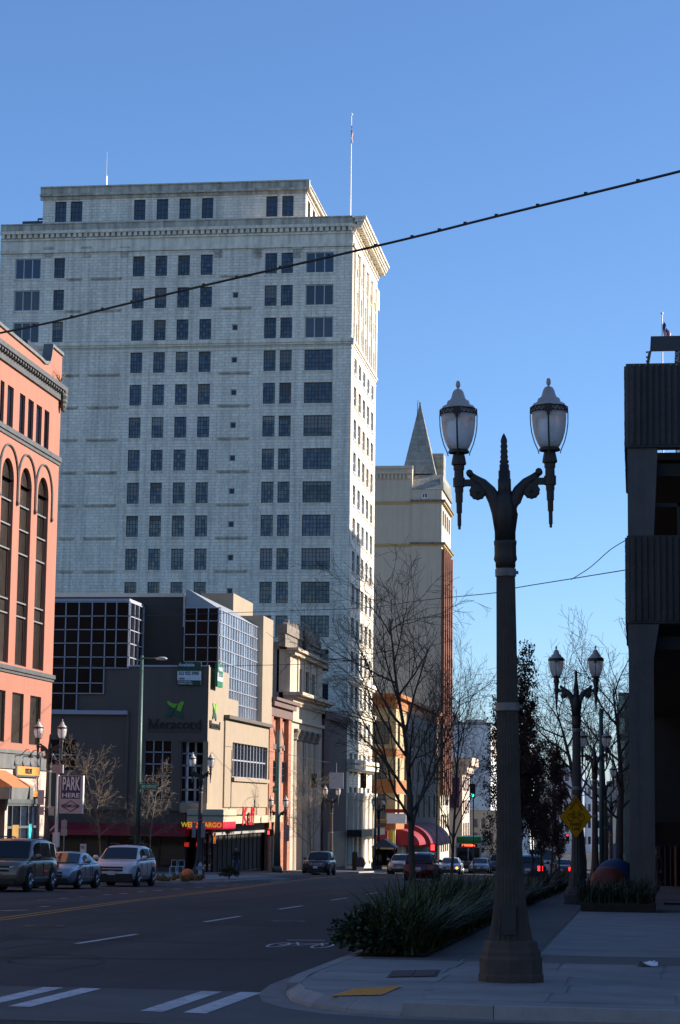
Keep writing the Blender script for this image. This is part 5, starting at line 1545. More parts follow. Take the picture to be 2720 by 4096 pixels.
mb = MB(); mb.fbox(FYs, YY0+1, YY1-1, gy, zb_, -.2, .02); mb.build('shopfront', dk, yb)

# ================================================================== TOWER WITH THE SPIRE
YS_ = sx(1766, 2300, XB)[0]
def pz(x, y): return 1450+x/1.7625, 1560+y/1.7625
def pN(x, y, Y=None): return sn(*pz(x,y), Y or YS_)
render_b = M('render_beige',(0.50,0.435,0.335),.85,.06,.5,.1,12,streak=.10)
gold = M('gold_band',(0.40,0.28,0.10),.7,.1,2)
slate = M('roof_slate',(0.30,0.29,0.25),.8,.25,1.2,.2,10,rnd=.15,streak=.3)
brick_p = M('brick_pier_red',(0.19,0.072,0.040),.8,.12,1)
sp = thing('spire_tower', 'beige tower with a steep grey spire and brick piers on its street side', 'building', (XB,YS_,G(YS_)))
gz_ = G(YS_)-1
xA = pN(350,700)[0]; xC = XB
zL = pN(200,540)[1]; zledge = pN(450,785)[1]; zl2_ = pN(450,1082)[1]; zeave = pN(450,702)[1]
ysE = sx(1801,2400,XB)[0]
mb = MB(); F_ = FN(YS_)
mb.quad((XB-40,YS_,gz_),(xA,YS_,gz_),(xA,YS_,zL),(XB-40,YS_,zL)); mb.box(XB-40, xA, YS_+.02, ysE, gz_, zL-.2)
hw_ = (pN(419,745)[0], pN(460,745)[0], pN(440,764)[1], pN(440,726)[1])
holed_wall(mb, FN(YS_-.22), xA, XB, gz_, zeave, [hw_], .3)
mb.quad((xA,YS_-.22,gz_),(xA,YS_-.22,zeave),(xA,YS_,zeave),(xA,YS_,gz_))
hSs = []
for i in range(4):
    a = YS_+1.2+(ysE-YS_-1.5)*i/4; w_ = (ysE-YS_)*.15
    hSs.append((a,a+w_,pN(450,945)[1],pN(450,835)[1]))
    for k in range(14): z_ = pN(450,1130)[1]-3.6*(k+1); hSs.append((a,a+w_,z_,z_+2.2))
holed_wall(mb, FS(XB), YS_-.22, ysE, gz_, zeave, hSs, .3)
mb.quad((XB,ysE,gz_),(XB,ysE,zeave),(XB-10,ysE,zeave),(XB-10,ysE,gz_))
mb.build('wall', render_b, sp)
window(sp, FN(YS_-.22), 'N', *hw_, .15, 2, 1, metal_w, glass, .12, .1)
for h in hSs: window(sp, FS(XB), 'S', *h, .2, 1, 2, black_f, glass, .08, .06)
mb = MB()
for i in range(5):
    a = YS_-.2+(ysE-YS_)*i/4.4; mb.fbox(FS(XB), a, a+.9, gz_+12, zl2_-.9, 0, .5)
mb.build('brick_piers', brick_p, sp)
for v0, v1 in ((775,800),(1075,1098)):
    z1, z0 = pN(450,v0)[1], pN(450,v1)[1]
    mb = MB(); mb.fbox(FN(YS_-.22), xA-.2, XB+.0, (z0+z1)/2, z1, -.1, .35); mb.fbox(FS(XB), YS_-.57, ysE+.3, (z0+z1)/2, z1, -.1, .6); mb.build('ledge', stone_d, sp)
    mb = MB(); mb.fbox(FN(YS_-.22), xA, XB, z0, (z0+z1)/2-.003, -.1, .12); mb.fbox(FN(YS_), XB-40, xA-.003, z0-.1, z1-.2, -.1, .12); mb.fbox(FS(XB), YS_-.3, ysE+.1, z0, (z0+z1)/2-.003, -.1, .4); mb.build('gold_band', gold, sp)
mb = MB()
mb.fbox(FN(YS_), XB-40, xA+.1, zL-.35, zL+.1, -.4, .25)
for i in range(22): s_ = xA-.5-i*.62; mb.fbox(FN(YS_), s_-.3, s_, zL-2.0, zL-1.2, -.1, .25)
mb.fbox(FN(YS_), XB-40, xA, zL-1.19, zL-.9, -.1, .32)
mb.build('parapet', render_b, sp)
# slate courses: shaped as overlapping boards
zr0 = zeave; zr1 = pN(450,588)[1]
n = 9
for j in range(n):
    z0, z1 = zr0+(zr1-zr0)*j/n, zr0+(zr1-zr0)*(j+1)/n+.05; i0, i1 = j/n*2.2, (j+1)/n*2.2
    mb = MB(); e = .06
    mb.hexa([(xA,YS_-.25+i0-e,z0),(XB+.25-i0*.1+e,YS_-.25+i0-e,z0),(XB+.25-i0*.1+e,ysE,z0),(xA,ysE,z0),(xA,YS_-.25+i1,z1),(XB+.25-i1*.1,YS_-.25+i1,z1),(XB+.25-i1*.1,ysE,z1),(xA,ysE,z1)])
    mb.build('slate_course', slate, sp)
# spire
ax, az = pN(405,95,YS_+4.4); b0 = pN(283,530,YS_+2)[0]; b1 = pN(513,583,YS_+2)[0]; zs0 = pN(400,590,YS_+2)[1]
n = 30; cy = YS_+4.6; hb = (b1-b0)/2; cx = (b0+b1)/2
apx = ax
for j in range(n):
    f0, f1 = j/n, (j+1)/n
    z0, z1 = zs0+(az-zs0)*f0, zs0+(az-zs0)*f1+.04
    e = .05
    def ringp(f, z, e=0):
        h_ = hb*(1-f)+.03+e; c_ = cx*(1-f)+apx*f
        return [(c_-h_,cy-h_,z),(c_+h_,cy-h_,z),(c_+h_,cy+h_,z),(c_-h_,cy+h_,z)]
    mb = MB(); mb.hexa(ringp(f0,z0,e)+ringp(f1,z1)); mb.build('slate_course', slate, sp)
mb = MB(); mb.tube([(apx,cy,az-.5),(apx,cy,az+.25)], [.18,.14], 6); mb.tube([(apx-.5,cy,az-3),(apx-.35,cy,az+.6)], .05, 5); mb.build('finial', steel_d, sp)
# side dormer of boards
d0, d1 = pN(488,500,YS_+5)[0], pN(572,500,YS_+5)[0]; dz0, dz1 = pN(500,610,YS_+5)[1], pN(500,447,YS_+5)[1]
n = 12
for j in range(n):
    mb = MB(); z0, z1 = dz0+(dz1-dz0)*j/n, dz0+(dz1-dz0)*(j+1)/n-.015
    mb.hexa([(d0,YS_+4.94,z0),(d1,YS_+4.94,z0),(d1,YS_+9,z0),(d0,YS_+9,z0),(d0,YS_+5,z1),(d1,YS_+5,z1),(d1,YS_+9,z1),(d0,YS_+9,z1)]); mb.build('slate_course', slate, sp)
# turret like parapet on the street side
mb = MB()
for i in range(7): a = YS_+.5+i*1.6; mb.box(XB-.35,XB+.15,a,a+.9,zeave,zeave+2.2)
mb.build('street_merlons', render_b, sp)

# ================================================================== BUILDINGS FARTHER DOWN THE STREET
pale = M('pale_render',(0.68,0.68,0.66),.85,.08,.3,streak=.08)
peach = M('peach_stone',(0.60,0.45,0.33),.8,.1,1)
Y1 = 372.0
t = thing('peach_shop_building', 'small peach stone building with a projecting cornice far down the street', 'building', (XB,Y1,G(Y1)))
z1 = sn(1810,3040,Y1)[1]
mb = MB(); mb.box(XB-14, XB, Y1, Y1+16, G(Y1)-2, z1); mb.build('wall', peach, t)
mb = MB(); mb.box(XB-14.2, XB+1.6, Y1-.3, Y1+16, z1-.9, z1+.5); mb.box(XB,XB+.8,Y1-.1,Y1+16,z1-2.2,z1-.9); mb.build('cornice', peach, t)
for k in range(3):
    for j in range(4): 
        q = MB(); q.box(XB+.01,XB+.05,Y1+1.5+j*3.6,Y1+3.4+j*3.6,G(Y1)+5+k*4,G(Y1)+7.4+k*4); q.build('window', glass, t)
q = MB(); q.box(XB-8,XB-.5,Y1-.6,Y1-.1,sn(1790,3230,Y1)[1],sn(1790,3110,Y1)[1]); q.build('dark_banner', M('banner_wine',(0.07,0.02,0.045),.8), t)
Y2 = 430.0
x1, z1 = sn(1964,2900,Y2); x0 = x1-34
t = thing('pale_slab_block', 'pale grey slab block closing the view down the street', 'building', (x1,Y2,G(Y2)))
mb = MB(); mb.box(x0,x1,Y2,Y2+30,G(Y2)-2,z1); mb.build('wall', pale, t)
mb = MB(); a, b = sn(1866,2890,Y2+4)[0], sn(1942,2890,Y2+4)[0]; mb.box(a,b,Y2+3,Y2+12,z1,z1+1.2); mb.box(a-3,a-1.6,Y2+3,Y2+6,z1,z1+2.2); mb.box(x0,x1,Y2-.1,Y2+.3,z1,z1+.5); mb.build('roof_plant', M('plant_grey',(0.25,0.25,0.25),.8), t)
for i in range(4):
    q = MB(); q.box(x1+.0,x1+.05,Y2+2+i*4,Y2+4+i*4,z1-6,z1-1); q.build('louvre', peach, t)
Y3 = 400.0
a, za = sn(1822,3245,Y3); b, zb = sn(2075,3330,Y3)
t = thing('low_garage_block', 'low pale parking block with open decks far down the street', 'building', ((a+b)/2,Y3,G(Y3)))
lowm = M('low_block_cream',(0.42,0.37,0.27),.8,.1,.5)
for v0, v1 in ((3240,3275),(3310,3330),(3375,3395)):
    z1, z0 = sn(1900,v0,Y3)[1], sn(1900,v1,Y3)[1]
    mb = MB(); mb.box(a,b,Y3,Y3+.5,z0,z1); mb.build('deck_front', lowm, t)
for i in range(9):
    x_ = a+(b-a)*i/8; mb = MB(); mb.box(x_-.3,x_+.3,Y3+.1,Y3+.45,G(Y3)-1,sn(1900,3242,Y3)[1]); mb.build('column', lowm, t)
mb = MB(); mb.box(a,b,Y3+8,Y3+8.5,G(Y3)-1,sn(1900,3245,Y3)[1]); mb.build('back', M('low_block_back',(0.13,0.12,0.11),.9), t)
Y4 = 520.0
for (u0,u1,v1,mat,lab,lit) in ((1985,2120,2960,pale,'pale block half hidden by the bare trees at the end of the street',0),
                               (2205,2330,3060,M('bluegrey_render',(0.20,0.24,0.33),.6,.1,.3),'blue grey block seen between the lamp posts far away',0),
                               (2330,2420,3120,pale,'low pale block behind the far lamp posts',0)):
    x0, z1 = sn(u0,v1,Y4); x1, _ = sn(u1,v1,Y4)
    t = thing('far_block', lab, 'building', ((x0+x1)/2,Y4,G(Y4)))
    mb = MB(); mb.box(x0,x1,Y4,Y4+20,G(Y4)-2,z1); mb.build('wall', mat, t)
    for k in range(4):
        for j in range(5):
            q = MB(); xx = x0+(x1-x0)*(j+.2)/5; q.box(xx,xx+(x1-x0)*.12,Y4-.05,Y4-.005,z1-4-k*4.2,z1-2-k*4.2); q.build('window', glass, t)
    Y4 += 22
Y5 = 300.0
x0, z1 = sn(2473,2770,Y5); x1 = sn(2512,2770,Y5)[0]
t = thing('green_glass_tower', 'green glass tower edge showing beside the garage column', 'building', ((x0+x1)/2,Y5,G(Y5)))
gg = M('green_glass',(0.06,0.13,0.12),.08,.2,.5,spec=.8)
mb = MB(); mb.box(x0,x1+6,Y5,Y5+14,G(Y5)-1,z1); mb.build('body', M('tower_slate',(0.05,0.06,0.065),.6), t)
for k in range(11):
    q = MB(); zz0 = z1-1.6-k*3.1; q.box(x0+.15,x0+.85,Y5-.05,Y5-.005,zz0-1.1,zz0+1.1); q.build('window', gg, t)
# far wooded ridge closing the horizon
mb = MB(); rr = random.Random(4); n = 90
for i in range(n):
    xa, xb = -900+1500*i/n, -900+1500*(i+1)/n
    h = lambda x: 12+9*sin(x*.006+1)+4*sin(x*.03)+2*sin(x*.11)
    mb.quad((xa,1100,-12),(xb,1100,-12),(xb,1180,h(xb)),(xa,1180,h(xa)))
struct(mb.build('hills', M('hill_blue_green',(0.06,0.075,0.075),.95,.3,.02)))
# ================================================================== TWIN-LANTERN STREET LAMPS
lamp_dark = M('lamp_dark_bronze',(0.022,0.021,0.020),.55,.2,6,.1,40)
lamp_shaft = M('lamp_shaft_aggregate',(0.076,0.063,0.053),.85,.25,5,.4,80,streak=.15)
lamp_metal = M('lamp_band_steel',(0.17,0.165,0.165),.5,.2,6)
lamp_cap = M('lamp_cap_acrylic',(0.50,0.47,0.43),.35,.12,4,trans=.25)
lamp_globe = M('lamp_globe_acrylic',(0.86,0.84,0.80),.30,.15,6,.15,30,trans=.55)
def make_lamp(label, loc, lean=0.0, shaft=lamp_shaft, fine=True):
    t = thing('street_lamp', label, 'street lamp', loc, 0)
    t.rotation_euler = (0, lean, 0)
    n8 = 8
    mb = MB()
    mb.lathe([(.405,-.25),(.405,.10),(.392,.115),(.392,.30),(.372,.34),(.372,.38),(.345,.43),(.335,.50),(.30,.52)], 8, (0,0,0))
    for q in range(8):        # raised panels on the octagonal base
        a = 2*pi*(q+.5)/8; c_, s2 = cos(a), sin(a); rr0 = .392*cos(pi/8)
        P = lambda w_, z, d: ((rr0+d)*c_-w_*s2, (rr0+d)*s2+w_*c_, z)
        mb.hexa([P(-.10,.14,0),P(.10,.14,0),P(.10,.14,-.02),P(-.10,.14,-.02),P(-.10,.27,0.008),P(.10,.27,0.008),P(.10,.27,-.02),P(-.10,.27,-.02)])
    mb.build('base', lamp_shaft if shaft is lamp_shaft else shaft, t, local=True)
    mb = MB(); mb.box(-.09,.09,-.302,-.2,.60,.95); mb.build('access_door', lamp_dark, t, local=True)
    N = 48 if fine else 24
    def fl(i, k): return (.89 if (i % 2) else 1.0)
    mb = MB()
    mb.lathe([(.29,.50),(.262,.60),(.226,.80),(.196,1.05),(.172,1.4),(.156,1.9),(.146,2.6),(.138,3.4),(.128,4.3),(.119,5.22)], N, (0,0,0), flute=fl)
    mb.build('shaft', shaft, t, False, local=True)
    mb = MB()
    mb.lathe([(.128,5.20),(.128,5.26),(.150,5.30),(.140,5.36),(.140,5.48),(.146,5.50),(.146,5.54)], 24)
    mb.lathe([(.134,5.54),(.134,5.95),(.118,6.08),(.086,6.20)], 32, flute=fl)
    mb.lathe([(.085,6.10),(.085,6.34),(.076,6.342),(.076,6.45),(.062,6.452),(.062,6.53),(.045,6.535),(.060,6.56),(.060,6.575),(.042,6.60),(.052,6.63),(.040,6.665),(.050,6.70),(.038,6.735),(.048,6.77),(.036,6.80),(.044,6.83),(.036,6.87),(.020,6.91),(.002,6.94)], 12)
    mb.build('head', lamp_dark, t, True, local=True)
    for z in (5.13, 3.42):
        mb = MB(); r = .128 if z > 4 else .147
        mb.lathe([(r,z-.05),(r+.006,z-.048),(r+.006,z+.048),(r,z+.05)], 24); mb.box(-.012,.012,-r-.02,-r,z-.03,z+.03); mb.box(r,r+.035,-.02,.02,z-.02,z+.02)
        mb.build('band', lamp_metal, t, local=True)
    for s_ in (-1, 1):
        X = s_*.585
        mb = MB()
        pts = [(s_*.05,0,5.66),(s_*.075,0,5.90),(s_*.12,0,6.06),(s_*.19,0,6.19),(s_*.28,0,6.29),(s_*.37,0,6.35),(s_*.435,0,6.405)]
        mb.tube(pts, [.085,.095,.092,.080,.066,.052,.040], 12)
        mb.lathe([(.012,-.05),(.045,-.05),(.045,.05),(.012,.05)], 14, (s_*.445,0,6.425), axis='Y')
        a = mb.build('arm', lamp_dark, t, True, local=True)
        mb = MB(); mb.lathe([(.02,-.055),(.10,-.045),(.112,-.02),(.112,.02),(.10,.045),(.02,.055)], 22, (s_*.345,0,6.185), flute=lambda i,k: 1.0 if i % 2 else .92, axis='Y')
        mb.lathe([(.01,-.075),(.035,-.06),(.04,.06),(.01,.075)], 10, (s_*.345,0,6.185), axis='Y')
        mb.build('rosette', lamp_dark, a, local=True)
        mb = MB(); mb.box(min(s_*.3,X),max(s_*.3,X),-.035,.035,6.26,6.345); mb.build('bracket', lamp_dark, a, local=True)
        mb = MB()
        mb.lathe([(.016,5.70),(.018,5.745),(.025,5.747),(.026,5.91),(.036,5.912),(.038,6.05),(.047,6.052),(.049,6.18),(.056,6.182),(.056,6.25),(.076,6.252),(.078,6.37),(.062,6.372),(.060,6.47),(.070,6.472),(.072,6.53),(.094,6.54),(.096,6.565),(.078,6.66),(.070,6.68)], 8, (X,0,0))
        l = mb.build('lantern', lamp_dark, t, local=True)
        mb = MB(); mb.lathe([(.07,6.68),(.135,6.695),(.135,6.72),(.12,6.735)], 20, (X,0,0)); mb.build('seat', lamp_dark, l, local=True)
        mb = MB(); mb.lathe([(.112,6.725),(.145,6.78),(.175,6.85),(.198,6.93),(.213,7.03),(.221,7.13),(.221,7.22)], 24, (X,0,0)); mb.build('globe', lamp_globe, l, True, local=True)
        mb = MB()
        for q in range(24):      # pierced band: two hoops and zigzag bars
            a0, a1 = 2*pi*q/24, 2*pi*(q+1)/24; am = (a0+a1)/2; rr_ = .236
            P = lambda an, z: (X+rr_*cos(an), rr_*sin(an), z)
            for z0, z1 in ((7.19,7.205),(7.25,7.268)):
                mb.quad(P(a0,z0),P(a1,z0),P(a1,z1),P(a0,z1)); mb.quad(P(a0,z1),P(a1,z1),P(a1,z0),P(a0,z0))
            if fine: mb.tube([P(a0,7.2),P(am,7.255),P(a1,7.2)], .006, 4)
            else: mb.quad(P(a0,7.2),P(a1,7.2),P(a1,7.26),P(a0,7.26))
        mb.build('band', lamp_dark, l, local=True)
        mb = MB(); mb.lathe([(.219,7.20),(.216,7.28),(.205,7.305),(.158,7.325),(.150,7.345),(.140,7.375),(.105,7.395),(.092,7.42),(.072,7.49),(.05,7.525),(.018,7.54)], 24, (X,0,0)); mb.build('cap', lamp_cap, l, True, local=True)
        mb = MB(); mb.lathe([(.008,7.535),(.012,7.55),(.026,7.565),(.030,7.59),(.026,7.62),(.020,7.64),(.003,7.648)], 10, (X,0,0)); mb.build('finial', lamp_cap, l, True, local=True)
        for q in range(4):
            an = pi/2*q
            mb = MB(); prof = [(.238,7.27),(.242,7.18),(.240,7.05),(.224,6.93),(.192,6.81),(.145,6.70),(.138,6.66)]
            path = [(X+r*cos(an), r*sin(an), z) for r, z in prof]
            mb.tube(path, .007 if q % 2 == 0 else .012, 5)
            if q == 3: mb.box(X-.045,X+.045,-.255,-.235,7.17,7.27); mb.box(X-.02,X+.02,-.25,-.235,7.13,7.17)
            mb.build('cage_rib', lamp_dark, l, local=True)
    return t
def gz0(x, y, k=.13): return (x, y, G(y)+k)
lx, ly = sg(2044,3930,.13)
lamp1 = make_lamp('nearest twin lantern street lamp on the corner pavement', gz0(lx,ly), radians(-0.85))
ls = (at(2016,1517,ly).z-G(ly)-.13)/7.648; lamp1.scale = (ls,ls,ls)
lmp = make_lamp('prototype', (0,0,0), 0, M('lamp_shaft_dark',(0.070,0.060,0.053),.8,.25,5,.3,60,streak=.15), False)
lampproto = lmp
spots = [((-1.69,61.8),'twin lantern street lamp carrying the yellow bicycle sign',0),
         ((-1.93,101),'twin lantern street lamp just behind the bicycle sign lamp',0),
         ((-2.02,137),'twin lantern street lamp fourth along the right pavement',0),
         ((-2.08,176),'small far twin lantern street lamp beside the garage column',0),
         ((at(190,3200,97).x,97),'sunlit twin lantern street lamp in front of the orange building',0),
         ((-26.2,127.5),'sunlit twin lantern street lamp before the canopy of the corner office',0),
         ((-26.3,185),'sunlit twin lantern street lamp before the dark brick building',0),
         ((-26.0,217),'dark twin lantern street lamp beside the tower foot',0)]
for k, ((x, y), lab, ln) in enumerate(spots):
    o = lmp if k == 0 else copy_tree(lampproto)
    o.location = gz0(x, y, .12); o['label'] = lab
    o.rotation_euler = (0, radians(R.uniform(-.5,.5)), radians(R.uniform(-3,3)))
    o['group'] = 'twin lantern street lamps'
    if k == 0: o.scale = (.965,.965,.965)
lamp1['group'] = 'twin lantern street lamps'
# ================================================================== TREES
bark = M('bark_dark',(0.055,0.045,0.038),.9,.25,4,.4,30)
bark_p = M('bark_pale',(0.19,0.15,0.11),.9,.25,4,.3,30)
def grow(rr, out, p, d, L, r, lvl, cfg):
    segs = max(3, int(L/cfg['seg'][lvl])); path = [p.copy()]; rad = [r]
    q = p.copy(); dd = d.copy(); st = L/segs; dirs = [dd.copy()]
    for i in range(segs):
        dd = dd+Vector((rr.gauss(0,1),rr.gauss(0,1),rr.gauss(0,1)))*cfg['wig'][lvl]+Vector((0,0,cfg['trop'][lvl]))
        dd.normalize(); q = q+dd*st; path.append(q.copy()); dirs.append(dd.copy())
        rad.append(max(cfg['rmin'], r*(1-(1-cfg['taper'][lvl])*(i+1)/segs)))
    out.append((lvl, path, rad))
    if lvl >= cfg['levels']: return
    n = cfg['kids'][lvl]; n = max(1, int(round(n*rr.uniform(.8,1.2)*(L/cfg['len'][lvl])**.7)))
    for k in range(n):
        f = cfg['from'][lvl]+(1-cfg['from'][lvl])*(k+rr.uniform(.1,.9))/n
        i = min(segs-1, int(f*segs)); t = f*segs-i
        bp = path[i].lerp(path[i+1], t); bd = dirs[i]
        ang = radians(rr.gauss(cfg['ang'][lvl], 8)); az = rr.uniform(0, 2*pi) if lvl else (k*2.4+rr.uniform(-.4,.4))
        a = bd.orthogonal().normalized(); b = bd.cross(a)
        nd = bd*cos(ang)+(a*cos(az)+b*sin(az))*sin(ang)
        cl = cfg['len'][lvl+1]*rr.uniform(.65,1.2)*(1-cfg['short'][lvl]*f)
        br = min(rad[i]*.75, cfg['r'][lvl+1]*rr.uniform(.8,1.15)*(1-.35*f))
        grow(rr, out, bp, nd.normalized(), cl, br, lvl+1, cfg)
def tree_parts(out, t, mat, sides=(9,6,5,3,3)):
    tr = MB(); li = MB(); tw = MB()
    for lvl, path, rad in out:
        (tr if lvl == 0 else li if lvl == 1 else tw).tube(path, rad, sides[min(lvl,4)], caps=lvl < 2)
    tr.build('trunk', mat, t, True, local=True); li.build('limbs', mat, t, True, local=True)
    stuff(tw.build('crown', mat, t, local=True))
cfgA = dict(levels=4, len=[6.4,3.4,1.6,.75,.36], seg=[.35,.22,.16,.12,.1], wig=[.035,.07,.10,.13,.15], trop=[.02,.055,.05,.03,.02],
            taper=[.16,.22,.3,.4,.5], kids=[17,10,6,4], ang=[46,38,42,44], short=[.60,.40,.35,.3], r=[.087,.039,.0145,.0064,.0045], rmin=.0037)
cfgA['from'] = [.27,.18,.15,.15]
def bare_tree(label, x, y, h, seed, mat=bark, cfg=cfgA, scale=None, group=None, spread=1.0):
    rr = random.Random(seed); s_ = h/7.3
    t = thing('bare_tree', label, 'tree', (x,y,G(y)+.10), rr.uniform(0,6), group)
    out = []
    c = dict(cfg); 
    grow(rr, out, Vector((0,0,-.1)), Vector((rr.uniform(-.03,.03),rr.uniform(-.03,.03),1)).normalized(), cfg['len'][0], cfg['r'][0], 0, c)
    t.scale = (s_*spread, s_*spread, s_)
    tree_parts(out, t, mat)
    return t
x1_ = at(1655,3500,40).x
bare_tree('bare young tree in the planted strip left of the nearest lamp', x1_, 40, 6.9, 21, spread=.92)
x2_ = at(1800,3500,48.5).x
bare_tree('bare young tree second along the planted strip', x2_, 48.5, 5.9, 33, spread=.62)
cfgB = dict(cfgA); cfgB['kids'] = [13,9,6,3]; cfgB['r'] = [.07,.028,.014,.009,.007]; cfgB['rmin'] = .006; cfgB['len'] = [6.6,2.7,1.4,.7,.35]
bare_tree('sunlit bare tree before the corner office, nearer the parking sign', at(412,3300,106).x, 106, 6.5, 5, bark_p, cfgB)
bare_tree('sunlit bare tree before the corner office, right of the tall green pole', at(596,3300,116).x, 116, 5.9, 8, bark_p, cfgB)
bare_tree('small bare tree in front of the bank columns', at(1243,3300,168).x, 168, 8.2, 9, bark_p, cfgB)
# far trees of the right side
cfgC = dict(cfgA); cfgC['kids'] = [13,9,6,3]; cfgC['len'] = [6.0,4.0,2.0,.95,.45]; cfgC['r'] = [.15,.05,.017,.0085,.006]; cfgC['rmin'] = .005; cfgC['ang'] = [52,42,42,45]; cfgC['from'] = [.3,.2,.15,.1]; cfgC['short'] = [.4,.4,.4,.3]
for lab, u, y, h, sd in (('tall bare tree crown spreading behind the second lamp',2330,150,14.5,3),('tall bare tree beside the garage column',2480,142,15.5,12),
                         ('bare tree at the far end of the planted strip',2420,205,17,19)):
    bare_tree(lab, at(u,3400,y).x, y, h, sd, bark, cfgC)
# russet columnar oaks that kept their dead leaves
leafm = M('leaf_russet',(0.050,0.024,0.017),.8,.3,3,isl=.45)
cfgO = dict(cfgA); cfgO['levels'] = 3; cfgO['kids'] = [20,7,5,0]; cfgO['ang'] = [26,32,40,40]; cfgO['len'] = [6.8,2.0,.8,.4,.3]; cfgO['r'] = [.08,.028,.012,.007,.005]; cfgO['from'] = [.17,.15,.1,.1]; cfgO['short'] = [.7,.4,.3,.3]
for lab, y, h, sd, nl in (('slim russet leaved oak behind the nearest lamp shaft',57,5.3,41,6000),('tallest russet leaved oak of the planted strip',66.5,7.5,42,12000),
                      ('russet leaved oak second of the close row',74.5,5.9,43,9000),('russet leaved oak third of the close row',83,6.8,44,10000),
                      ('russet leaved oak fourth of the close row',92,6.3,45,9000),('farthest russet leaved oak of the row',102,6.2,46,8000)):
    rr = random.Random(sd); x = -3.62
    t = thing('columnar_oak', lab, 'tree', (x,y,G(y)+.10), 0)
    out = []; grow(rr, out, Vector((0,0,-.1)), Vector((0,0,1)), 6.8, .08, 0, cfgO)
    s_ = h/7.2; t.scale = (s_*.72, s_*.72, s_)
    tree_parts(out, t, bark)
    twigs = [p for l, pth, _ in out if l >= 2 for p in pth[1:]]
    mb = MB()
    for k in range(nl):
        p = rr.choice(twigs)+Vector((rr.gauss(0,.08),rr.gauss(0,.08),rr.gauss(0,.08)))
        a = Vector((rr.gauss(0,1),rr.gauss(0,1),rr.gauss(-.4,1))).normalized(); b = a.orthogonal().normalized(); c = a.cross(b)
        b = b*cos(k)+c*sin(k); L_ = rr.uniform(.06,.12); W_ = L_*.33
        m1 = p+a*L_*.5+c*.01
        mb.add([p, m1+b*W_, p+a*L_, m1-b*W_], [(0,1,2,3)])
    stuff(mb.build('leaves', leafm, t, local=True))

# ================================================================== PLANTED STRIP
kerb_in = -3.98
mb = MB(); strip(mb, -3.95, -2.93, 30.2, 112, KH+.03); struct(mb.build('planting_bed', soil))
blade = M('strap_leaf',(0.044,0.060,0.012),.6,.45,2,isl=.65,spec=.4)
blade2 = M('strap_leaf_dark',(0.024,0.040,0.018),.5,.35,2,isl=.5,spec=.4)
def blades(mb, rr, cx, cy, cz, n, L, spread, w=.022, lean=.0):
    for k in range(n):
        az = rr.uniform(0, 2*pi); out_ = rr.betavariate(1.6,1.6)*spread; l = L*rr.uniform(.65,1.15)
        bx, by = cx+rr.gauss(0,.05), cy+rr.gauss(0,.05)
        dx, dy = cos(az), sin(az); sxx, syy = -dy*w*rr.uniform(.6,1.1), dx*w*rr.uniform(.6,1.1)
        prev = None; m = 5
        droop = rr.uniform(.15,1.0)
        for i in range(m+1):
            f = i/m
            x = bx+dx*(out_*l*f**1.5); y = by+dy*(out_*l*f**1.5); z = cz+l*(f-droop*.55*f**2.6)*(1-.12*out_)
            ww = (1-f**2.2)
            a, b = (x-sxx*ww, y-syy*ww, z), (x+sxx*ww, y+syy*ww, z)
            if prev: mb.quad(prev[0], prev[1], b, a)
            prev = (a, b)
rr = random.Random(77)
mb = MB(); y = 30.4; 
while y < 62:
    for x in (-3.75,-3.45,-3.15):
        cx, cy = x+rr.uniform(-.12,.12), y+rr.uniform(-.12,.12)
        if cy < 31.0 and cx < -3.6: continue
        h = rr.uniform(.85,1.3) if y < 46 else rr.uniform(.75,1.05)
        blades(mb, rr, cx, cy, G(cy)+KH+.02, 56 if y < 40 else 38, h, 1.15, .020 if y < 45 else .026)
    y += .36 if y < 40 else .46
stuff(tag(mb.build('strap_leaf_planting', blade), 'mass of arching strap leaved plants filling the near planted strip', 'ground cover'))
mb = MB(); y = 62
while y < 112:
    for x in (-3.7,-3.2):
        cx, cy = x+rr.uniform(-.15,.15), y+rr.uniform(-.2,.2)
        blades(mb, rr, cx, cy, G(cy)+KH+.02, 26, rr.uniform(.7,.95), .8, .035)
    y += .62
stuff(tag(mb.build('strap_leaf_planting', blade2), 'dark strap leaved planting under the russet oaks', 'ground cover'))
mb = MB()
for k in range(60):
    cy = rr.uniform(30.5,44); blades(mb, rr, rr.uniform(-3.9,-3.0), cy, G(cy)+KH+.05, 4, rr.uniform(.6,1.2), 1.3, .014)
stuff(tag(mb.build('dead_leaves', M('dead_strap_leaf',(0.20,0.15,0.07),.8,.3,3,isl=.5)), 'scattered dead tan blades among the near strap leaved plants', 'ground cover'))
# bed at the foot of the garage column
mb = MB(); mb.box(-1.4,.46,54.3,56.95,G(55)+.05,G(55)+.36); 
bed = struct(mb.build('column_bed', soil))
mb = MB(); y = 54.5
while y < 56.9:
    for x in (-1.25,-.95,-.65,-.35,-.05,.25):
        blades(mb, rr, x+rr.uniform(-.1,.1), y, G(y)+.30, 26, rr.uniform(.6,.95), .8, .022)
    y += .4
stuff(tag(mb.build('strap_leaf_planting', blade2), 'strap leaved plants in the bed at the foot of the garage column', 'ground cover'))
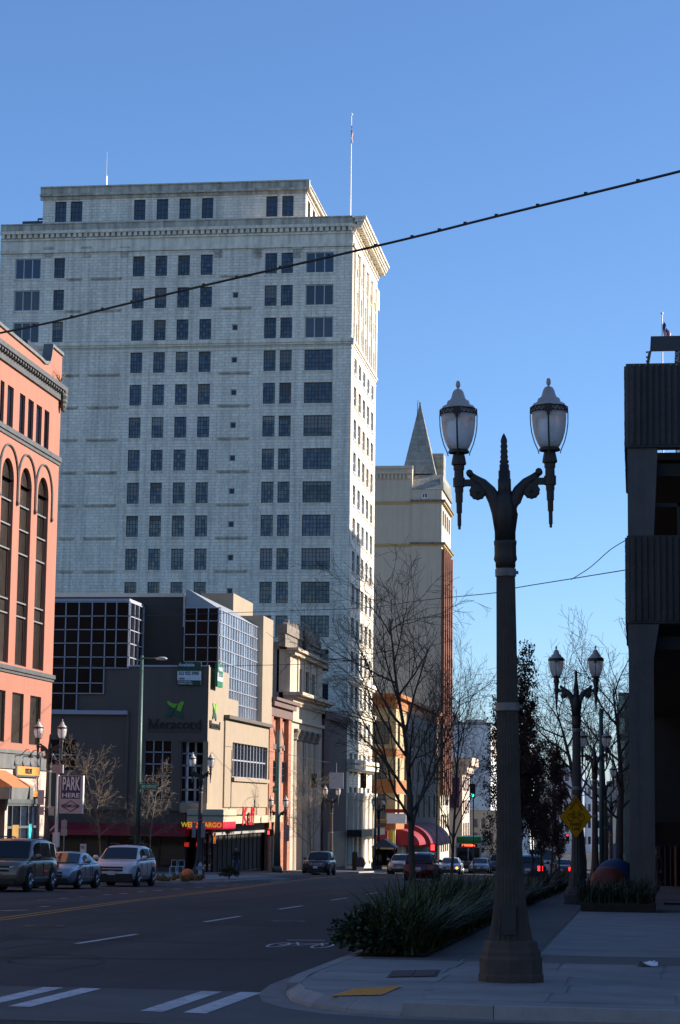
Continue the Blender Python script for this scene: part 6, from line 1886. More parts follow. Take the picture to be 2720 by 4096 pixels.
# leafy shrubs at the tip
leafg = M('shrub_leaf',(0.026,0.042,0.016),.45,.3,3,isl=.5,spec=.5)
def shrub(label, x, y, w_, h_, n, seed, size=.055, name='leafy_shrub', mat=leafg):
    rr = random.Random(seed); t = thing(name, label, 'shrub', (x,y,G(y)+KH))
    st = MB()
    for k in range(12):
        a = rr.uniform(0,2*pi); f = rr.uniform(.3,.8)
        st.tube([(0,0,0),(w_*.25*f*cos(a),w_*.25*f*sin(a),h_*.45),(w_*.5*f*cos(a),w_*.5*f*sin(a),h_*.85*rr.uniform(.6,1))], [.012,.009,.004], 4)
    st.build('stems', bark, t, local=True)
    mb = MB()
    for k in range(n):
        a = rr.uniform(0,2*pi); el = rr.uniform(-.15,1.0)*pi/2; q = rr.uniform(.62,1.0)*(1+.16*sin(3*a+seed)+.12*sin(7*a+el*5))
        p = Vector((cos(a)*cos(el)*w_/2*q, sin(a)*cos(el)*w_/2*q, max(.02,h_*.38+sin(el)*h_*.62*q)))
        out_ = Vector((cos(a)*cos(el),sin(a)*cos(el),sin(el)+.2)).normalized()
        d = (out_+Vector((rr.gauss(0,.5),rr.gauss(0,.5),rr.gauss(-.1,.5)))).normalized(); b = d.cross(Vector((rr.gauss(0,1),rr.gauss(0,1),rr.gauss(0,1)))).normalized(); c = d.cross(b)
        L_ = size*rr.uniform(.7,1.4); W_ = L_*.38
        mb.add([p-d*L_*.1, p+d*L_*.45+b*W_-c*.008, p+d*L_, p+d*L_*.45-b*W_-c*.008], [(0,1,2,3)])
    stuff(mb.build('leaves', mat, t, local=True)); return t
shrub('leafy dark green shrub at the near tip of the planted strip', -3.80, 30.75, 1.0, .6, 2200, 3, .065)
shrub('lower leafy shrub tucked beside the strap leaved plants', -3.55, 30.45, .85, .42, 1100, 6, .08)
shrub('round dark shrub on the far corner pavement', at(917,3490,110).x, 110, 1.0, .62, 900, 9, .09)
mb = MB(); 
for k in range(40): blades(mb, rr, -22.4+rr.uniform(0,2.2), 95.5+rr.uniform(0,6), G(97)+.12, 14, .35, .8, .03)
stuff(tag(mb.build('dry_grass', M('dry_grass',(0.10,0.09,0.03),.8,.3,3,isl=.4)), 'tufts of dry grass on the far kerb build out', 'ground cover'))
mb = MB()
x_, y_ = at(30,1590,YO-1).x, YO-1.3
for k in range(14): 
    a = rr.uniform(0,2*pi); mb.tube([(XB+.3,y_,zcor1),(XB+.3+.2*cos(a),y_+.3*sin(a),zcor1+.35),(XB+.3+.4*cos(a),y_+.6*sin(a),zcor1+rr.uniform(.3,.7))], [.015,.012,.006], 4)
tag(mb.build('ledge_weed', M('weed_yellow',(0.25,0.17,0.05),.8,.3,4)), 'straggly yellow weed growing on the orange building cornice', 'plant')
# ================================================================== VEHICLES
tyre = M('tyre_rubber',(0.014,0.014,0.015),.85,.15,4); rimm = M('wheel_alloy',(0.42,0.43,0.45),.35,.1,4,metal=.7)
cglass = M('car_glass',(0.008,0.010,0.012),.04,.1,1,spec=.6); cblack = M('car_black_trim',(0.012,0.012,0.013),.6,.1,3)
lens = M('headlamp_lens',(0.45,0.47,0.5),.12,.1,5,spec=.8); tailm = M('tail_lens',(0.30,0.01,0.012),.2,.1,5)
tail_on = M('tail_lens_lit',(0.9,0.02,0.02),.3,0,5,emit=2.2); amber_on = M('indicator_lit',(1.0,0.38,0.05),.3,0,5,emit=2.5); head_on = M('headlamp_lit',(1.0,0.95,0.8),.3,0,5,emit=3.0)
platem = M('number_plate',(0.55,0.55,0.58),.5,.1,8)
def lerp(a, b, t): return a+(b-a)*t
def curve(pts, y):
    for k in range(len(pts)-1):
        if pts[k][0] <= y <= pts[k+1][0]:
            t = (y-pts[k][0])/max(1e-6,(pts[k+1][0]-pts[k][0])); return lerp(pts[k][1],pts[k+1][1],t)
    return pts[0][1] if y < pts[0][0] else pts[-1][1]
def make_car(name, label, cat, loc, rotz, col, L, W, H, belt, top, hw, wheel_r, wy, gb, spec=None, metal=.0, lights='off', trim=False, rails=False, grille=None, group=None, tail='off', lowtrim=False):
    """front bumper at y=0, tail at y=L; belt = (y,z) top line of the lower body; top = greenhouse (y,z) roof line;
       gb = y of windscreen base, screen top, rear top, rear base"""
    t = thing(name, label, cat, loc, rotz, group)
    paint = M('paint_%s' % name+str(len(MATS)), col, .28, .04, 2, metal=metal, coat=.6)
    hwid = W/2
    ys = [0,.04,.14,.35,.7,1.1,gb[0],lerp(gb[0],gb[1],.5),gb[1],lerp(gb[1],gb[2],.33),lerp(gb[1],gb[2],.66),gb[2],gb[3],L-.35,L-.12,L-.03,L]
    ys = sorted(set([y for y in ys if 0 <= y <= L]))
    def plan(y):                                    # half width in plan
        e = .5
        if y < e: return hwid*(.78+.22*sqrt(max(0,1-((e-y)/e)**2)))
        if y > L-e: return hwid*(.84+.16*sqrt(max(0,1-((y-(L-e))/e)**2)))
        return hwid
    zb = wheel_r*.62
    def section(y):
        w = plan(y); zt = curve(belt, y); lo = zb+(.12 if y < .06 or y > L-.06 else 0)
        half = [(w*.86,lo),(w*.97,lo+.10),(w*1.0,lerp(lo,zt,.45)),(w*.985,lerp(lo,zt,.72)),(w*.95,zt-.07),(w*.86,zt-.012),(w*.55,zt+.012)]
        return [(x,y,z) for x,z in half]+[(0,y,zt+.018)]+[(-x,y,z) for x,z in reversed(half)]
    mb = MB(); n = 15
    secs = [section(y) for y in ys]
    for s_ in secs: mb.v += s_
    for k in range(len(ys)-1):
        for i in range(n-1): mb.f.append((k*n+i,k*n+i+1,(k+1)*n+i+1,(k+1)*n+i))
        mb.f.append((k*n+n-1,k*n,(k+1)*n,(k+1)*n+n-1))
    mb.f.append(tuple(range(n-1,-1,-1))); mb.f.append(tuple((len(ys)-1)*n+i for i in range(n)))
    body = mb.build('body', paint, t, True, local=True)
    # cabin
    yc = [gb[0],lerp(gb[0],gb[1],.5),gb[1],lerp(gb[1],gb[2],.33),lerp(gb[1],gb[2],.66),gb[2],lerp(gb[2],gb[3],.5),gb[3]]
    def cab(y):
        zbelt = curve(belt,y)-.02; zr = max(zbelt+.005, curve(top,y)); f = (zr-zbelt)/(H-curve(belt,lerp(gb[1],gb[2],.5)))
        wb = plan(y)*.93; wr = lerp(wb, hwid*hw, min(1,f)); return zbelt, zr, wb, wr
    mb = MB(); n = 7
    for y in yc:
        zbelt, zr, wb, wr = cab(y); d = min(.06,(zr-zbelt)*.3)
        mb.v += [(wb,y,zbelt),(wr,y,zr-d),(wr*.9,y,zr-d*.2),(0,y,zr+.02*(zr > zbelt+.1)),(-wr*.9,y,zr-d*.2),(-wr,y,zr-d),(-wb,y,zbelt)]
    for k in range(len(yc)-1):
        for i in range(n-1): mb.f.append((k*n+i,k*n+i+1,(k+1)*n+i+1,(k+1)*n+i))
    cabin = mb.build('cabin', paint, t, True, local=True)
    def side_pt(s_, y, f, o=.012):
        zbelt, zr, wb, wr = cab(y); d = min(.06,(zr-zbelt)*.3)
        return (s_*(lerp(wb,wr,f)+o), y, lerp(zbelt,zr-d,f))
    def scr(ya, yb, nm, fa=.08, fb=.94, wf=.9, o=.012):
        q = MB(); m = 5
        for i in range(m):
            f0, f1 = fa+(fb-fa)*i/m, fa+(fb-fa)*(i+1)/m
            r_ = []
            for f in (f0,f1):
                y = lerp(ya,yb,f); zbelt, zr, wb, wr = cab(y); r_.append((y, zr, wr*wf))
            nz = o*1.2; ny = -o if yb > ya else o
            (y0,z0,w0),(y1,z1,w1) = r_
            for a0, a1 in ((-1,-.33),(-.33,.33),(.33,1)):
                h = lambda a: .018*(1-abs(a)**2)
                v = [(w0*a0,y0+ny,z0+nz+h(a0)),(w0*a1,y0+ny,z0+nz+h(a1)),(w1*a1,y1+ny,z1+nz+h(a1)),(w1*a0,y1+ny,z1+nz+h(a0))]
                q.quad(*(v if yb > ya else v[::-1]))
        return q.build(nm, cglass, cabin, True, local=True)
    scr(gb[0],gb[1],'windscreen'); scr(gb[3],gb[2],'rear_window',.15,.9)
    pil = [lerp(gb[0],gb[1],.55)+.16, lerp(gb[1],gb[2],.30 if L > 4.5 else .42), lerp(gb[1],gb[2],.70) if cat != 'car' or True else 0, lerp(gb[2],gb[3],.35)]
    for s_ in (-1,1):
        for a, b in ((pil[0],pil[1]-.04),(pil[1]+.04,pil[2]-.04),(pil[2]+.05,pil[3])):
            q = MB(); m = 4
            for i in range(m):
                y0, y1 = lerp(a,b,i/m), lerp(a,b,(i+1)/m)
                def ft(y): return .88 if cab(y)[1]-cab(y)[0] > .15 else .5
                v = [side_pt(s_,y0,.12),side_pt(s_,y1,.12),side_pt(s_,y1,ft(y1)),side_pt(s_,y0,ft(y0))]
                q.quad(*(v if s_ > 0 else v[::-1]))
            q.build('side_window', cglass, cabin, local=True)
        # wheels
        for y in wy:
            arch = MB(); arch.lathe([(wheel_r+.06,-.10),(wheel_r+.06,.012)], 20, (s_*(plan(y)*1.0-.0),y,wheel_r+.03), axis='X'); arch.build('wheel_arch', cblack, t, local=True)
            w_ = MB(); w_.lathe([(wheel_r*.70,-.10),(wheel_r*.96,-.10),(wheel_r,-.07),(wheel_r,.07),(wheel_r*.96,.10),(wheel_r*.66,.105)], 22, (s_*(hwid-.07),y,wheel_r), axis='X')
            wh = w_.build('wheel', tyre, t, True, local=True)
            r_ = MB(); xo = s_*(hwid+.037)
            r_.lathe([(wheel_r*.66,0),(wheel_r*.62,s_*.012)], 18, (xo,y,wheel_r), axis='X')
            for k in range(5):
                a = 2*pi*k/5; r_.tube([(xo+s_*.016,y+.05*cos(a),wheel_r+.05*sin(a)),(xo+s_*.018,y+wheel_r*.6*cos(a),wheel_r+wheel_r*.6*sin(a))], .035, 4)
            r_.build('rim', rimm, wh, local=True)
        # mirrors
        q = MB(); ym = lerp(gb[0],gb[1],.45); zb_ = curve(belt,ym); q.lathe([(.02,-.11),(.085,-.08),(.09,.06),(.04,.10)], 8, (s_*(hwid+.12),ym,zb_+.10), axis='X'); q.tube([(s_*hwid*.92,ym,zb_+.04),(s_*(hwid+.06),ym,zb_+.08)], .03, 4)
        q.build('mirror', paint if not trim else cblack, t, True, local=True)
        # lamps
        zl = curve(belt,.15)-.20; q = MB()
        pts = [(s_*plan(.03)*.52,-.015,zl-.09),(s_*plan(.06)*.93,.05,zl-.06),(s_*(plan(.38)*.995+.01),.40,zl+.04),(s_*(plan(.38)*.97+.01),.38,zl+.10),(s_*plan(.06)*.90,.07,zl+.09),(s_*plan(.03)*.52,.0,zl+.07)]
        q.poly(pts if s_ < 0 else pts[::-1]); q.poly(pts if s_ > 0 else pts[::-1])
        q.build('headlamp', head_on if lights == 'on' else lens, t, local=True)
        if lights == 'turn' and s_ > 0:
            q = MB(); q.lathe([(.1,-.03),(.1,.0)], 10, (s_*plan(.1)*.86,-.02,zl-.02), axis='Y'); q.build('indicator', amber_on, t, local=True)
        zt = curve(belt,L-.1)-.22; q = MB(); x0, x1 = plan(L-.05)*.70, plan(L-.1)*1.01
        q.box(min(s_*x0,s_*x1),max(s_*x0,s_*x1),L-.16,L+.012,zt-.14,zt+.14); q.build('tail_lamp', tail_on if tail == 'on' else tailm, t, local=True)
        q = MB(); q.box(s_*(hwid*.995)-.012,s_*(hwid*.995)+.012,wy[0]+.5,wy[1]-.5,zb+.20,zb+.26); q.build('sill_trim', cblack if not metal else rimm, t, local=True)
        for yh in (lerp(gb[1],gb[2],.25),lerp(gb[1],gb[2],.62)):
            q = MB(); q.box(s_*hwid*.985-.02,s_*hwid*.985+.02,yh,yh+.16,curve(belt,yh)-.20,curve(belt,yh)-.17); q.build('door_handle', paint, t, local=True)
        for yq in (pil[0]-.12, pil[1], pil[2]+.02):
            q = MB(); q.box(s_*hwid*.992-.011,s_*hwid*.992+.011,yq-.008,yq+.008,zb+.24,curve(belt,yq)-.12); q.build('door_seam', cblack, t, local=True)
        if rails:
            q = MB(); q.tube([(s_*hwid*hw*.88,gb[1]+.25,H+.0),(s_*hwid*hw*.88,gb[1]+.4,H+.07),(s_*hwid*hw*.88,gb[2]-.3,H+.06),(s_*hwid*hw*.88,gb[2]-.1,H-.02)], .022, 6); q.build('roof_rail', cblack, t, local=True)
    zf = curve(belt,.1)
    q = MB(); gw = hwid*.50; gz = zf-.20
    q.box(-gw,gw,-.02,.10,gz-.10,gz+.09); gr = q.build('grille', cblack, t, local=True)
    if grille == 'slots':
        for k in range(7): q = MB(); x = -gw+gw*2*(k+.5)/7; q.box(x-.035,x+.035,-.03,-.02,gz-.085,gz+.08); q.build('slot_bar', lens, gr, local=True)
    else:
        q = MB(); q.box(-gw,gw,-.028,-.02,gz-.02,gz+.02); q.build('grille_bar', lens if grille == 'bar' else paint, gr, local=True)
    q = MB(); q.box(-hwid*.72,hwid*.72,-.035,.12,zb+.02,zb+.20); q.build('lower_grille', cblack, t, local=True)
    if lowtrim:
        q = MB(); q.box(-hwid*.92,hwid*.92,-.05,.3,zb-.02,zb+.30); q.build('lower_bumper', cblack, t, local=True)
    for y_, nm in ((-.06,'front_plate'),(L+.02,'rear_plate')):
        q = MB(); zq = zb+.33 if y_ < 0 else curve(belt,L-.1)-.30; q.box(-.16,.16,y_,y_+.03,zq-.08,zq+.08); q.build(nm, platem, t, local=True)
    q = MB(); q.box(-hwid*.88,hwid*.88,.2,L-.2,wheel_r*.45,wheel_r*.75); q.build('underbody', cblack, t, local=True)
    return t
def park(x, y): return (x, y, G(y)+.005)
SL = -atan2(.0245,1)
def car(name, label, cat, x, y, back=False, **k):
    r = pi if back else 0.0
    t = make_car(name, label, cat, park(x,y), r, **k)
    t.rotation_euler = (SL if not back else -SL, 0, r)
    return t
SUVB = [(0,.78),(.10,.98),(.35,1.03),(1.15,1.10),(1.6,1.10),(4.4,1.14),(4.8,1.08)]
car('sport_utility_vehicle','tan four wheel drive vehicle parked nearest at the left edge','car',-21.62,71.0,col=(0.175,0.135,0.095),metal=.2,L=4.8,W=1.86,H=1.82,belt=SUVB,
    top=[(1.15,1.08),(1.85,1.74),(2.3,1.82),(4.3,1.80),(4.62,1.70),(4.78,1.12)],hw=.80,wheel_r=.38,wy=(.92,3.80),gb=(1.15,1.85,4.60,4.78),rails=True,grille='bar')
CPB = [(0,.58),(.10,.74),(.4,.80),(1.3,.93),(3.6,.98),(4.2,.98),(4.43,.88)]
car('coupe','silver blue two door car parked between the two larger cars','car',-21.8,78.6,col=(0.33,0.37,0.43),metal=.45,L=4.43,W=1.75,H=1.40,belt=CPB,
    top=[(1.25,.93),(2.15,1.34),(2.6,1.40),(3.1,1.36),(3.95,1.0)],hw=.70,wheel_r=.31,wy=(.85,3.48),gb=(1.25,2.12,3.12,3.95))
WSB = [(0,.72),(.10,.92),(.4,.99),(1.1,1.08),(1.5,1.08),(4.2,1.16),(4.57,1.05)]
car('crossover','white crossover with dark bumper parked behind the silver car','car',-21.4,86.4,col=(0.62,0.60,0.60),metal=.1,L=4.57,W=1.85,H=1.70,belt=WSB,
    top=[(1.05,1.07),(1.9,1.62),(2.4,1.70),(3.9,1.66),(4.5,1.18)],hw=.76,wheel_r=.36,wy=(.88,3.60),gb=(1.05,1.88,4.0,4.5),rails=True,grille='bar',lowtrim=True)
JPB = [(0,.80),(.08,1.0),(.35,1.05),(1.2,1.10),(1.6,1.10),(4.2,1.14),(4.6,1.06)]
car('sport_utility_vehicle','black four wheel drive vehicle with slotted grille before the bank','car',-23.05,154,col=(0.018,0.018,0.02),L=4.6,W=1.84,H=1.74,belt=JPB,
    top=[(1.2,1.09),(1.9,1.66),(2.4,1.74),(4.1,1.70),(4.5,1.16)],hw=.78,wheel_r=.37,wy=(.85,3.6),gb=(1.2,1.88,4.15,4.5),grille='slots',rails=True)
car('sport_utility_vehicle','dark red vehicle seen from behind driving away','car',-12.75,130.5,back=True,col=(0.085,0.006,0.009),metal=.1,L=4.56,W=1.80,H=1.70,belt=JPB[:-2]+[(4.2,1.10),(4.56,1.0)],
    top=[(1.1,1.09),(1.85,1.62),(2.3,1.70),(4.0,1.67),(4.5,1.08)],hw=.80,wheel_r=.34,wy=(.85,3.5),gb=(1.1,1.85,4.1,4.5),rails=True)
SDB = [(0,.60),(.10,.76),(.4,.84),(1.4,.95),(3.8,1.0),(4.5,.99),(4.85,.88)]
SDT = [(1.35,.95),(2.2,1.38),(2.7,1.44),(3.4,1.40),(4.1,1.02)]
sed = dict(L=4.85,W=1.82,H=1.44,belt=SDB,top=SDT,hw=.70,wheel_r=.32,wy=(.95,3.75),gb=(1.35,2.18,3.45,4.1))
car('sedan','silver sedan with a lit amber indicator waiting in the oncoming lane','car',-15.75,181,col=(0.42,0.43,0.46),metal=.4,lights='turn',**sed)
car('sedan','grey sedan waiting to the right of the silver sedan','car',-14.6,200,col=(0.25,0.27,0.32),metal=.4,**sed)
car('pickup','dark pickup farthest right in the oncoming queue','car',-13.2,206,col=(0.10,0.11,0.13),metal=.3,L=5.2,W=1.95,H=1.8,belt=[(0,.9),(.1,1.1),(1.4,1.15),(5.2,1.12)],
    top=[(1.4,1.14),(2.0,1.72),(2.4,1.8),(3.3,1.76),(3.6,1.15)],hw=.8,wheel_r=.38,wy=(.95,4.2),gb=(1.4,2.0,3.3,3.6))
car('crossover','pale silver crossover parked before the red awnings','car',-19.4,176,col=(0.45,0.44,0.42),metal=.4,L=4.57,W=1.85,H=1.66,belt=WSB,top=[(1.05,1.07),(1.9,1.58),(2.4,1.66),(3.9,1.62),(4.5,1.18)],hw=.76,wheel_r=.36,wy=(.88,3.60),gb=(1.05,1.88,4.0,4.5))
car('sport_utility_vehicle','dark parked car with lit tail lamps behind the oak trunks','car',-6.2,128,back=True,col=(0.03,0.035,0.045),tail='on',L=4.56,W=1.80,H=1.65,belt=JPB,top=[(1.1,1.09),(1.85,1.58),(2.3,1.65),(4.0,1.62),(4.5,1.1)],hw=.8,wheel_r=.34,wy=(.85,3.5),gb=(1.1,1.85,4.1,4.5))
car('van','white van parked beyond the oak trunks','car',-6.5,152,back=True,col=(0.6,0.6,0.6),L=5.2,W=1.95,H=2.05,belt=[(0,.8),(.2,1.1),(1.0,1.2),(5.2,1.2)],top=[(.9,1.2),(1.6,1.95),(2.0,2.05),(5.0,2.05),(5.15,1.2)],hw=.86,wheel_r=.36,wy=(1.0,4.2),gb=(.9,1.6,5.0,5.15))
car('sedan','far parked sedan with lit tail lamps right of the white van','car',-5.7,168,back=True,col=(0.06,0.07,0.09),tail='on',**sed)
# bus
def bus():
    t = thing('city_bus', 'green and white city bus with a lit red destination sign', 'bus', park(-16.5,212), 0)
    W, L, H = 2.55, 12, 3.0
    wht = M('bus_white',(0.55,0.56,0.55),.4,.05,2); grn = M('bus_green',(0.05,0.30,0.05),.4,.08,2)
    mb = MB(); mb.prism([(-W/2+.12,0),(W/2-.12,0),(W/2,.15),(W/2,L),(-W/2,L),(-W/2,.15)], .35, 1.3); mb.build('lower_body', M('bus_dark',(0.10,0.12,0.11),.5), t, local=True)
    mb = MB(); mb.prism([(-W/2+.14,.02),(W/2-.14,.02),(W/2-.01,.16),(W/2-.01,L),(-W/2+.01,L),(-W/2+.01,.16)], 1.303, 2.85); mb.build('body', wht, t, local=True)
    mb = MB(); mb.prism([(-W/2+.1,.3),(W/2-.1,.3),(W/2-.05,.6),(W/2-.05,L),(-W/2+.05,L),(-W/2+.05,.6)], 2.853, 3.45); mb.build('roof_fairing', grn, t, True, local=True)
    for s_ in (-1,1):
        mb = MB(); x0, x1 = (.04,1.12) if s_ > 0 else (-1.12,-.04); mb.quad((x0,-.012,1.15),(x1,-.012,1.15),(x1,.006,2.42),(x0,.006,2.42)); mb.build('windscreen', cglass, t, local=True)
        mb = MB(); mb.box(s_*.85-.13,s_*.85+.13,-.03,.02,.75,.95); mb.build('headlamp', lens, t, local=True)
        for y in (2.6, 8.6):
            mb = MB(); mb.lathe([(.3,-.12),(.48,-.12),(.5,-.08),(.5,.08),(.48,.12),(.3,.13)], 18, (s_*(W/2-.1),y,.5), axis='X'); mb.build('wheel', tyre, t, True, local=True)
        for k in range(6): mb = MB(); mb.box(s_*(W/2)-.006,s_*(W/2)+.006,.5+k*1.85,2.2+k*1.85,1.5,2.45); mb.build('side_window', cglass, t, local=True)
        mb = MB(); mb.tube([(s_*1.2,.1,2.5),(s_*1.45,-.25,2.4)], .03, 5); mb.box(s_*1.45-.1,s_*1.45+.1,-.32,-.22,1.95,2.4); mb.build('mirror', cblack, t, local=True)
    mb = MB(); mb.box(-.9,.9,-.02,.04,2.47,2.80); mb.build('destination_box', cblack, t, local=True)
    tm = text_mesh("1 TACOMA", .26, .01, .006); tm.materials.append(M('led_red',(1.0,0.10,0.04),.4,0,3,emit=3.0)); put(tm, 'destination_lettering', t, (0,-.035,2.635), ROT_N, local=True)
    mb = MB(); mb.box(-1.2,1.2,-.08,.05,.38,.70); mb.build('bumper', cblack, t, local=True)
bus()
# ================================================================== POLES, SIGNS, SIGNALS, WIRES
teal = M('pole_teal',(0.035,0.085,0.075),.5,.15,4); sgreen = M('street_sign_green',(0.01,0.17,0.11),.5,.08,4); swhite = M('sign_white',(0.62,0.62,0.62),.5,.08,4)
alu = M('sign_back_grey',(0.26,0.24,0.26),.5,.1,4); sigblack = M('signal_black',(0.012,0.012,0.013),.55,.1,4)
sig_g = M('signal_green_lit',(0.03,0.95,0.45),.4,0,3,emit=2.5); sig_r = M('signal_red_lit',(1.0,0.03,0.03),.4,0,3,emit=2.5); sig_off = M('signal_lens_off',(0.03,0.02,0.015),.4,.1,3)
navy = M('sign_navy',(0.025,0.025,0.10),.6,.08,3); brickred = M('sign_brick_red',(0.28,0.06,0.05),.6,.08,3)
def fit(tm, w_, h_=None):
    a, b = min(v.co.x for v in tm.vertices), max(v.co.x for v in tm.vertices); c, d = min(v.co.y for v in tm.vertices), max(v.co.y for v in tm.vertices)
    for v in tm.vertices:
        v.co.x *= w_/(b-a)
        if h_: v.co.y *= h_/(d-c)
    return tm
def lettering(body, parent, loc, w_, h_, mat, rot=ROT_N, bold=.004):
    tm = fit(text_mesh(body, .3, .008, bold), w_, h_); tm.materials.append(mat); return put(tm, 'lettering', parent, loc, rot)
def zat(v, u, y): return at(u, v, y).z
# tall cobra head light pole
y = 106.5; p = at(548,3420,y); x = p.x
t = thing('tall_light_pole', 'tall teal light pole with a cobra head lamp and street name sign', 'light pole', (x,y,G(y)+.12))
ztp = zat(2622,548,y)
mb = MB(); mb.tube([(x,y,G(y)+.1),(x,y,ztp)], [.15,.085], 12); mb.lathe([(.26,0),(.26,.08),(.17,.2),(.15,.5)], 12, (x,y,G(y)+.12)); mb.build('pole', teal, t, True)
mb = MB(); mb.tube([(x,y,ztp-.12),(x+.4,y-.1,ztp-.15),(x+.85,y-.2,ztp-.16)], [.04,.035,.035], 8); mb.build('arm', teal, t, True)
mb = MB(); mb.lathe([(.02,0),(.07,.08),(.10,.3),(.09,.5),(.02,.62)], 10, (x+.75,y-.2,ztp-.17), axis='X'); mb.build('lamp_head', M('cobra_head',(0.30,0.36,0.34),.5), t, True)
za = zat(3130,580,y)
mb = MB(); mb.tube([(x,y-.08,za),(x+.95,y-.08,za)], .02, 6); mb.build('sign_arm', sigblack, t)
mb = MB(); mb.box(x+.10,x+1.02,y-.10,y-.07,za-.36,za-.06); sgb = mb.build('street_name_plate', sgreen, t)
lettering("SO 10TH ST", t, (x+.56,y-.106,za-.21), .76, .14, swhite)
for k, dx in enumerate((-.12,.42)):
    mb = MB(); zz0 = zat(3338,548,y); mb.box(x+dx-.2,x+dx+.22,y-.25,y+.1,zz0,zz0+.42); mb.build('pedestrian_signal', sigblack, t)
# parking lot sign
y = 100.0; x = at(229,3200,y).x
t = thing('parking_sign', 'white pole sign reading PARK HERE at the parking lot', 'sign', (x,y,G(y)+.12))
z1 = zat(3088,230,y)
mb = MB(); mb.tube([(x,y,G(y)+.1),(x,y,z1)], [.085,.07], 10); mb.build('pole', swhite, t, True)
mb = MB(); mb.box(x-.14,x+.14,y-.14,y+.14,zat(3388,230,y),zat(3330,230,y)); mb.build('ticket_box', swhite, t)
a, b = at(240,3180,y).x, at(331,3180,y).x; zt, zb = zat(3102,285,y), zat(3254,285,y); zm = zat(3195,285,y)
mb = MB(); mb.box(a,b,y-.10,y+.08,zb,zt); mb.build('board', M('board_greywhite',(0.40,0.37,0.40),.6,.06,3), t)
mb = MB(); mb.box(a+.08,b-.1,y-.115,y-.101,zm,zt-.03); mb.build('navy_panel', navy, t)
lettering("PARK", t, ((a+b)/2,y-.12,zm+(zt-zm)*.62), (b-a)*.76, (zt-zm)*.58, swhite)
lettering("HERE", t, ((a+b)/2,y-.12,zm+(zt-zm)*.14), (b-a)*.76, (zt-zm)*.19, swhite)
c = (a+b)/2; cz = (zb+zm)/2
mb = MB(); 
for s0, mtt in ((1.0,None),): 
    q = [(c-.42,cz),(c,cz-.26),(c+.42,cz),(c,cz+.26)]
    for k in range(4): mb.tube([(q[k][0],y-.108,q[k][1]),(q[(k+1)%4][0],y-.108,q[(k+1)%4][1])], .025, 4)
mb.build('diamond_mark', brickred, t)
lettering("DIAMOND", t, (c,y-.118,cz), (b-a)*.78, .15, navy)
mb = MB(); mb.box(b+.003,b+.04,y-.12,y+.1,zb,zt); mb.build('edge_strip', swhite, t)
mb = MB(); mb.tube([(x-.05,y,zat(3300,220,y)),(x-.42,y-.3,zat(3338,195,y))], [.03,.03], 6); mb.build('gate_arm', swhite, t)
mb = MB(); mb.box(x-.3,x+.25,y-.1,y+.1,z1-.05,z1+.35); mb.build('floodlight', alu, t)
y = 104.0; x = at(333,3395,y).x
t = thing('white_post_box', 'short white ticket post standing behind the silver car', 'post', (x,y,G(y)+.12))
mb = MB(); mb.box(x-.13,x+.13,y-.12,y+.12,G(y)+.1,zat(3376,333,y)); mb.build('case', swhite, t)
mb = MB(); mb.box(x-.09,x+.09,y-.13,y-.121,zat(3395,333,y),zat(3382,333,y)); mb.build('panel', alu, t)
# small regulation signs
def plate_sign(label, u, v0, v1, y, wpx, vb=None, panels=1, mat=alu, face=None):
    x = at(u,v0,y).x; s_ = 8500/y
    t = thing('small_sign', label, 'sign', (x,y,G(y)+.12))
    mb = MB(); mb.tube([(x,y,G(y)+.1),(x,y,zat(v0,u,y)+.05)], .03, 6); mb.build('post', alu, t)
    for k in range(panels):
        va, vb_ = v0+(v1-v0)*k/panels, v0+(v1-v0)*(k+.92)/panels
        w_ = wpx/s_/2*(1 if k else .9)
        mb = MB(); mb.box(x-w_,x+w_,y-.05,y-.03,zat(vb_,u,y),zat(va,u,y)); mb.build('plate', mat, t)
    return t
plate_sign('two small grey signs on a post behind the parking sign', 258, 3280, 3345, 98.5, 26, None, 2)
plate_sign('grey parking sign behind the lamp at the canopy corner', 1148, 3300, 3370, 160, 22)
plate_sign('small blue sign plate on a post by the fourth lamp', 2437, 3300, 3325, 120, 16, None, 1, navy)
plate_sign('pale notice on a post beyond the coloured balls', 2457, 3375, 3440, 125, 14, None, 1, M('notice_blue_pale',(0.16,0.22,0.32),.6))
def lamp_plates(label, y, x, items):
    t = thing('lamp_sign', label, 'sign', (x,y-.2,G(y)+2))
    for (dx, z0, z1, w_) in items:
        mb = MB(); mb.box(x+dx-w_/2,x+dx+w_/2,y-.28,y-.26,z0,z1); mb.build('plate', alu, t)
        mb = MB(); mb.box(min(x,x+dx),max(x,x+dx),y-.255,y-.24,(z0+z1)/2-.03,(z0+z1)/2+.03); mb.build('bracket', sigblack, t)
lamp_plates('pair of grey sign plates on the lamp before the canopy', 127.5, -26.2, [(-.28,zat(3350,765,127.5),zat(3290,765,127.5),.24),(.28,zat(3350,802,127.5),zat(3290,802,127.5),.24)])
lamp_plates('dark sign boxes on the lamp by the orange building', 97, at(190,3200,97).x, [(-.24,zat(3220,165,97),zat(3160,165,97),.30),(-.2,zat(3260,165,97),zat(3226,165,97),.24),(.28,zat(3262,205,97),zat(3226,205,97),.26)])
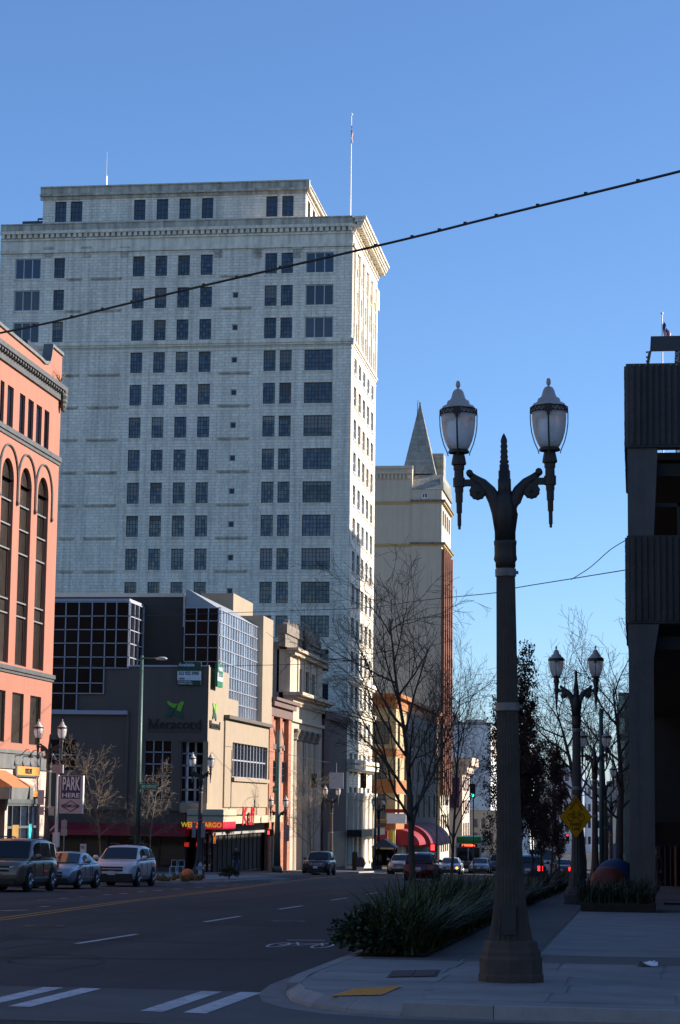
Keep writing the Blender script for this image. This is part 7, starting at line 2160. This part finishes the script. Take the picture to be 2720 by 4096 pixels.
# teal signal pole with lanterns
y = 158.0; x = at(1110,3400,y).x
sp_ = copy_tree(lampproto); sp_.location = (x,y,G(y)-1.55); sp_['label'] = 'sunlit twin lanterns on the teal signal pole beside the brick building'; sp_.rotation_euler = (0,0,0)
t = thing('signal_pole', 'teal signal pole with a red hand signal beside the restaurant', 'signal pole', (x,y-.3,G(y)+.12))
ztp = zat(2922,1106,y); yy = y-.32
mb = MB(); mb.tube([(x+.05,yy,G(y)),(x+.02,yy,G(y)+3),(x,yy,ztp)], [.28,.2,.13], 12); mb.lathe([(.4,0),(.38,.3),(.28,.5)], 12, (x+.05,yy,G(y)+.1)); mb.build('pole', teal, t, True)
mb = MB(); z_ = zat(3158,1096,y); mb.box(x-.35,x-.02,yy-.2,yy-.17,z_-.25,z_+.25); mb.build('street_name_plate', sgreen, t)
lettering("10TH", t, (x-.185,yy-.21,z_), .26, .12, swhite)
mb = MB(); z_ = zat(3330,1080,y); mb.box(x-.75,x-.28,yy-.3,yy,z_-.25,z_+.25); mb.build('pedestrian_signal', sigblack, t)
mb = MB(); mb.box(x-.66,x-.52,yy-.32,yy-.301,z_-.13,z_+.13); mb.build('red_hand', sig_r, t)
mb = MB(); z_ = zat(2990,1110,y); mb.tube([(x,yy,z_),(x+.3,yy-.1,z_+.03),(x+.38,yy-.1,z_-.05)], .04, 6); mb.lathe([(.02,-.12),(.1,-.08),(.1,.04),(.03,.08)], 8, (x+.38,yy-.1,z_-.1)); mb.build('camera_arm', alu, t)
# hanging signals
def hung_signal(label, u, v0, v1, y, lit=None, stem=40, facing=True, thick=True):
    p0 = at(u,v0,y); p1 = at(u,v1,y); x = p0.x; h = p0.z-p1.z
    t = thing('traffic_signal', label, 'traffic signal', (x,y,p1.z))
    w_ = h*.20
    mb = MB(); mb.box(x-w_,x+w_,y-.05,y+.25,p1.z,p0.z); mb.build('housing', sigblack, t)
    mb = MB(); mb.tube([(x,y+.1,p0.z),(x,y+.1,at(u,v0-stem,y).z)], .03, 6); mb.build('hanger', sigblack, t)
    for k in range(3):
        zc = p1.z+h*(k+.5)/3; mt = sig_off
        if lit == 'green' and k == 0: mt = sig_g
        if lit == 'red' and k == 2: mt = sig_r
        mb = MB(); mb.lathe([(h*.115,0),(h*.10,-.03),(.01,-.05)], 14, (x,y-.052,zc), axis='Y'); mb.build('lens', mt, t)
        mb = MB(); n = 9
        for i in range(n):
            a0, a1 = pi*i/n, pi*(i+1)/n; r_ = h*.13
            mb.quad((x+r_*cos(a0),y-.05,zc+r_*sin(a0)),(x+r_*cos(a1),y-.05,zc+r_*sin(a1)),(x+r_*cos(a1),y-.28,zc+r_*sin(a1)),(x+r_*cos(a0),y-.28,zc+r_*sin(a0)))
        mb.build('visor', sigblack, t)
    return t
hung_signal('dark hanging traffic signal before the sunlit tower base', 1453, 3092, 3152, 165, None, 90)
hung_signal('dark hanging traffic signal before the bank columns', 1257, 3095, 3152, 168, None, 60)
g = hung_signal('traffic signal showing green right of the bare trees', 1890, 3135, 3190, 150, 'green', 10)
mb = MB(); q = at(1890,3190,150); mb.tube([(q.x+.05,150.1,q.z),(q.x+.1,150.1,G(150))], .05, 6); mb.build('post', teal, g)
hung_signal('small far traffic signal showing red left of the bicycle sign', 2270, 3336, 3366, 230, 'red', 30)
t = thing('hand_signal', 'small red pedestrian signal above the dark red vehicle', 'traffic signal', tuple(at(1731,3400,172)))
q = at(1731,3390,172); mb = MB(); mb.box(q.x-.25,q.x+.25,172,172.2,q.z-.3,q.z+.3); mb.build('housing', sigblack, t)
mb = MB(); mb.box(q.x-.15,q.x+.15,171.98,171.999,q.z-.22,q.z+.22); mb.build('red_hand', sig_r, t)
mb = MB(); mb.tube([(q.x+.3,172.1,G(172)),(q.x+.3,172.1,at(1735,3030,172).z)], .08, 8); mb.build('post', teal, t)
# hung white sign back
q0, q1 = at(1318,3090,170), at(1373,3155,170)
t = thing('hung_sign', 'blank grey back of a square sign hung over the street', 'sign', (q0.x,170,q1.z))
mb = MB(); mb.box(q0.x,q1.x,170,170.06,q1.z,q0.z); mb.build('plate', M('sign_back_pale',(0.42,0.42,0.45),.5,.06,2), t)
mb = MB(); xm = (q0.x+q1.x)/2; mb.tube([(xm,170.03,q0.z),(xm,170.03,at(1345,3052,170).z)], .03, 5); mb.build('hanger', alu, t)
# teal post with street name by the tower corner
y = 214.0; x = at(1501,3300,y).x
t = thing('street_name_post', 'slim teal post with a green street name sign by the tower corner', 'sign', (x,y,G(y)+.12))
mb = MB(); mb.tube([(x,y,G(y)),(x,y,zat(3000,1501,y))], [.14,.09], 8); mb.build('post', teal, t)
mb = MB(); a, b = at(1507,3300,y).x, at(1545,3300,y).x; mb.box(a,b,y-.1,y-.07,zat(3305,1520,y),zat(3293,1520,y)); mb.build('street_name_plate', sgreen, t)
lettering("S 11TH ST", t, ((a+b)/2,y-.11,zat(3299,1520,y)), (b-a)*.8, .16, swhite)
# plain teal pole on the right
y = 113.0; x = at(2406,3300,y).x
t = thing('plain_pole', 'plain slim teal pole behind the second right hand lamp', 'pole', (x,y,G(y)+.12))
mb = MB(); mb.tube([(x,y,G(y)),(x,y,zat(2842,2406,y))], [.13,.11], 10); mb.build('shaft', teal, t, True)
mb = MB(); mb.lathe([(.115,0),(.09,.08),(.02,.12)], 10, (x,y,zat(2842,2406,y))); mb.build('cap', teal, t, True)
# bus shelter by the tower
y = 207.0; a, b = at(1492,3400,y).x, at(1578,3400,y).x; ztp = zat(3356,1530,y); ze = zat(3390,1530,y)
t = thing('bus_shelter', 'small gabled bus shelter on the pavement near the tower corner', 'bus shelter', ((a+b)/2,y,G(y)+.12))
mb = MB(); mb.hexa([(a-.2,y-.3,ze),(b+.2,y-.3,ze),(b+.2,y+2.2,ze),(a-.2,y+2.2,ze),((a+b)/2-.1,y-.3,ztp),((a+b)/2+.1,y-.3,ztp),((a+b)/2+.1,y+2.2,ztp),((a+b)/2-.1,y+2.2,ztp)]); mb.build('roof', M('shelter_roof',(0.09,0.09,0.10),.5), t)
for xx in (a,b):
    for yy in (y,y+1.9): mb = MB(); mb.box(xx-.06,xx+.06,yy-.06,yy+.06,G(y),ze); mb.build('post', sigblack, t)
mb = MB(); mb.quad((a,y+1.9,G(y)+.5),(b,y+1.9,G(y)+.5),(b,y+1.9,ze-.2),(a,y+1.9,ze-.2)); mb.build('pane', cglass, t)
# letter box and news box
for lab, u, v0, y, w_, mat in (('dark letter box on a pale foot by the tower base',1440,3428,196,.75,M('letterbox_navy',(0.02,0.025,0.05),.5)),('slim dark news box left of the letter box',1418,3405,197,.45,sigblack)):
    q = at(u,v0,y); t = thing('street_box', lab, 'letter box', (q.x,y,G(y)+.12))
    mb = MB(); n = 8; zb_ = G(y)+.45; zr = q.z-w_/2
    pts = [(-w_/2,zb_),(w_/2,zb_)]+[(w_/2*cos(pi*i/n), zr+w_/2*sin(pi*i/n)) for i in range(n+1)]
    mb.fprism(FN(y), [(q.x+a_, z_) for a_, z_ in pts], -.6, 0); mb.build('box', mat, t)
    mb = MB(); mb.box(q.x-w_*.42,q.x+w_*.42,y+.05,y+.5,G(y)+.1,zb_); mb.build('foot', swhite if w_ > .5 else mat, t)
# hydrant
y = 125.6; q = at(800,3500,y); x = q.x; z0 = G(y)+.12
t = thing('fire_hydrant', 'pale fire hydrant beside the lamp at the canopy corner', 'hydrant', (x,y,z0))
hyd = M('hydrant_paint',(0.34,0.36,0.42),.5,.15,5)
mb = MB(); mb.lathe([(.17,0),(.17,.06),(.11,.08),(.11,.5),(.15,.52),(.15,.56),(.12,.6),(.09,.70),(.03,.76),(.03,.80)], 12, (x,y,z0)); mb.build('barrel', hyd, t, True)
for s_ in (-1,1): mb = MB(); mb.lathe([(.07,0),(.07,.1),(.05,.13)], 10, (x+s_*.10 if s_ > 0 else x-.23,y,z0+.42), axis='X'); mb.build('nozzle', hyd, t, True)
# cafe chairs
for k, (u, v) in enumerate(((693,3492),(722,3494))):
    y = 133.0+k*.6; q = at(u,v,y); x = q.x; z0 = G(y)+.13
    t = thing('cafe_chair', ('white' if k else 'pale grey')+' metal cafe chair on the pavement before the dark shopfront', 'chair', (x,y,z0))
    for sx_ in (-1,1):
        for sy_ in (-1,1): mb = MB(); mb.tube([(x+sx_*.22,y+sy_*.22,z0),(x+sx_*.17,y+sy_*.17,z0+.45)], .018, 5); mb.build('leg', swhite, t)
    mb = MB(); mb.box(x-.2,x+.2,y-.2,y+.2,z0+.44,z0+.47); mb.build('seat', swhite, t)
    mb = MB(); mb.tube([(x-.18,y+.2,z0+.46),(x-.17,y+.24,z0+.85),(x+.17,y+.24,z0+.85),(x+.18,y+.2,z0+.46)], .018, 5); mb.build('backrest', swhite, t)
# neon signs in the shop window
for k, (u, v, mt) in enumerate(((748,3378,'r'),(795,3378,'r'),(859,3356,'o'))):
    y = YM+.30; q = at(u,v,y)
    m_ = M('neon_'+mt, (1.0,0.06,0.03) if mt == 'r' else (1.0,0.33,0.05), .4, 0, 3, emit=.22)
    tt = thing('neon_sign', ('left red' if k == 0 else 'right red' if k == 1 else 'slim orange')+' lit window sign behind the canopy corner lamp', 'sign', tuple(q))
    mb = MB(); w_, h_ = (.20,.17) if mt == 'r' else (.08,.42)
    mb.box(q.x-w_,q.x+w_,y-.06,y-.03,q.z-h_,q.z+h_); mb.build('case', sigblack, tt)
    mb = MB(); mb.tube([(q.x-w_*.7,y-.075,q.z-h_*.7),(q.x+w_*.7,y-.075,q.z-h_*.7),(q.x+w_*.7,y-.075,q.z+h_*.7),(q.x-w_*.7,y-.075,q.z+h_*.7),(q.x-w_*.7,y-.075,q.z-h_*.7)], .03, 5); mb.box(q.x-w_*.45,q.x+w_*.45,y-.08,y-.065,q.z-h_*.35,q.z+h_*.35); mb.build('tube', m_, tt)
# ---- coloured concrete balls
def ball(label, x, y, r, mat, sink=.0):
    t = thing('concrete_ball', label, 'ball', (x,y,G(y)+.12))
    mb = MB(); n = 20
    mb.lathe([(max(.005,r*sin(pi*i/n)), r-r*cos(pi*i/n)-sink) for i in range(n+1)], 28, (x,y,G(y)+.12)); mb.build('sphere', mat, t, True)
    mb = MB(); mb.lathe([(r*1.003,r-.02-sink),(r*1.004,r+.02-sink)], 28, (x,y,G(y)+.12), caps=False); mb.build('seam', mat, t, True)
ball('rust red painted ball beside the garage column bed', at(2432,3520,62.5).x, 62.5, .55, M('ball_red',(0.20,0.035,0.016),.6,.2,3))
ball('blue painted ball behind the rust red ball', at(2462,3500,64.6).x, 64.6, .66, M('ball_blue',(0.012,0.03,0.09),.55,.2,3))
ball('small orange ball on the far kerb build out', at(750,3518,101).x, 101, .31, M('ball_orange',(0.42,0.12,0.03),.6,.2,4), .06)
# ---- yellow diamond sign on the second lamp
y = 61.3; q = at(2303,3267,y); x, z = q.x, q.z
t = thing('bicycle_sign', 'yellow diamond SHARED LANE bicycle sign on the second lamp', 'sign', (x,y,z), radians(32))
h = .62; yel = M('sign_yellow',(1.0,0.40,0.0),.5,.12,2.5); blk_ = M('sign_black',(0.02,0.015,0.01),.6,.1,4)
w_ = h*.86
def dm(mb, k, y0, y1): mb.hexa([(-w_*k,y1,0),(0,y1,-h*k),(0,y0,-h*k),(-w_*k,y0,0),(0,y1,h*k),(w_*k,y1,0),(w_*k,y0,0),(0,y0,h*k)])
def diamond(k, ya, yb):
    mb = MB(); P = [(-w_*k,0),(0,-h*k),(w_*k,0),(0,h*k)]
    mb.add([(a,ya,b) for a,b in P]+[(a,yb,b) for a,b in P], [(0,1,2,3),(7,6,5,4)]+[(i,4+i,4+(i+1)%4,(i+1)%4) for i in range(4)]); return mb
diamond(1.0,-.012,.0).build('rim', blk_, t, local=True); diamond(.96,-.020,-.0125).build('face', yel, t, local=True)
mb = MB()
def bar(pts, r=.018): mb.tube([(a,-.022,b) for a,b in pts], r, 4)
bar([(-.20,.20),(0,.44),(.20,.20)],.020); bar([(-.20,.31),(0,.53),(.20,.31)],.014)
for cx in (-.17,.17): bar([(cx+.105*cos(2*pi*i/16),-.02+.105*sin(2*pi*i/16)) for i in range(17)],.012)
bar([(-.17,-.02),(-.08,.11),(.09,.11),(0,-.03),(-.10,.13)],.011); bar([(.17,-.02),(.09,.12),(.08,.17),(.14,.18)],.011); bar([(-.13,.16),(-.05,.16)],.012); bar([(-.17,-.02),(0,-.03)],.011)
mb.build('bicycle_mark', blk_, t, local=True)
for body, zz_, ww in (("SHARED",-.215,.40),("LANE",-.345,.26)):
    tm = fit(text_mesh(body,.2,.004,.004), ww, .10); tm.materials.append(blk_); put(tm,'lettering',t,(0,-.024,zz_),ROT_N,local=True)
mb = MB(); mb.box(-.05,.05,-.005,.20,h*.88,h*.97); mb.box(-.05,.05,0,.20,-h*.6,-h*.5); mb.build('bracket', alu, t, local=True)
# ---- overhead cables
def cable(label, pts, r, mat, knobs=0, sub=6):
    ps = [at(u,v,y) for u,v,y in pts]; out = []
    for k in range(len(ps)-1):
        p0 = ps[max(k-1,0)]; p1 = ps[k]; p2 = ps[k+1]; p3 = ps[min(k+2,len(ps)-1)]
        for i in range(sub):
            f = i/sub; out.append(.5*((2*p1)+(-p0+p2)*f+(2*p0-5*p1+4*p2-p3)*f*f+(-p0+3*p1-3*p2+p3)*f**3))
    out.append(ps[-1])
    mb = MB(); mb.tube(out, r, 7)
    if not knobs: return tag(mb.build('cable', mat, None), label, 'cable')
    t = thing('cable', label, 'cable', tuple(ps[0])); mb.build('strand', mat, t, True)
    tot = len(out)-1
    for i in range(knobs):
        f = (i+.5)/knobs*tot; a = int(f); p = out[a].lerp(out[a+1], f-a)
        mb = MB(); mb.box(p.x-.03,p.x+.03,p.y-.02,p.y+.02,p.z-.01,p.z+r+.018); mb.build('clip', mat, t)
    return t
cblk = M('cable_black',(0.012,0.012,0.013),.6,.1,5)
cable('thick black cable strung across the sky over the street', [(-900,1490,46),(0,1332,42.5),(520,1212,40.5),(893,1124,39),(1561,971,37),(1995,863,35.5),(2720,685,33),(3600,455,30)], .023, cblk, 26)
cable('thin span wire from the garage towards the tower', [(2508,2279,58),(2280,2316,62),(2060,2352,66),(1990,2370,68),(1700,2400,80),(1450,2432,95),(1100,2445,110),(600,2462,125),(180,2470,135)], .014, cblk)
cable('thin drop wire hanging beside the garage', [(2508,2158,58),(2440,2200,59),(2360,2270,60.5),(2285,2318,62)], .012, cblk)
cable('thin span wire in front of the corner office', [(180,2660,120),(600,2672,118),(900,2664,116),(1250,2655,115),(1480,2635,112),(1600,2618,110),(1810,2560,100)], .014, cblk)
cable('low span wire carrying the hanging signals', [(900,2985,150),(1110,3010,158),(1257,3040,168),(1345,3048,170),(1453,3000,165),(1700,3020,160),(1890,3128,150)], .016, cblk)
# ================================================================== PEOPLE
def person(label, loc, rotz, cols, stride=.16, seed=1, H=1.76):
    t = thing('person', label, 'person', loc, rotz)
    V = []; Eg = []; Rr = []
    def v(x, y, z, r, link=None):
        V.append((x,y,z)); Rr.append(r); i = len(V)-1
        if link is not None: Eg.append((link,i))
        return i
    pel = v(0,0,.95,.155); wst = v(0,.01,1.10,.14,pel); chs = v(0,.0,1.30,.165,wst); nk0 = v(0,.01,1.46,.085,chs); nk = v(0,.0,1.52,.055,nk0); hd0 = v(0,-.02,1.60,.082,nk); hd1 = v(0,-.02,1.69,.088,hd0); hd2 = v(0,-.01,1.755,.05,hd1)
    for s_, st in ((-1,stride),(1,-stride)):
        hp = v(s_*.10,0,.90,.105,pel); kn = v(s_*.11,st*.7-.03,.50,.07,hp); an = v(s_*.115,st*1.3+.04,.10,.048,kn); he = v(s_*.118,st*1.3+.02,.05,.045,an); to = v(s_*.125,st*1.3-.15,.04,.036,he)
        sh = v(s_*.20,0,1.41,.075,chs); el = v(s_*.27,-st*.35+.03,1.13,.052,sh); wr = v(s_*.26,-st*.8-.04,.90,.035,el); pm = v(s_*.255,-st*.9-.06,.83,.034,wr)
        for k in range(4): f1 = v(s_*(.262-.0),-st*.9-.085+.022*k,.775,.0105,pm); v(s_*.250,-st*.9-.09+.022*k,.735+.006*(k==0)+.008*(k==3),.0095,f1)
        th = v(s_*.235,-st*.9-.10,.81,.0115,pm); v(s_*.228,-st*.9-.12,.78,.0105,th)
    me = bpy.data.meshes.new('body'); me.from_pydata(V, Eg, []); me.update()
    o = bpy.data.objects.new('body', me); C.objects.link(o)
    m = o.modifiers.new('s','SKIN'); m.use_smooth_shade = True
    sk = me.skin_vertices[0].data
    for i, r in enumerate(Rr): sk[i].radius = (r*1.0, r*(.78 if i < 4 else 1.0))
    sk[pel].use_root = True
    o.modifiers.new('b','SUBSURF').levels = 1; o.modifiers['b'].render_levels = 1
    dg = bpy.context.evaluated_depsgraph_get()
    m2 = bpy.data.meshes.new_from_object(o.evaluated_get(dg)); bpy.data.objects.remove(o)
    mats = [M('cloth_'+n+label[:6], c, .85, .15, 6) for n, c in zip(('shoe','trouser','jacket','skin'), cols)]
    for mm in mats: m2.materials.append(mm)
    for p in m2.polygons:
        c = p.center; p.use_smooth = True
        hand = abs(c.x) > .2 and c.z < .885
        p.material_index = 0 if c.z < .10 else 3 if (hand or c.z > 1.505) else 1 if c.z < .96 else 2
    b = bpy.data.objects.new('body', m2); C.objects.link(b); b.parent = t; WL[b.name] = WL[t.name]
    hair = M('hair_'+label[:6],(0.03,0.022,0.016),.8,.2,9)
    mb = MB(); n = 10
    mb.lathe([(.094*sin(pi*.5*i/n)+.001, .094*cos(pi*.5*i/n)) for i in range(n,-1,-1)], 14, (0,.012,1.695)); mb.build('hair', hair, b, True, local=True)
    mb = MB(); mb.lathe([(.004,-.03),(.014,0),(.006,.03)], 6, (0,-.115,1.635)); mb.build('nose', mats[3], b, True, local=True)
    for s_ in (-1,1):
        mb = MB(); mb.lathe([(.002,-.01),(.011,0),(.002,.01)], 8, (s_*.033,-.102,1.665)); mb.build('eye', hair, b, True, local=True)
        mb = MB(); mb.lathe([(.004,-.03),(.02,0),(.004,.03)], 6, (s_*.092,-.005,1.645)); mb.build('ear', mats[3], b, True, local=True)
    mb = MB(); mb.box(-.026,.026,-.106,-.096,1.588,1.597); mb.build('mouth', M('lip',(0.25,0.10,0.08),.6), b, local=True)
    s_ = H/1.78; t.scale = (s_,s_,s_)
    return t
y = 136.0; q = at(944,3485,y)
person('person in dark jacket and blue jeans walking by the restaurant', (q.x,y,G(y)+.13), .5, ((0.02,0.02,0.02),(0.035,0.05,0.11),(0.016,0.014,0.015),(0.35,0.21,0.15)))
y = 90.0; q = at(2628,3505,y)
person('dark clothed person standing in the arcade under the garage', (q.x,y,G(y)+.16), -.8, ((0.012,0.012,0.012),(0.012,0.013,0.02),(0.012,0.012,0.018),(0.22,0.14,0.10)), .04)
